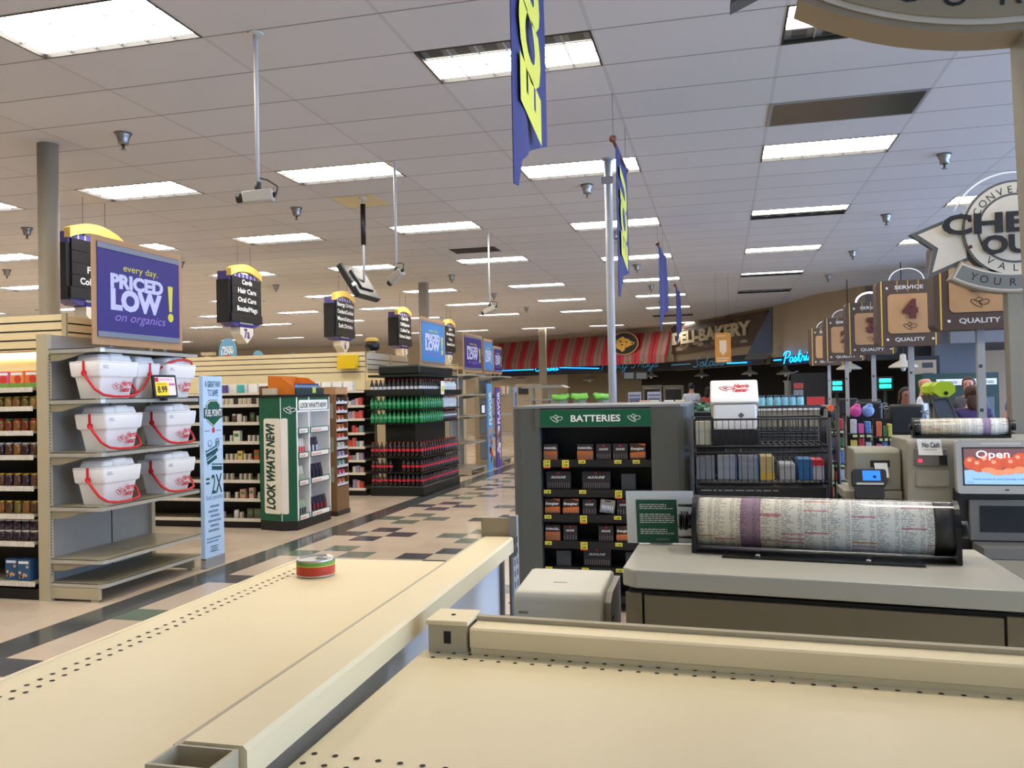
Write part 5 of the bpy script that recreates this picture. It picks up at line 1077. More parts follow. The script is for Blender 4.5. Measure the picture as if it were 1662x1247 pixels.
a, b = Yp(1491, 713, 5.33), Yp(1531, 739, 5.33); mb = MB(); q = Vector((a.x, 5.34, b.z)); mb.M(0).panel(q, Vector((1, 0, -.02)), Vector((-.08, .06, 1)), b.x-a.x, a.z-b.z, .001); mb.M(1).text('No Cash', q+Vector(((b.x-a.x)*.52, -.001, (a.z-b.z)*.48)), XP, Vector((0, .06, 1)), .028, (b.x-a.x)*.72, .02, align='C'); scribble(mb, q+Vector((.03, -.001, .03)), XP, ZP, .09, 1, .006, 4); part(t, 'paper_notice', mb, [PAPER, INK])
# touch screen
a, b = Yp(1553, 715, 5.18), Yp(1690, 803, 5.18); W_, H_ = b.x-a.x, a.z-b.z
o0 = Vector((a.x, 5.19, b.z)); r = Vector((1, -.0, 0)); u = Vector((0, .07, 1)).normalized(); n_ = r.cross(u)
mb = MB(); mb.panel(o0-n_*.05, r, u, W_, H_, .05, .02); s_ = part(t, 'monitor', mb, mat('monitor_silver', (176, 174, 166), .35, .2))
mb = MB(); mb.panel(o0+r*.03+u*.045+n_*.0005, r, u, W_-.06, H_-.085, .001); part(s_, 'bezel', mb, INK)
q = o0+r*.038+u*.053+n_*.002; w_, h_ = W_-.076, H_-.101
g = G('screen_backdrop'); gz = g.m('DIVIDE', g.m('SUBTRACT', g.z, q.z-.0), h_); cc = g.mix(g.m('GREATER_THAN', g.m('ADD', gz, g.m('MULTIPLY', g.noise(9, 3), .25)), .50), lin((150, 190, 236)), lin((116, 82, 82)))
g.out(cc, 'Base Color'); g.out(cc, 'Emission Color'); g.b.inputs['Emission Strength'].default_value = .6; g.b.inputs['Roughness'].default_value = .3
mb = MB(); mb.panel(q, r, u, w_, h_, .0006); part(s_, 'display', mb, g.M)
TANG = mat('screen_orange', (222, 98, 62), .5, emit=.30, var=.3, scale=16); SEG = mat('screen_segment', (240, 150, 104), .5, emit=.40, var=.2, scale=30); SKY_ = mat('screen_white_glow', (226, 236, 255), .4, emit=.9); SKB = mat('screen_blue', (70, 110, 180), .4, emit=.3)
mb = MB(); mb.M(0)
def blob(fx_, fy_, rx, ry, lift): c = q+r*(w_*fx_)+u*(h_*fy_)+n_*lift; mb.prism([c+r*(w_*rx*math.cos(2*PI*k/18))+u*(h_*ry*math.sin(2*PI*k/18)) for k in range(18)], n_*.0004)
for k, (fx_, fy_, rx, ry) in enumerate(((.10, .60, .10, .18), (.33, .64, .12, .2), (.58, .66, .13, .2), (.84, .66, .14, .22), (.22, .52, .12, .18), (.47, .54, .13, .18), (.72, .56, .13, .2), (.93, .5, .07, .2))): blob(fx_, fy_, rx, ry, .001+.0004*k)
mb.M(1)
for k, (fx_, fy_, rx, ry) in enumerate(((.36, .40, .11, .07), (.50, .33, .11, .08), (.66, .36, .10, .09), (.82, .40, .09, .1))): blob(fx_, fy_, rx, ry, .005+.0004*k)
mb.M(4)
for k, (fx_, fy_) in enumerate(((.08, .68), (.30, .72), (.55, .76), (.80, .76), (.19, .60), (.44, .62), (.69, .64))): blob(fx_, fy_, .035, .05, .0046+.0002*k)
mb.M(2).text('Open', q+r*(w_*.18)+u*(h_*.74)+n_*.0075, r, u, h_*.21, w_*.50, .004); mb.M(3).text('Touch screen or start scanning to help', q+r*(w_*.12)+u*(h_*.125)+n_*.001, r, u, h_*.05, w_*.8, .01); mb.text('Cart ID', q+r*(w_*.03)+u*(h_*.04)+n_*.001, r, u, h_*.04, w_*.1); part(s_, 'screen_picture', mb, [TANG, SEG, SKY_, SKB, mat('screen_sheen', (246, 170, 140), .5, emit=.4)])
mb = MB(); mb.panel(o0+r*.13+u*(H_-.028)+n_*.001, r, u, .2, .014, .001); mb.M(1).box(o0.x+.24, o0.x+.26, 5.187, 5.19, o0.z+.02, o0.z+.026); part(s_, 'status_strip', mb, [mat('strip_pale', (196, 190, 176), .4), INK])
mb = MB(); a, b = Yp(1556, 805, 5.25), Yp(1720, 885, 5.25); mb.box(a.x, b.x+.1, 5.26, 5.40, b.z-.2, a.z+.03, .004); part(t, 'scanner_housing', mb, KBLK)
a, b = Yp(1573, 812, 5.24), Yp(1700, 880, 5.24); mb = MB(); mb.box(a.x, b.x, 5.235, 5.27, b.z, a.z, .005); mb.M(1).box(a.x+.05, b.x-.06, 5.232, 5.236, b.z+.05, a.z-.03); part(t, 'scanner_window', mb, [SCD, mat('scanner_glass', (20, 26, 32), .1)])
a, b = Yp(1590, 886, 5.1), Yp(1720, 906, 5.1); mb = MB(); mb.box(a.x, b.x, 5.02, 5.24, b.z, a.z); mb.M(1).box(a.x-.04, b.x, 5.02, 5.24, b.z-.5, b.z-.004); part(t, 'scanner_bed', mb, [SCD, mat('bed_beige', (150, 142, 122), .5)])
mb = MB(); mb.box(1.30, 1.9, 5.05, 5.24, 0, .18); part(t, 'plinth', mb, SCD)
# printer and card reader wing
t = thing('receipt_printer', 'grey receipt printer with paper tongue beside the no cash cabinet', 'printer', (.93, 5.55, .8))
a, b = Yp(1386, 729, 5.5), Yp(1452, 783, 5.5); mb = MB(); rounded(mb, [(5.50, b.z-.05), (5.50, a.z-.02), (5.53, a.z), (5.80, a.z), (5.80, b.z-.05)], a.x, 1.045, .01); mb.M(1).box(a.x+.09, a.x+.20, 5.497, 5.52, a.z-.11, a.z-.07); part(t, 'case', mb, [SCO, KBLK])
mb = MB(); mb.prism([(a.x+.11, 5.495, a.z-.085), (a.x+.185, 5.495, a.z-.085), (a.x+.19, 5.47, a.z-.17), (a.x+.12, 5.47, a.z-.17)], (0, -.001, -.001)); part(t, 'paper_tongue', mb, PAPER)
o = thing('printer_pedestal', 'grey cabinet wing under the farther receipt printer', 'cabinet', (.9, 5.6, 0)); z_ = b.z-.051
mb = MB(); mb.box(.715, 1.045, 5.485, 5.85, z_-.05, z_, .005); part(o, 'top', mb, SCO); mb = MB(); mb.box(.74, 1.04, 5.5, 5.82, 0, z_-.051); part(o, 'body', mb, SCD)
t = thing('card_reader', 'black card reader with a bright blue screen beside the printer', 'card reader', (.84, 5.35, .7))
a, b = Yp(1384, 764, 5.38), Yp(1441, 808, 5.38); r = XP; u = Vector((0, .35, 1)).normalized(); n_ = r.cross(u); o0 = Vector((a.x, 5.36, b.z)); W_, H_ = b.x-a.x, (a.z-b.z)
mb = MB(); mb.panel(o0-n_*.05+u*.075, r, u, W_, H_-.06, .05, .015); mb.box(a.x+.02, b.x-.02, 5.40, 5.47, 0.0, b.z+.02); mb.panel(o0-n_*.045+r*.012, r, u, W_-.03, .08, .04, .01); part(t, 'body', mb, KBLK)
mb = MB(); mb.M(0).panel(o0+r*.058+u*.105+n_*.0005, r, u, W_*.52, H_*.38, .0008); mb.M(1).panel(o0+r*.115+u*.12+n_*.0015, r, u, .018, .015, .0005); part(t, 'display', mb, [mat('blue_screen', (30, 110, 226), .3, emit=1.2), INK])
mb = MB(); mb.panel(o0+r*.02+u*.078+n_*.001, r, u, W_-.04, .012, .006); part(t, 'chrome_strip', mb, STEEL)
# ================================================================ CHECKOUT SIGNS ON POSTS
CRM = mat('sign_cream', (206, 198, 180), .5); SGR = mat('sign_grey', (112, 114, 108), .5); SDK = mat('sign_dark_line', (84, 86, 84), .5); SBR = mat('sign_edge_taupe', (150, 138, 118), .5)
POSTM = mat('post_taupe', (136, 130, 116), .45)
def arc_text(mb, s, R, a0, da, h, flip=False, lift=.004):
    for k, ch in enumerate(s):
        a = math.radians(a0+da*k); c = Vector((R*math.sin(a), 0, R*math.cos(a))) if not flip else Vector((R*math.sin(a), 0, -R*math.cos(a)))
        r = Vector((math.cos(a), 0, -math.sin(a))) if not flip else Vector((math.cos(a), 0, math.sin(a)))
        u = Vector((math.sin(a), 0, math.cos(a))) if not flip else Vector((-math.sin(a), 0, math.cos(a)))
        if ch != ' ': mb.text(ch, c-u*(h/2), r, u, h, None, .0, align='C', lift=lift)
def disc(mb, R, y0, y1, n=48, c=(0, 0)): mb.prism([(c[0]+R*math.cos(2*PI*k/n), y0, c[1]+R*math.sin(2*PI*k/n)) for k in range(n)], (0, y1-y0, 0))
def out_sign(label, loc, post, T=.10, face=None):
    t = thing('checkout_sign', label, 'sign')
    mb = MB(); mb.M(1); disc(mb, .306, 0, T); mb.M(0); disc(mb, .292, -.003, -.0005); mb.M(1); disc(mb, .222, -.005, -.0035); mb.M(0); disc(mb, .208, -.007, -.0055); part(t, 'round_board', mb, [CRM, SDK])
    mb = MB(); arc_text(mb, 'CONVENIENT', .248, -62, 14.0, .045); arc_text(mb, 'VALUE', .25, -37, 18, .045, True); mb.M(1)
    for sx in (-1, 1):
        for sz in (-.085, .085): mb.lathe([(.012, 0), (.012, -.003)], (sx*.262, -.003, sz-.02), 12, 1)
    part(t, 'ring_lettering', mb, [INK, mat('dot_maroon', (86, 30, 34), .5)])
    for sx in (-1, 1):
        mb = MB(); P1 = [(-.615, .0), (-.30, .12), (-.27, -.19), (-.51, -.29), (-.475, -.105)]; P2 = [(-.565, -.005), (-.30, .10), (-.28, -.17), (-.485, -.255), (-.445, -.10)]
        mb.M(1).prism([(sx*x*-1, .02, z) for x, z in P1], (0, .05, 0)); mb.M(0).prism([(sx*x*-1, .017, z) for x, z in P2], (0, .002, 0)); part(t, 'ribbon_tail', mb, [CRM, SDK])
    mb = MB(); mb.text('CHECK', (0, -.012, -.02), XP, ZP, .12, .86, .035, align='C', ext=.012).text('OUT', (0, -.012, -.155), XP, ZP, .11, .40, .035, align='C', ext=.012); part(t, 'raised_lettering', mb, BLACK)
    def band(R0, R1, ha, y0, y1, mb):
        A = [math.radians(-ha+2*ha*k/16) for k in range(17)]
        mb.prism([(R0*math.sin(a), y0, .35-R0*math.cos(a)) for a in A]+[(R1*math.sin(a), y0, .35-R1*math.cos(a)) for a in A[::-1]], (0, y1-y0, 0))
    mb = MB(); mb.M(1); band(.625, .76, 30.5, -.0, T, mb); mb.M(0); band(.637, .748, 29.6, -.004, -.0005, mb); mb.M(2); band(.648, .737, 28.8, -.007, -.0045, mb); part(t, 'arched_board', mb, [CRM, SBR, face or SGR])
    mb = MB()
    for ch, a in zip('YOUR', (-21, -15.8, -9.4, -1.8)):
        a = math.radians(a); R = .692; mb.text(ch, Vector((R*math.sin(a), -.0075, .35-R*math.cos(a)))-Vector((-math.sin(a), 0, math.cos(a)))*.024, Vector((math.cos(a), 0, math.sin(a))), Vector((-math.sin(a), 0, math.cos(a))), .048, None, .0, align='C', lift=.001)
    part(t, 'arched_lettering', mb, INK)
    mb = MB(); mb.tube([(.365*math.cos(a), T*.5, .365*math.sin(a)+.0) for a in [PI*(.12+.76*k/20) for k in range(21)]], .006, 6); part(t, 'light_arc', mb, mat('pale_arc', (214, 216, 224), .3, emit=.25))
    mb = MB(); px, pw, zb, dx = post; mb.prism([(px-pw/2, T*.15, -.36), (px+pw/2, T*.15, -.36), (px+pw/2+dx, T*.15, zb), (px-pw/2+dx, T*.15, zb)], (0, pw, 0)); part(t, 'post', mb, POSTM)
    mb = MB(); mb.box(px+dx-.09, px+dx+.09, T*.15+pw/2-.09, T*.15+pw/2+.09, zb, zb+.012); part(t, 'foot_plate', mb, POSTM)
    t.location = loc; return t
c1 = Yp(1648, 370, 5.95); out_sign('round cream check out sign above the farther self checkout cabinet', (c1.x, 5.95, c1.z), (.0, .10, -c1.z, .02))
out_sign('big checkout sign cut off at the top right corner of the photo', (.545, 1.69, 2.615), (.035, .07, -2.615, .05), T=.09, face=mat('sign_taupe', (158, 144, 118), .5))
BRN = mat('sign_brown', (74, 54, 42), .5); WOODP = mat('maple_panel', (172, 132, 88), .5, var=.12, scale=7); MAR = mat('maroon_letter', (84, 24, 26), .5); LET = mat('letter_silver', (206, 206, 204), .4)
OW = ['first', 'second', 'third', 'fourth', 'fifth']
lanes = [(5, 1597, 6.92), (4, 1482, 9.29), (3, 1420, 11.47), (2, 1376, 13.80), (1, 1347, 15.97)]
def rr_poly(w, h, rad, y, n=5): return [(x, y, z) for x, z in [(p[0], p[1]) for p in rrect(w/2, h/2, 0, rad, n)]]
for num, u, y in lanes:
    px = Yp(u, 640, y).x; zb, zt = 1.985, 2.655
    t = thing('lane_sign', 'brown service sign with a wooden panel, %s from the farther check out sign' % OW[5-num], 'sign'); w, h = .60, .67
    mb = MB(); mb.prism(rr_poly(w, h, .05, 0), (0, .20, 0)); mb.M(1)
    for x in (-w*.42, w*.42): mb.box(x-.006, x+.006, -.0015, .0005, -h/2+.002, h/2-.002)
    for x in (-.1, 0, .1): mb.box(x-.003, x+.003, -.0012, .0005, h*.33, h/2-.002)
    part(t, 'board', mb, [BRN, GOLD])
    mb = MB(); P_ = rr_poly(.41, .40, .04, -.001); mb.prism([(p[0]+.01, p[1], p[2]-.005) for p in P_], (0, -.006, 0)); part(t, 'wood_panel', mb, WOODP)
    mb = MB(); mb.M(0).text('SERVICE', (.01, -.002, .245), XP, ZP, .036, .27, .02, align='C').text('QUALITY', (.01, -.002, -.285), XP, ZP, .036, .28, .02, align='C'); mb.M(1).text(str(num), (.015, -.009, -.04), XP, ZP, .165, .14, .07, align='C', ext=.02); mb.M(2); mb.strokes(FLOWER, (.01, -.009, -.13), XP, ZP, .075, .0028, 4); part(t, 'lettering', mb, [LET, MAR, mat('dark_line', (96, 60, 44), .5)])
    for x in (-.2, .225):
        for z in (.255, -.27): mb = MB(); mb.lathe([(.014, 0), (.012, -.006), (.004, -.009)], (x, -.001, z), 10, 1); part(t, 'bolt', mb, LET)
    mb = MB(); A = [PI*k/16 for k in range(17)]; mb.prism([(.16*math.cos(a), .06, h/2+.12*math.sin(a)) for a in A], (0, .06, 0)); part(t, 'lamp_dome', mb, CL)
    mb = MB(); mb.tube([(.165*math.cos(a), .055, h/2+.125*math.sin(a)) for a in A], .010 if num == 3 else .006, 6); part(t, 'lamp_rim', mb, mat('lit_rim', (220, 226, 255), .3, emit=4) if num == 3 else mat('pale_arc', (214, 216, 224), .3, emit=.25))
    mb = MB(); mb.box(.005, .058, .06, .11, -2.32, -h/2); mb.M(1)
    for z in (-.62, -.95, -1.2): mb.box(.012, .036, .058, .061, z, z+.025)
    part(t, 'post', mb, [PGREY, DARK]); mb = MB(); mb.box(-.05, .10, .02, .17, -2.32, -2.31); part(t, 'foot_plate', mb, PGREY)
    t.location = (px-.025, y, 2.32)
# lanes: counter, monitor, rack of sweets
for num, u, y in lanes:
    px = Yp(u, 640, y).x
    t = thing('checkout_lane', 'dark checkout lane counter under the %s service sign from the front' % OW[5-num], 'counter', (px+.9, y-.3, 0))
    mb = MB(); mb.box(px+.18, px+2.6, y-.6, y-.05, 0, .93, .02); part(t, 'body', mb, mat('lane_grey', (70, 68, 66), .5)); mb = MB(); mb.box(px+.2, px+2.0, y-.52, y-.13, .931, .95); part(t, 'belt', mb, BLACK); mb = MB(); mb.box(px+.16, px+2.62, y-.64, y-.60, .80, .97); part(t, 'rail', mb, STEEL)
    if num < 5:
        t = thing('register_monitor', 'black register monitor by the %s service sign post' % OW[5-num], 'monitor', (px-.1, y-.35, .93)); s_ = 1.0
        mb = MB(); q = -.14 if num > 2 else .25; mb.box(px+q-.16, px+q+.16, y-.40, y-.33, 1.10, 1.40, .03); mb.box(px+q-.12, px+q+.12, y-.33, y-.25, 1.14, 1.36, .02); part(t, 'case', mb, BLACK); mb = MB(); zs_ = .0 if num > 2 else .951; mb.cyl((px+q, y-.34, zs_+.03), (px+q, y-.34, 1.15), .025); mb.lathe([(.12, 0), (.11, .03)], (px+q, y-.34, zs_), 14); part(t, 'stand', mb, BLACK)
        mb = MB(); mb.tube([(px+q+.12, y-.405, 1.32), (px+q+.20, y-.43, 1.34), (px+q+.24, y-.42, 1.32), (px+q+.2, y-.41, 1.30), (px+q+.12, y-.405, 1.33)], .006); part(t, 'cable_loop', mb, PGREY)
CANDY = [((206, 90, 150), 'pink'), ((90, 130, 190), 'blue'), ((214, 110, 80), 'orange'), ((60, 110, 70), 'green'), ((200, 190, 90), 'yellow'), ((180, 60, 60), 'red'), ((190, 190, 200), 'silver')]
for k, (u0, u1, y) in enumerate(((1344, 1372, 9.0), (1380, 1418, 8.2), (1424, 1452, 7.6))):
    a, b = Yp(u0, 700, y), Yp(u1, 700, y); w = b.x-a.x
    t = thing('sweet_rack', 'dark sweets rack at the checkout, %s of three from the cart' % ['first', 'second', 'third'][k], 'rack', ((a.x+b.x)/2, y+.12, 0))
    mb = MB(); mb.box(a.x, b.x, y+.2, y+.22, 0, 1.30); mb.box(a.x, b.x, y, y+.2, 0, .2); part(t, 'back', mb, KBLK)
    for s_ in range(6):
        z = .30+s_*.17; mb = MB(); mb.box(a.x, b.x, y, y+.2, z-.012, z); mb.M(1)
        for q in range(3): mb.panel((a.x+w*(.1+.3*q), y-.0005, z-.03), XP, ZP, w*.2, .022, .001)
        part(t, 'shelf', mb, [KBLK, mat('tag_lime', (200, 210, 150), .5)])
        for q in range(3):
            c, cn = CANDY[(k*3+s_*2+q) % 7]; mb = MB(); mb.box(-w*.12, w*.12, -.04, .04, 0, .09+.02*((q+s_) % 3), .006)
            o = solo('sweet_box', '%s sweets box on the %s shelf of the %s checkout rack' % (cn, nm[s_] if s_ != 5 else 'sixth', ['first', 'second', 'third'][k]), 'sweets', mb, [mat('candy_'+cn, c, .45, var=.3, scale=30)], 'sweets on the checkout racks'); o.location = (a.x+w*(.2+.3*q), y+.08, z+.0005)
for k, (u, v, c, cn) in enumerate(((1391, 692, (206, 70, 150), 'pink'), (1411, 694, (120, 150, 210), 'blue'))):
    p = Yp(u, v, 8.25); mb = MB(); mb.ell((0, 0, .052), (.055, .03, .054), 12, 7); mb.ell((.012, 0, .10), (.03, .02, .02), 8, 5); o = solo('toy_bag', 'round %s sweets bag on top of the second checkout rack' % cn, 'sweets', mb, [mat('bag_'+cn, c, .35, var=.7, scale=45)]); o.location = (p.x, 8.30, 1.301)
# six blue bottles on a white stand
t = thing('display_stand', 'white display ledge carrying six small blue bottles', 'display stand', (.75, 8.9, 0)); a, b = Yp(1222, 668, 8.8), Yp(1342, 668, 8.8)
mb = MB(); mb.box(a.x, b.x, 8.75, 9.2, 0, 1.20); part(t, 'body', mb, DARK); mb = MB(); mb.box(a.x, b.x, 8.75, 9.2, 1.20, 1.36); part(t, 'upper_panel', mb, mat('stand_putty', (150, 142, 124), .5)); mb = MB(); mb.box(a.x-.02, b.x+.02, 8.72, 9.22, 1.361, 1.385); part(t, 'ledge', mb, PAPER)
src = jar_proto('blue_bottle', 'small blue capped bottle in the row of six on the white ledge', 'bottle', mat('bottle_aqua', (120, 180, 200), .3, var=.4, scale=50), mat('cap_navy', (30, 60, 90), .4), .034, .125, 'row of six blue bottles', .03)
row_of(src, [(Yp(1237+12.4*k, 660, 8.85).x, 8.85, 1.3855) for k in range(6)])
o = carton('red_carton', 'red carton beside the row of six blue bottles', 'carton', .16, .1, .10, [mat('red_carton', (170, 40, 40), .5, var=.3, scale=30)]); o.location = (Yp(1325, 660, 8.95).x, 9.0, 1.3855)
t = thing('produce_bin', 'dark bin of green plants between the battery stand and the foam cooler', 'bin', (-.1, 7.3, 0)); a, b = Yp(1122, 665, 7.6), Yp(1158, 665, 7.6)
mb = MB(); mb.box(a.x+.02, b.x+.1, 7.48, 7.9, 0, 1.385, .01); part(t, 'tub', mb, BLACK); rr = random.Random(5); mb = MB()
for k in range(60): c = Vector((rr.uniform(a.x+.03, b.x+.09), rr.uniform(7.5, 7.85), 1.385+rr.uniform(0, .10))); d = Vector((rr.uniform(-1, 1), rr.uniform(-1, 1), rr.uniform(0, 1)))*.035; e = Vector((rr.uniform(-1, 1), rr.uniform(-1, 1), rr.uniform(-1, 1)))*.02; mb.M(k % 3).poly([c-d, c+e, c+d, c-e])
part(t, 'leaves', mb, [mat('leaf_a', (40, 120, 80), .5), mat('leaf_b', (150, 190, 160), .5), mat('leaf_c', (20, 80, 50), .5)])
# tilted tablet, lime shells, black crate
t = thing('tilted_screen', 'dark slate checkout screen tilted back in front of the bald man', 'monitor', (1.75, 6.4, .93)); a, b, c_, d_ = Yp(1513, 649, 6.6), Yp(1538, 648, 6.6), Yp(1560, 692, 6.35), Yp(1528, 692, 6.35)
mb = MB(); mb.prism([a, b, c_, d_], (.0, .03, .0)); part(t, 'panel', mb, mat('slate_screen', (52, 64, 80), .25)); mb = MB(); mb.cyl((c_.x-.05, 6.46, .93), (c_.x-.05, 6.46, 1.36), .03); mb.lathe([(.12, 0), (.12, .02)], (c_.x-.05, 6.46, .935), 12); part(t, 'stand', mb, BLACK)
mb = MB(); mb.tube([a+Vector((0, -.01, 0)), b+Vector((0, -.01, 0)), c_+Vector((0, -.01, 0)), d_+Vector((0, -.01, 0))], .005, 5, True); part(t, 'rim', mb, DARK)
t = thing('counter_block', 'dark counter block under the tilted screen and lime shells', 'counter', (2.1, 6.5, 0)); mb = MB(); mb.box(1.45, 1.98, 6.13, 6.75, 0, .93); part(t, 'body', mb, DARK)
LIME = mat('lime_plastic', (184, 208, 24), .4); 
for k, (u, yy) in enumerate(((1516, 7.7), (1523, 7.5), (1533, 7.3))):
    p = Yp(u, 632, yy); t = thing('lime_shell', 'lime green rounded shell, %s of three behind the tilted screen' % ['farthest', 'middle', 'nearest'][k], 'scale hood', (p.x, yy, 1.0)); z0 = Yp(u, 641, yy).z; r = .085
    mb = MB(); mb.prism([(p.x+r*math.cos(2*PI*q/8+PI/8)*1.0, yy, z0+.045+r*.78*math.sin(2*PI*q/8+PI/8)) for q in range(8)], (0, .12, 0)); part(t, 'hood', mb, LIME)
    mb = MB(); mb.prism([(p.x-r*.95, yy+.002, z0+.0), (p.x+r*.95, yy+.002, z0), (p.x+r*.85, yy+.002, z0-.07), (p.x-r*.7, yy+.002, z0-.07)], (0, .11, 0)); mb.cyl((p.x, yy+.06, 0), (p.x, yy+.06, z0-.06), .03); part(t, 'base', mb, mat('shell_grey', (74, 76, 66), .5))
    mb = MB(); mb.lathe([(.016, 0), (.016, -.004)], (p.x+.01, yy, z0+.012), 12, 1); part(t, 'round_port', mb, KBLK)
# ================================================================ DELI AND BAKERY AT THE FAR END
def Lp(u, v, A, B):
    d = ray(u, v); ex, ey = B[0]-A[0], B[1]-A[1]; n = (ey, -ex); s = (n[0]*A[0]+n[1]*A[1])/(n[0]*d[0]+n[1]*d[1]); return Vector(CAM+d*s)
A0, A1, A2 = (-9.6, 34.75), (-1.6, 30.66), (1.45, 25.1)
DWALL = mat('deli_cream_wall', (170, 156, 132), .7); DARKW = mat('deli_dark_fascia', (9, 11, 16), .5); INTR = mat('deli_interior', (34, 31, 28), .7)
def seg_wall(name, A, B, z0, z1, m_, th=.2):
    d = Vector((B[0]-A[0], B[1]-A[1], 0)).normalized(); n = Vector((-d.y, d.x, 0)); mb = MB(); a, b = Vector((*A, z0)), Vector((*B, z0)); mb.prism([a, b, b+n*th, a+n*th], (0, 0, z1-z0)); return struct(name, mb, m_)
seg_wall('wall_deli', A0, A1, 2.34, CH-.001, DWALL); seg_wall('wall_bakery', A1, A2, 2.32, CH-.001, DWALL)
F = [A2, (2.36, 22.3), (3.3, 20.9), (9.5, 18.4)]
seg_wall('wall_pastry', F[0], F[1], 2.45, CH-.001, DWALL); seg_wall('wall_pastry_return', F[1], F[2], 2.45, CH-.001, DWALL); seg_wall('wall_lanes', F[2], F[3], 2.2, CH-.001, mat('grey_wall', (120, 112, 104), .7))
for k, (A, B, z0, z1, off) in enumerate(((A0, A1, 2.33, 2.62, .25), (A1, A2, 2.31, 2.62, .25), (A2, F[1], 2.22, 2.46, .05), (F[1], F[2], 2.2, 2.46, .05))):
    d = Vector((B[0]-A[0], B[1]-A[1], 0)).normalized(); n = Vector((d.y, -d.x, 0))*off; seg_wall('trim_%d' % (k+1), (A[0]+n.x, A[1]+n.y), (B[0]+n.x, B[1]+n.y), z0, z1, DARKW, .04)
seg_wall('wall_interior_left', (-12, 38), (-3.0, 33.4), 0, 2.6, mat('deli_tile_beige', (150, 138, 112), .6), .1)
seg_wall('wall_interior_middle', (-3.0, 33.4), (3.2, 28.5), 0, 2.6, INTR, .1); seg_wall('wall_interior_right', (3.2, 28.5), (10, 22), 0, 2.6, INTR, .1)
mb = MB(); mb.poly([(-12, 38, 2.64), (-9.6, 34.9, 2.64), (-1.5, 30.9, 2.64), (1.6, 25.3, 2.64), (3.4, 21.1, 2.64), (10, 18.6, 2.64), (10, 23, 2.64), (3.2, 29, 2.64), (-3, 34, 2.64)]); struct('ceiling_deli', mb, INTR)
# striped awning
def Aw(u, v, off=.45): 
    d = Vector((A1[0]-A0[0], A1[1]-A0[1], 0)).normalized(); n = Vector((d.y, -d.x, 0))*off; return Lp(u, v, (A0[0]+n.x, A0[1]+n.y), (A1[0]+n.x, A1[1]+n.y))
d = Vector((A1[0]-A0[0], A1[1]-A0[1], 0)).normalized(); nrm = Vector((d.y, -d.x, 0)); zt_, zb_ = 3.74, 2.60
g = G('awning_stripes'); al = g.m('DIVIDE', g.m('ADD', g.m('MULTIPLY', g.x, d.x), g.m('MULTIPLY', g.y, d.y)), .68); f = g.m('FRACT', al)
def rng(a, b): return g.m('MULTIPLY', g.m('GREATER_THAN', f, a), g.m('LESS_THAN', f, b))
c = g.mix(rng(.0, .21), lin((168, 38, 50)), lin((122, 114, 102))); c = g.mix(rng(.27, .48), c, lin((122, 114, 102))); c = g.mix(rng(.71, .76), c, lin((70, 24, 28)))
g.out(c, 'Base Color'); g.b.inputs['Roughness'].default_value = .7
L0 = Vector((*A0, 0)); LEN = (Vector((*A1, 0))-L0).length
t = thing('striped_awning', 'red and grey striped awning over the far deli counter', 'awning', tuple(L0+d*LEN*.5+nrm*.3+ZP*zb_))
s0 = L0+nrm*.08; mb = MB(); e0, e1 = s0, s0+d*(LEN-.05)
mb.loft([[p+ZP*zt_+nrm*.05, p+ZP*(zb_+.3)+nrm*.42, p+ZP*zb_+nrm*.45, p+ZP*(zb_-.0)+nrm*.40, p+ZP*(zt_-.06)] for p in (e0, e1)], smooth=False); part(t, 'canopy', mb, g.M)
B0 = (A0[0]+nrm.x*.47, A0[1]+nrm.y*.47); B1 = (A1[0]+nrm.x*.47, A1[1]+nrm.y*.47)
c = Lp(1014, 558, B0, B1)+nrm*.02; w = (Lp(1037, 558, B0, B1)-Lp(991, 558, B0, B1)).length/2; h = .42
t = thing('oval_sign', 'black oval sign with a golden boar head on the striped awning', 'sign', tuple(c)); dd = d
def el(mb, a, b, o, th): mb.prism([c+nrm*o+dd*(a*math.cos(2*PI*k/32))+ZP*(b*math.sin(2*PI*k/32)) for k in range(32)], nrm*th)
mb = MB(); mb.M(1); el(mb, w, h, 0, .03); mb.M(0); el(mb, w*.93, h*.92, .03, .005); mb.cyl(c-nrm*.001, c-nrm*.02, .05); part(t, 'board', mb, [BLACK, mat('oval_rim', (190, 150, 100), .4)])
mb = MB(); hd = [(-.55, -.1), (-.5, .3), (-.28, .5), (-.05, .62), (.1, .45), (.3, .4), (.45, .2), (.75, .05), (.72, -.12), (.45, -.2), (.25, -.32), (.08, -.38), (.02, -.62), (-.15, -.7), (-.3, -.5), (-.5, -.4)]
mb.prism([c+nrm*.037+dd*(x*w)+ZP*(y*h) for x, y in hd], nrm*.02); mb.M(1)
for x, y in ((.22, .12), (.62, -.04), (-.1, -.1), (-.2, .2)): mb.ell(c+nrm*.06+dd*(x*w)+ZP*(y*h), (.05, .02, .03), 8, 5)
part(t, 'boar_head', mb, [mat('boar_gold', (206, 160, 60), .5, var=.35, scale=9), mat('boar_dark', (90, 56, 20), .5)])
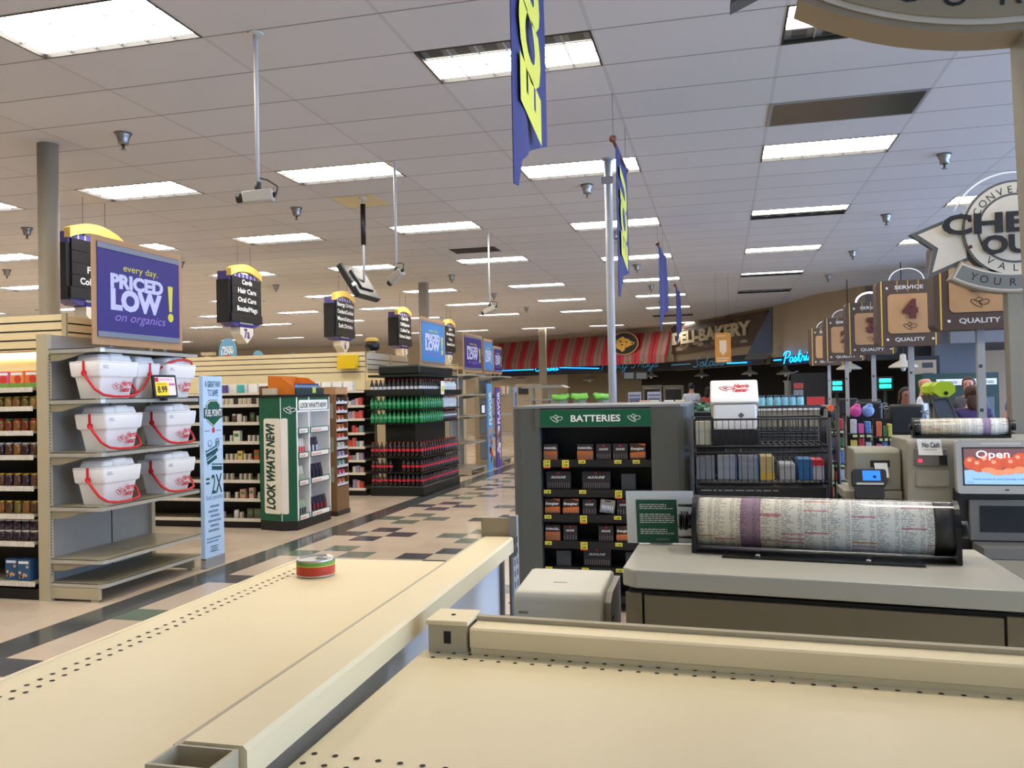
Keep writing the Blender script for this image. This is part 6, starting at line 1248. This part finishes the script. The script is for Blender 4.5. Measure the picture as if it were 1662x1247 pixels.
# bakery sign
dA = Vector((A2[0]-A1[0], A2[1]-A1[1], 0)).normalized(); nA = Vector((dA.y, -dA.x, 0)); C0 = (A1[0]+nA.x*.08, A1[1]+nA.y*.08); C1 = (A2[0]+nA.x*.08, A2[1]+nA.y*.08)
a, b = Lp(1093, 575, C0, C1), Lp(1250, 566, C0, C1); zt_, zb_ = Lp(1100, 531, C0, C1).z, a.z; LB = (Vector((b.x, b.y, 0))-Vector((a.x, a.y, 0))).length
t = thing('bakery_sign', 'dark photographic deli-bakery sign board beside the striped awning', 'sign', (a.x, a.y, zb_))
mb = MB(); mb.panel(Vector((a.x, a.y, zb_)), dA, ZP, LB, zt_-zb_, .05); part(t, 'board', mb, mat('sign_photo_brown', (66, 52, 42), .5, var=.75, scale=1.6)); mb = MB(); mb.panel(Vector((a.x, a.y, zb_))+nA*.052, dA, ZP, LB, .09, .02).panel(Vector((a.x, a.y, zt_-.09))+nA*.052, dA, ZP, LB, .09, .02); part(t, 'frame', mb, mat('sign_frame_brown', (70, 48, 34), .5))
mb = MB(); rr = random.Random(8)
for k in range(26): q = Vector((a.x, a.y, zb_))+dA*rr.uniform(.1, LB*.8)+ZP*rr.choice([rr.uniform(.1, .3), rr.uniform(.75, .95)])+nA*.051; mb.M(k % 3).prism([q+dA*(.22*math.cos(2*PI*i/10))+ZP*(.07*math.sin(2*PI*i/10)) for i in range(10)], nA*.003)
part(t, 'bread_pictures', mb, [mat('bread_tan', (112, 90, 66), .5), mat('bread_cream', (150, 142, 128), .5), mat('bread_dark', (60, 48, 40), .5)])
mb = MB(); mb.text('DELI-BAKERY', Vector((a.x, a.y, zb_))+dA*.12+ZP*(.36*(zt_-zb_))+nA*.06, dA, ZP, .40*(zt_-zb_), LB*.84, .05, ext=.04); part(t, 'raised_lettering', mb, mat('letter_cream', (190, 178, 150), .5))
t = thing('canopy_wing', 'blue grey angled canopy end beside the bakery sign', 'canopy', (1.2, 24.9, 2.4)); D0, D1 = (1.5, 24.9), (-1.2, 24.9)
mb = MB(); pts = [Yp(u, v, 24.3) for u, v in ((1252, 498), (1253, 572), (1240, 582), (1209, 582))]; mb.prism(pts, (.03, .1, 0)); part(t, 'panel', mb, mat('wing_blue_grey', (92, 100, 116), .5)); mb = MB(); pts = [Yp(u, v, 24.29) for u, v in ((1253, 572), (1242, 583), (1208, 584), (1212, 576))]; mb.prism(pts, (0, -.03, 0)); part(t, 'lower_trim', mb, mat('wing_trim', (110, 104, 96), .5))
t = thing('hanging_poster', 'orange hanging poster with a white pocket shape in front of the bakery sign', 'poster', (.6, 17.5, 2.2)); a, b = Yp(1160, 541, 17.5), Yp(1187, 588, 17.5)
mb = MB(); mb.box(a.x, b.x, 17.5, 17.51, b.z, a.z); part(t, 'sheet', mb, mat('poster_orange', (206, 140, 56), .6)); w, h = b.x-a.x, a.z-b.z; mb = MB(); mb.prism([(a.x+w*x, 17.4985, b.z+h*z) for x, z in ((.28, .38), (.5, .24), (.72, .38), (.72, .75), (.28, .75))], (0, -.001, 0)); scribble(mb, (a.x+w*.12, 17.4985, a.z-h*.12), XP, ZP, w*.76, 1, .05, 1); scribble(mb, (a.x+w*.12, 17.4985, b.z+h*.12), XP, ZP, w*.76, 2, .1, 2); part(t, 'printing', mb, mat('poster_pale', (226, 206, 176), .6))
mb = MB(); mb.cyl((a.x+.03, 17.505, a.z), (a.x+.03, 17.505, CH), .003, n=4); mb.cyl((b.x-.03, 17.505, a.z), (b.x-.03, 17.505, CH), .003, n=4); part(t, 'wires', mb, DARK)
# neon lettering (single-stroke script)
GL = {'C': [[(.7, .8), (.5, 1), (.2, .85), (.05, .45), (.15, .1), (.4, 0), (.75, .2)]], 'h': [[(0, .05), (.25, .6), (.35, 1), (.2, .95), (.1, 0), (.25, .4), (.42, .48), (.42, .1), (.6, .05)]], 'e': [[(0, .15), (.3, .35), (.25, .5), (.1, .4), (.08, .12), (.25, 0), (.5, .2)]], 's': [[(0, .1), (.22, .5), (.32, .25), (.25, .03), (.05, .05), (.45, .15)]], 'P': [[(.1, -.05), (.35, 1), (.75, .95), (.8, .7), (.6, .48), (.3, .45)], [(.0, .7), (.15, .95), (.35, 1)]], 'a': [[(.4, .45), (.15, .45), (.05, .2), (.2, 0), (.38, .2), (.42, .48), (.4, .08), (.55, .1)]], 'r': [[(0, .1), (.15, .5), (.2, .42), (.35, .45), (.33, .08), (.5, .1)]], 't': [[(0, .1), (.25, .95), (.2, .1), (.35, .0), (.5, .15)], [(.05, .6), (.4, .65)]], 'y': [[(0, .1), (.1, .48), (.12, .12), (.3, .1), (.42, .48), (.3, -.3), (.05, -.4), (.15, -.1), (.55, .15)]], 'T': [[(0, .8), (.1, .98), (.8, 1)], [(.5, .98), (.35, .1), (.15, 0), (.05, .15)]], 'S': [[(.7, .85), (.5, 1), (.3, .8), (.45, .5), (.5, .2), (.3, 0), (.05, .12)]], 'l': [[(0, .1), (.3, .9), (.2, 1), (.12, .1), (.25, 0), (.42, .15)]], 'd': [[(.35, .45), (.12, .42), (.05, .15), (.2, 0), (.35, .2), (.5, 1), (.4, .08), (.55, .1)]], 'i': [[(0, .1), (.15, .48), (.12, .1), (.3, .08)], [(.18, .66), (.19, .7)]], ' ': []}
GW = {'C': .75, 'h': .58, 'e': .42, 's': .42, 'P': .72, 'a': .52, 'r': .45, 't': .42, 'y': .5, 'T': .7, 'S': .65, 'l': .36, 'd': .52, 'i': .3, ' ': .35}
NEON = mat('neon_blue', (20, 150, 255), .4, emit=4.5, var=0); NEOD = mat('neon_dim', (60, 120, 150), .4, emit=.45, var=0)
def neon(word, u0, u1, v, A, B, h, m_, label):
    p, q = Lp(u0, v, A, B), Lp(u1, v, A, B); L = Vector((q.x-p.x, q.y-p.y, 0)); dl = L.normalized(); W_ = sum(GW[c] for c in word); kx = L.length/W_; x = 0; mb = MB()
    for ch in word:
        for st in GL[ch]: mb.tube([Vector((p.x, p.y, p.z))+dl*((x+a+.12*b)*kx)+ZP*(b*h) for a, b in st], .014, 5)
        x += GW[ch]
    n = Vector((dl.y, -dl.x, 0)); t = thing('neon_sign', label, 'neon sign', tuple(p)); part(t, 'neon_tube', mb, m_); mb = MB()
    for f_ in (.1, .9): mb.cyl(p+L*f_+ZP*.05, p+L*f_+ZP*.05-n*.03, .008, n=5)
    part(t, 'standoff', mb, DARK)
def off(A, B, o): e = Vector((B[0]-A[0], B[1]-A[1], 0)).normalized(); n = Vector((e.y, -e.x, 0))*o; return (A[0]+n.x, A[1]+n.y), (B[0]+n.x, B[1]+n.y)
N0, N1 = off(A0, A1, .33); N2, N3 = off(A1, A2, .33); N4, N5 = off(A2, F[1], .12)
neon('Cheeses', 868, 906, 603, N0, N1, .26, NEON, 'bright blue neon cheeses sign half behind the beige column')
neon('Party Trays', 975, 1068, 600, N0, N1, .34, NEOD, 'dim blue neon party trays sign under the striped awning')
neon('Salads', 1124, 1176, 597, N2, N3, .34, NEOD, 'dim blue neon salads sign left of the orange poster')
neon('Pastries', 1271, 1324, 590, N4, N5, .31, NEON, 'bright blue neon pastries sign beside the lane signs')
for k, (ua, va, ub, vb, A, B, m_) in enumerate(((812, 602, 866, 600, N0, N1, NEON), (908, 597, 972, 598, N0, N1, NEON), (1072, 593, 1120, 591, N0, N1, NEOD), (1180, 590, 1212, 588.5, N2, N3, NEON), (1212, 588, 1268, 584, N4, N5, NEON))):
    if k == 2: A, B = N2, N3; ua = 1090
    p, q = Lp(ua, va, A, B), Lp(ub, vb, A, B)
    if k == 4: p = Lp(1256, 585, A, B)
    mb = MB(); mb.cyl(p, q, .016, n=6); e = (q-p); e.z = 0; e.normalize(); n = Vector((e.y, -e.x, 0)); mb.cyl(p.lerp(q, .5), p.lerp(q, .5)-n*.04, .008, n=5)
    solo('neon_line', ['blue neon line left of the cheeses sign', 'blue neon line between the cheeses and party trays signs', 'dim neon line left of the salads sign', 'blue neon line right of the salads sign', 'blue neon line left of the pastries sign'][k], 'neon line', mb, [m_])
# pendant lamps
LSH = mat('lamp_enamel', (206, 200, 184), .4)
for k, (u, v, y) in enumerate(((846, 616, 28.5), (957, 618, 28.0), (1057, 612, 27), (1139, 611, 26), (1217, 608, 24.5), (1275, 608, 23), (1378, 600, 19.5), (1466, 597, 17.2))):
    A, B = [off(A0, A1, -1), off(A1, A2, -1), off(A2, F[1], -.7)][0 if k < 3 else (1 if k < 5 else 2)]; p = Lp(u, v, A, B) if k < 6 else Yp(u, v, y); zt_ = 2.6395 if k < 6 else CH-.001
    t = thing('pendant_lamp', 'white bell pendant lamp over the far counters, %s from the left' % ['first', 'second', 'third', 'fourth', 'fifth', 'sixth', 'seventh', 'eighth'][k], 'lamp', tuple(p)); mb = MB(); mb.lathe([(.26, 0), (.255, .03), (.16, .09), (.06, .14), (.055, .24), (.03, .26)], p, 18); part(t, 'shade', mb, LSH)
    mb = MB(); mb.cyl((p.x, p.y, p.z+.25), (p.x, p.y, zt_), .010, n=5); part(t, 'cord', mb, DARK); mb = MB(); mb.ell((p.x, p.y, p.z-.01), (.05, .05, .06), 8, 6); part(t, 'bulb', mb, PAPER)
# counters and fittings behind
t = thing('deli_counter', 'long deli counter with a pale ledge in front of the man in white', 'counter', (0, 21.5, 0)); mb = MB(); mb.box(-5.2, 2.9, 21.2, 22.0, 0, 1.16); part(t, 'front', mb, mat('deli_front', (96, 88, 74), .5)); mb = MB(); mb.box(-.2, 2.95, 21.1, 22.05, 1.165, 1.33); part(t, 'ledge', mb, mat('deli_ledge', (190, 182, 160), .4)); mb = MB(); mb.box(-5.2, -.2, 21.1, 22.05, 1.165, 1.22); part(t, 'glass_top', mb, STEEL)
t = thing('steel_column', 'shiny steel column on the deli counter beside a dark panel', 'steel column', (1.4, 21.4, 1.33)); a, b = Yp(1273, 620, 21.4), Yp(1284, 650, 21.4); mb = MB(); mb.box(a.x, b.x, 21.3, 21.45, 1.331, a.z); part(t, 'shaft', mb, STEEL); mb = MB(); mb.box(a.x-.03, b.x+.02, 21.28, 21.47, a.z, a.z+.03); part(t, 'cap', mb, STEEL); mb = MB(); mb.tube([((a.x+b.x)/2, 21.4, a.z+.03), ((a.x+b.x)/2+.05, 21.4, a.z+.2), ((a.x+b.x)/2+.25, 21.4, a.z+.25)], .012); part(t, 'goose_neck', mb, STEEL)
t = thing('dark_partition', 'dark partition carrying two small notices behind the blue bottles', 'partition', (2.0, 20.6, 0)); a, b = Yp(1284, 606, 20.7), Yp(1336, 650, 20.7); mb = MB(); mb.box(a.x, b.x+.1, 20.75, 20.8, 0, a.z); part(t, 'panel', mb, mat('partition_dark', (34, 34, 36), .5))
for v0, v1, c in ((622, 631, (190, 90, 90)), (633, 642, (150, 160, 176))): a, b = Yp(1288, v0, 20.74), Yp(1304, v1, 20.74); mb = MB(); mb.box(a.x, b.x, 20.735, 20.748, b.z, a.z); part(t, 'notice', mb, mat('notice%d' % v0, c, .5, var=.4, scale=20))
for k, (u0, u1, v0, v1) in enumerate(((1042, 1075, 626, 650), (1076, 1110, 626, 650))):
    a, b = Yp(u0, v0, 27.5), Yp(u1, v1, 27.5); t = thing('wall_oven', 'grey wall oven behind the deli counter, %s of two' % ['left', 'right'][k], 'oven', ((a.x+b.x)/2, 27.6, 0)); mb = MB(); mb.box(a.x, b.x, 27.5, 28.0, 0, a.z, .02); part(t, 'case', mb, mat('oven_grey', (112, 106, 94), .4, .2)); mb = MB(); mb.box(a.x+.08, b.x-.08, 27.48, 27.5, a.z-.5, a.z-.15); part(t, 'window', mb, KBLK); mb = MB(); mb.cyl((a.x+.08, 27.45, a.z-.1), (b.x-.08, 27.45, a.z-.1), .015); part(t, 'handle', mb, STEEL)
for k, (u0, u1) in enumerate(((1011, 1030), (1031, 1051))):
    a, b = Yp(u0, 604, 28.5), Yp(u1, 616, 28.5); t = thing('menu_screen', 'small pale menu screen under the awning, %s of two' % ['left', 'right'][k], 'screen', ((a.x+b.x)/2, 28.5, b.z)); mb = MB(); mb.box(a.x, b.x, 28.5, 28.56, b.z, a.z); part(t, 'case', mb, DARK); mb = MB(); mb.box(a.x+.03, b.x-.03, 28.49, 28.5, b.z+.03, a.z-.03); part(t, 'display', mb, mat('menu_pale', (130, 140, 146), .4, emit=.08)); mb = MB(); mb.cyl(((a.x+b.x)/2, 28.54, a.z), ((a.x+b.x)/2, 28.54, 2.63), .012, n=6); part(t, 'rod', mb, DARK)
t = thing('food_case', 'beige upright cabinet behind the tasting rack', 'cabinet', (-5.5, 24.5, 0)); a, b = Yp(836, 624, 24.5), Yp(880, 660, 24.5); mb = MB(); mb.box(a.x, b.x, 24.5, 25.2, 0, a.z); part(t, 'case', mb, mat('case_tan', (140, 128, 104), .6)); mb = MB(); mb.box(a.x+.1, a.x+.4, 24.48, 24.5, a.z-.3, a.z-.1); part(t, 'vent', mb, KBLK)
# muffin freezer and back area at the right
t = thing('bakery_case', 'dark green topped bakery case with a white muffins sign behind the cashiers', 'display case', (4, 16.2, 0)); a, b = Yp(1497, 607, 16.0), Yp(1622, 650, 16.0); mb = MB(); mb.box(a.x, b.x, 16.0, 16.7, 0, a.z); mb.M(1).box(a.x+.08, b.x-.08, 15.985, 16.0, .5, a.z-.42); part(t, 'case', mb, [mat('case_green', (14, 48, 40), .4), mat('case_glass', (84, 92, 100), .2)])
a2, b2 = Yp(1520, 616, 15.97), Yp(1618, 624, 15.97); mb = MB(); mb.M(0).box(a2.x, b2.x, 15.97, 15.999, b2.z, a2.z); mb.M(1).text('Alternate - Muffins - Donuts', (a2.x+.05, 15.969, b2.z+.025), XP, ZP, .065, b2.x-a2.x-.1, .0); part(t, 'sign_strip', mb, [PAPER, INK])
t = thing('wall_poster', 'framed beige poster beside the lane four post', 'poster', (3.2, 17.6, 1.4)); a, b = Yp(1484, 585, 17.6), Yp(1520, 612, 17.6); mb = MB(); mb.box(a.x-.12, b.x+.06, 17.6, 17.66, 0, a.z+.08); part(t, 'frame', mb, KBLK); mb = MB(); mb.M(0).box(a.x, b.x, 17.585, 17.6, b.z-.5, a.z); mb.M(1).box(a.x, b.x-.2, 17.58, 17.586, b.z-.5, b.z-.02); mb.M(2); 
for k in range(2): mb.box(b.x-.25, b.x-.06, 17.58, 17.586, a.z-.15-k*.2, a.z-.05-k*.2)
part(t, 'print', mb, [mat('poster_beige', (170, 150, 122), .6), mat('poster_red', (110, 40, 40), .6), DARK])
for k, (u, v, y) in enumerate(((1359, 626, 18), (1437, 622, 17))):
    a = Yp(u, v, y); t = thing('green_light_sign', 'glowing green sign %s' % ['between the first and second lane posts', 'between the third and fourth lane posts'][k], 'light sign', tuple(a)); w = .105 if k else .09
    mb = MB(); mb.box(a.x-w*1.3, a.x+w*1.3, y+.02, y+.06, a.z-.14, a.z+.12); mb.cyl((a.x, y+.05, 0), (a.x, y+.05, a.z-.13), .03); part(t, 'case', mb, KBLK); mb = MB(); mb.box(a.x-w, a.x+w, y, y+.02, a.z+.01, a.z+.085, .008); mb.box(a.x-w, a.x+w, y, y+.02, a.z-.095, a.z-.02, .008); part(t, 'light_panel', mb, mat('green_glow', (40, 240, 200), .4, emit=2.2))
t = thing('dark_soffit_box', 'black box beam between lane signs four and five', 'beam', (3.4, 18.0, 2.3)); a, b = Yp(1448, 545, 18.5), Yp(1543, 580, 18.5); mb = MB(); mb.box(a.x-.4, b.x, 18.5, 18.9, b.z, a.z); mb.box(b.x-.1, b.x, 18.6, 18.7, a.z, CH-.001); part(t, 'box', mb, mat('navy_black', (18, 20, 28), .5))
mb = MB(); a, b = Yp(1515, 480, 17.9), Yp(1592, 480, 17.9); mb.box(a.x, b.x, 17.9, 18.2, 0, CH-.002); struct('pillar_grey', mb, mat('pillar_grey_paint', (96, 98, 104), .6))
mb = MB(); mb.box(4.2, 9.5, 19.5, 19.7, 0, 2.3); struct('wall_office', mb, mat('office_beige', (168, 140, 112), .7))
mb = MB(); mb.box(4.1, 9.5, 16.9, 17.05, 2.35, CH-.002); struct('wall_office_header', mb, mat('header_grey', (110, 108, 110), .7))
# ================================================================ PEOPLE
def skin_mesh(parent, name, verts, edges, m_, root=0, sub=2):
    me = bpy.data.meshes.new(name); me.from_pydata([v[0] for v in verts], edges, []); o = bpy.data.objects.new(name, me); _link(o); o.parent = parent; FR[o.name] = FR[parent.name]
    o.modifiers.new('skin', 'SKIN'); sk = me.skin_vertices[0].data
    for k, v in enumerate(verts): r = v[1]; sk[k].radius = r if isinstance(r, tuple) else (r, r); sk[k].use_root = (k == root)
    s_ = o.modifiers.new('smooth', 'SUBSURF'); s_.levels = s_.render_levels = sub
    me.materials.append(m_); o.modifiers['skin'].use_smooth_shade = True
    return o
def chain(V, E_, start, pts):
    p = start
    for c, r in pts: V.append((c, r)); E_.append((p, len(V)-1)); p = len(V)-1
    return p
def person(label, u, vtop, y, face, skinc, shirt, trous, hair=None, hstyle='short', long_sleeve=False, glasses=False, bun=False, arm=.0):
    p = Yp(u, vtop, y); H = p.z; s = H/1.76
    t = thing('person', label, 'person', (p.x, y, 0), face)          # local -y is the way they look
    F_ = FR.pop(t.name); V, E_ = [], []
    V.append(((0, 0, .97*s), (.15*s, .11*s)))
    ch = chain(V, E_, 0, [((0, .0, 1.12*s), (.135*s, .10*s)), ((0, .0, 1.30*s), (.155*s, .105*s)), ((0, .005, 1.43*s), (.11*s, .085*s))])
    chain(V, E_, ch, [((0, 0, 1.50*s), .055*s), ((0, -.012, 1.565*s), (.058*s, .062*s)), ((0, -.018, 1.62*s), (.074*s, .088*s)), ((0, -.010, 1.69*s), (.077*s, .095*s)), ((0, -.002, 1.735*s), (.055*s, .07*s))])
    SV, SE = [((0, 0, .93*s), (.17*s, .125*s)), ((0, 0, 1.12*s), (.155*s, .12*s)), ((0, 0, 1.30*s), (.175*s, .12*s)), ((0, .005, 1.43*s), (.13*s, .098*s)), ((0, .004, 1.485*s), (.072*s, .07*s))], [(0, 1), (1, 2), (2, 3), (3, 4)]
    for sx in (-1, 1):
        wr = ((sx*.27*s, (-.14-arm)*s, (.93+arm*.6)*s), .030*s)
        q = chain(V, E_, ch, [((sx*.165*s, .005, 1.425*s), .058*s), ((sx*.235*s, .02, 1.17*s), .043*s), wr])
        h = Vector(wr[0]); pal = h+Vector((0, -.03*s, -.06*s)); pm = chain(V, E_, q, [(tuple(pal), (.036*s, .018*s))])
        for k in range(4): b_ = pal+Vector((sx*(-.024+.016*k)*s, -.012*s, -.035*s)); L = (.06, .07, .068, .052)[k]*s; chain(V, E_, pm, [(tuple(b_), .009*s), (tuple(b_+Vector((0, -.008*s, -L*.55))), .008*s), (tuple(b_+Vector((0, .008*s, -L))), .007*s)])
        tb = pal+Vector((-sx*.035*s, -.01*s, .01*s)); chain(V, E_, pm, [(tuple(tb), .011*s), (tuple(tb+Vector((-sx*.012*s, -.015*s, -.035*s))), .008*s)])
        chain(V, E_, 0, [((sx*.095*s, 0, .86*s), .088*s), ((sx*.10*s, -.01, .50*s), .062*s), ((sx*.10*s, .015, .10*s), .042*s), ((sx*.105*s, -.12*s, .04*s), (.042*s, .035*s))])
        SV.append(((sx*.165*s, .005, 1.425*s), .075*s)); SE.append((3, len(SV)-1)); SV.append(((sx*.215*s, .015, 1.24*s), .064*s)); SE.append((len(SV)-2, len(SV)-1))
        if long_sleeve: SV.append(((sx*.238*s, .015, 1.15*s), .056*s)); SE.append((len(SV)-2, len(SV)-1)); SV.append(((sx*.262*s, (-.11-arm*.8)*s, (.97+arm*.5)*s), .042*s)); SE.append((len(SV)-2, len(SV)-1))
    FR[t.name] = F_
    SK = mat('skin_'+'_'.join(map(str, skinc)), skinc, .5, var=.06)
    skin_mesh(t, 'body', V, E_, SK); skin_mesh(t, 'shirt', SV, SE, shirt)
    TV = [((0, 0, .98*s), (.165*s, .12*s))]; TE = []
    for sx in (-1, 1): chain(TV, TE, 0, [((sx*.098*s, 0, .84*s), .10*s), ((sx*.102*s, -.01, .50*s), .078*s), ((sx*.102*s, .015, .12*s), .062*s)])
    skin_mesh(t, 'trousers', TV, TE, trous)
    FR.pop(t.name); FRl = Matrix.Identity(4)
    def loc_part(nm_, mb, m_): o = part(None, nm_, mb, m_); o.parent = t; return o
    mb = MB()
    for sx in (-1, 1): mb.ell((sx*.030*s, -.094*s, 1.655*s), (.012*s, .006*s, .006*s), 8, 5)
    mb.M(1)
    for sx in (-1, 1): mb.box(sx*.030*s-.016*s, sx*.030*s+.016*s, -.101*s, -.092*s, 1.672*s, 1.677*s)
    mb.M(2).box(-.022*s, .022*s, -.094*s, -.086*s, 1.592*s, 1.599*s); mb.M(3).loft([[(-.014*s, -.095*s, 1.617*s), (.014*s, -.095*s, 1.617*s), (0, -.122*s, 1.62*s)], [(-.006*s, -.092*s, 1.665*s), (.006*s, -.092*s, 1.665*s), (0, -.100*s, 1.665*s)]])
    for sx in (-1, 1): mb.ell((sx*.079*s, .0, 1.645*s), (.010*s, .020*s, .030*s), 8, 6)
    loc_part('face', mb, [INK, mat('brow_dark', (60, 44, 34), .7), mat('lip', (160, 84, 76), .5), SK])
    if glasses:
        mb = MB()
        for sx in (-1, 1): mb.tube([(sx*.031*s+.020*s*math.cos(a), -.108*s, 1.655*s+.015*s*math.sin(a)) for a in [PI*k/5 for k in range(10)]], .002, 4, True); mb.cyl((sx*.05*s, -.107*s, 1.658*s), (sx*.082*s, 0, 1.655*s), .002, n=4)
        mb.cyl((-.011*s, -.109*s, 1.658*s), (.011*s, -.109*s, 1.658*s), .002, n=4); loc_part('glasses', mb, INK)
    if hair:
        mb = MB(); rr = random.Random(3); rings = []; lo = -.30 if hstyle == 'short' else -.75
        for j in range(9):
            f = lo*PI/2+(PI/2-lo*PI/2)*j/8; q = max(.03, math.cos(f)); ring = []
            for k in range(18):
                a = 2*PI*k/18; fr_ = max(0, -math.sin(a)); y0_ = .105*q*math.sin(a); zz = 1.665+.105*math.sin(f)
                if fr_ > .35 and math.sin(f) < .45: y0_ *= .72
                ring.append((.090*q*math.cos(a)*s*rr.uniform(.98, 1.02), (y0_+.006)*s, zz*s))
            rings.append(ring)
        mb.loft(rings)
        if bun: mb.ell((0, .12*s, 1.70*s), (.045*s, .04*s, .045*s), 10, 7)
        if hstyle == 'long': mb.ell((0, .075*s, 1.56*s), (.085*s, .045*s, .11*s), 12, 8)
        loc_part('hair', mb, hair)
    FR[t.name] = F_
HB, HD = mat('hair_brown', (66, 40, 28), .7, var=.3, scale=60), mat('hair_black', (24, 20, 20), .7, var=.3, scale=60); NT = mat('trousers_dark', (34, 36, 44), .7)
person('person in a white shirt with dark hair standing behind the deli counter, seen from behind', 1122, 622, 23.2, PI*.94, (190, 140, 116), mat('shirt_pale', (190, 200, 214), .7), NT, HD, arm=.1)
person('person in a red top partly hidden by the foam cooler at the deli', 1150, 628, 22.8, PI*.8, (170, 120, 100), mat('top_red', (150, 50, 44), .7), NT, HD, 'long')
person('bald person in a white collared shirt standing behind the lane four post', 1499, 612, 12.35, PI*.40, (206, 142, 120), mat('shirt_white', (206, 212, 222), .7), NT)
person('person with brown hair and a dark grey shirt at the bakery case', 1572, 612, 12.6, -PI*.12, (204, 148, 128), mat('shirt_grey', (72, 74, 80), .7), NT, HB)
person('person with pinned up brown hair and a purple top, seen from behind', 1577, 626, 10.25, PI, (206, 156, 132), mat('top_purple', (52, 34, 84), .7), NT, HB, 'long', bun=True)
person('person with dark hair facing this way left of the lane four post', 1470, 629, 10.3, .15, (150, 92, 76), mat('top_black', (30, 30, 36), .7), NT, HD, 'long')
person('person in a blue shirt at the right edge of the photo', 1666, 604, 11.9, -.5, (200, 150, 130), mat('shirt_blue', (70, 104, 150), .7), NT, HD)
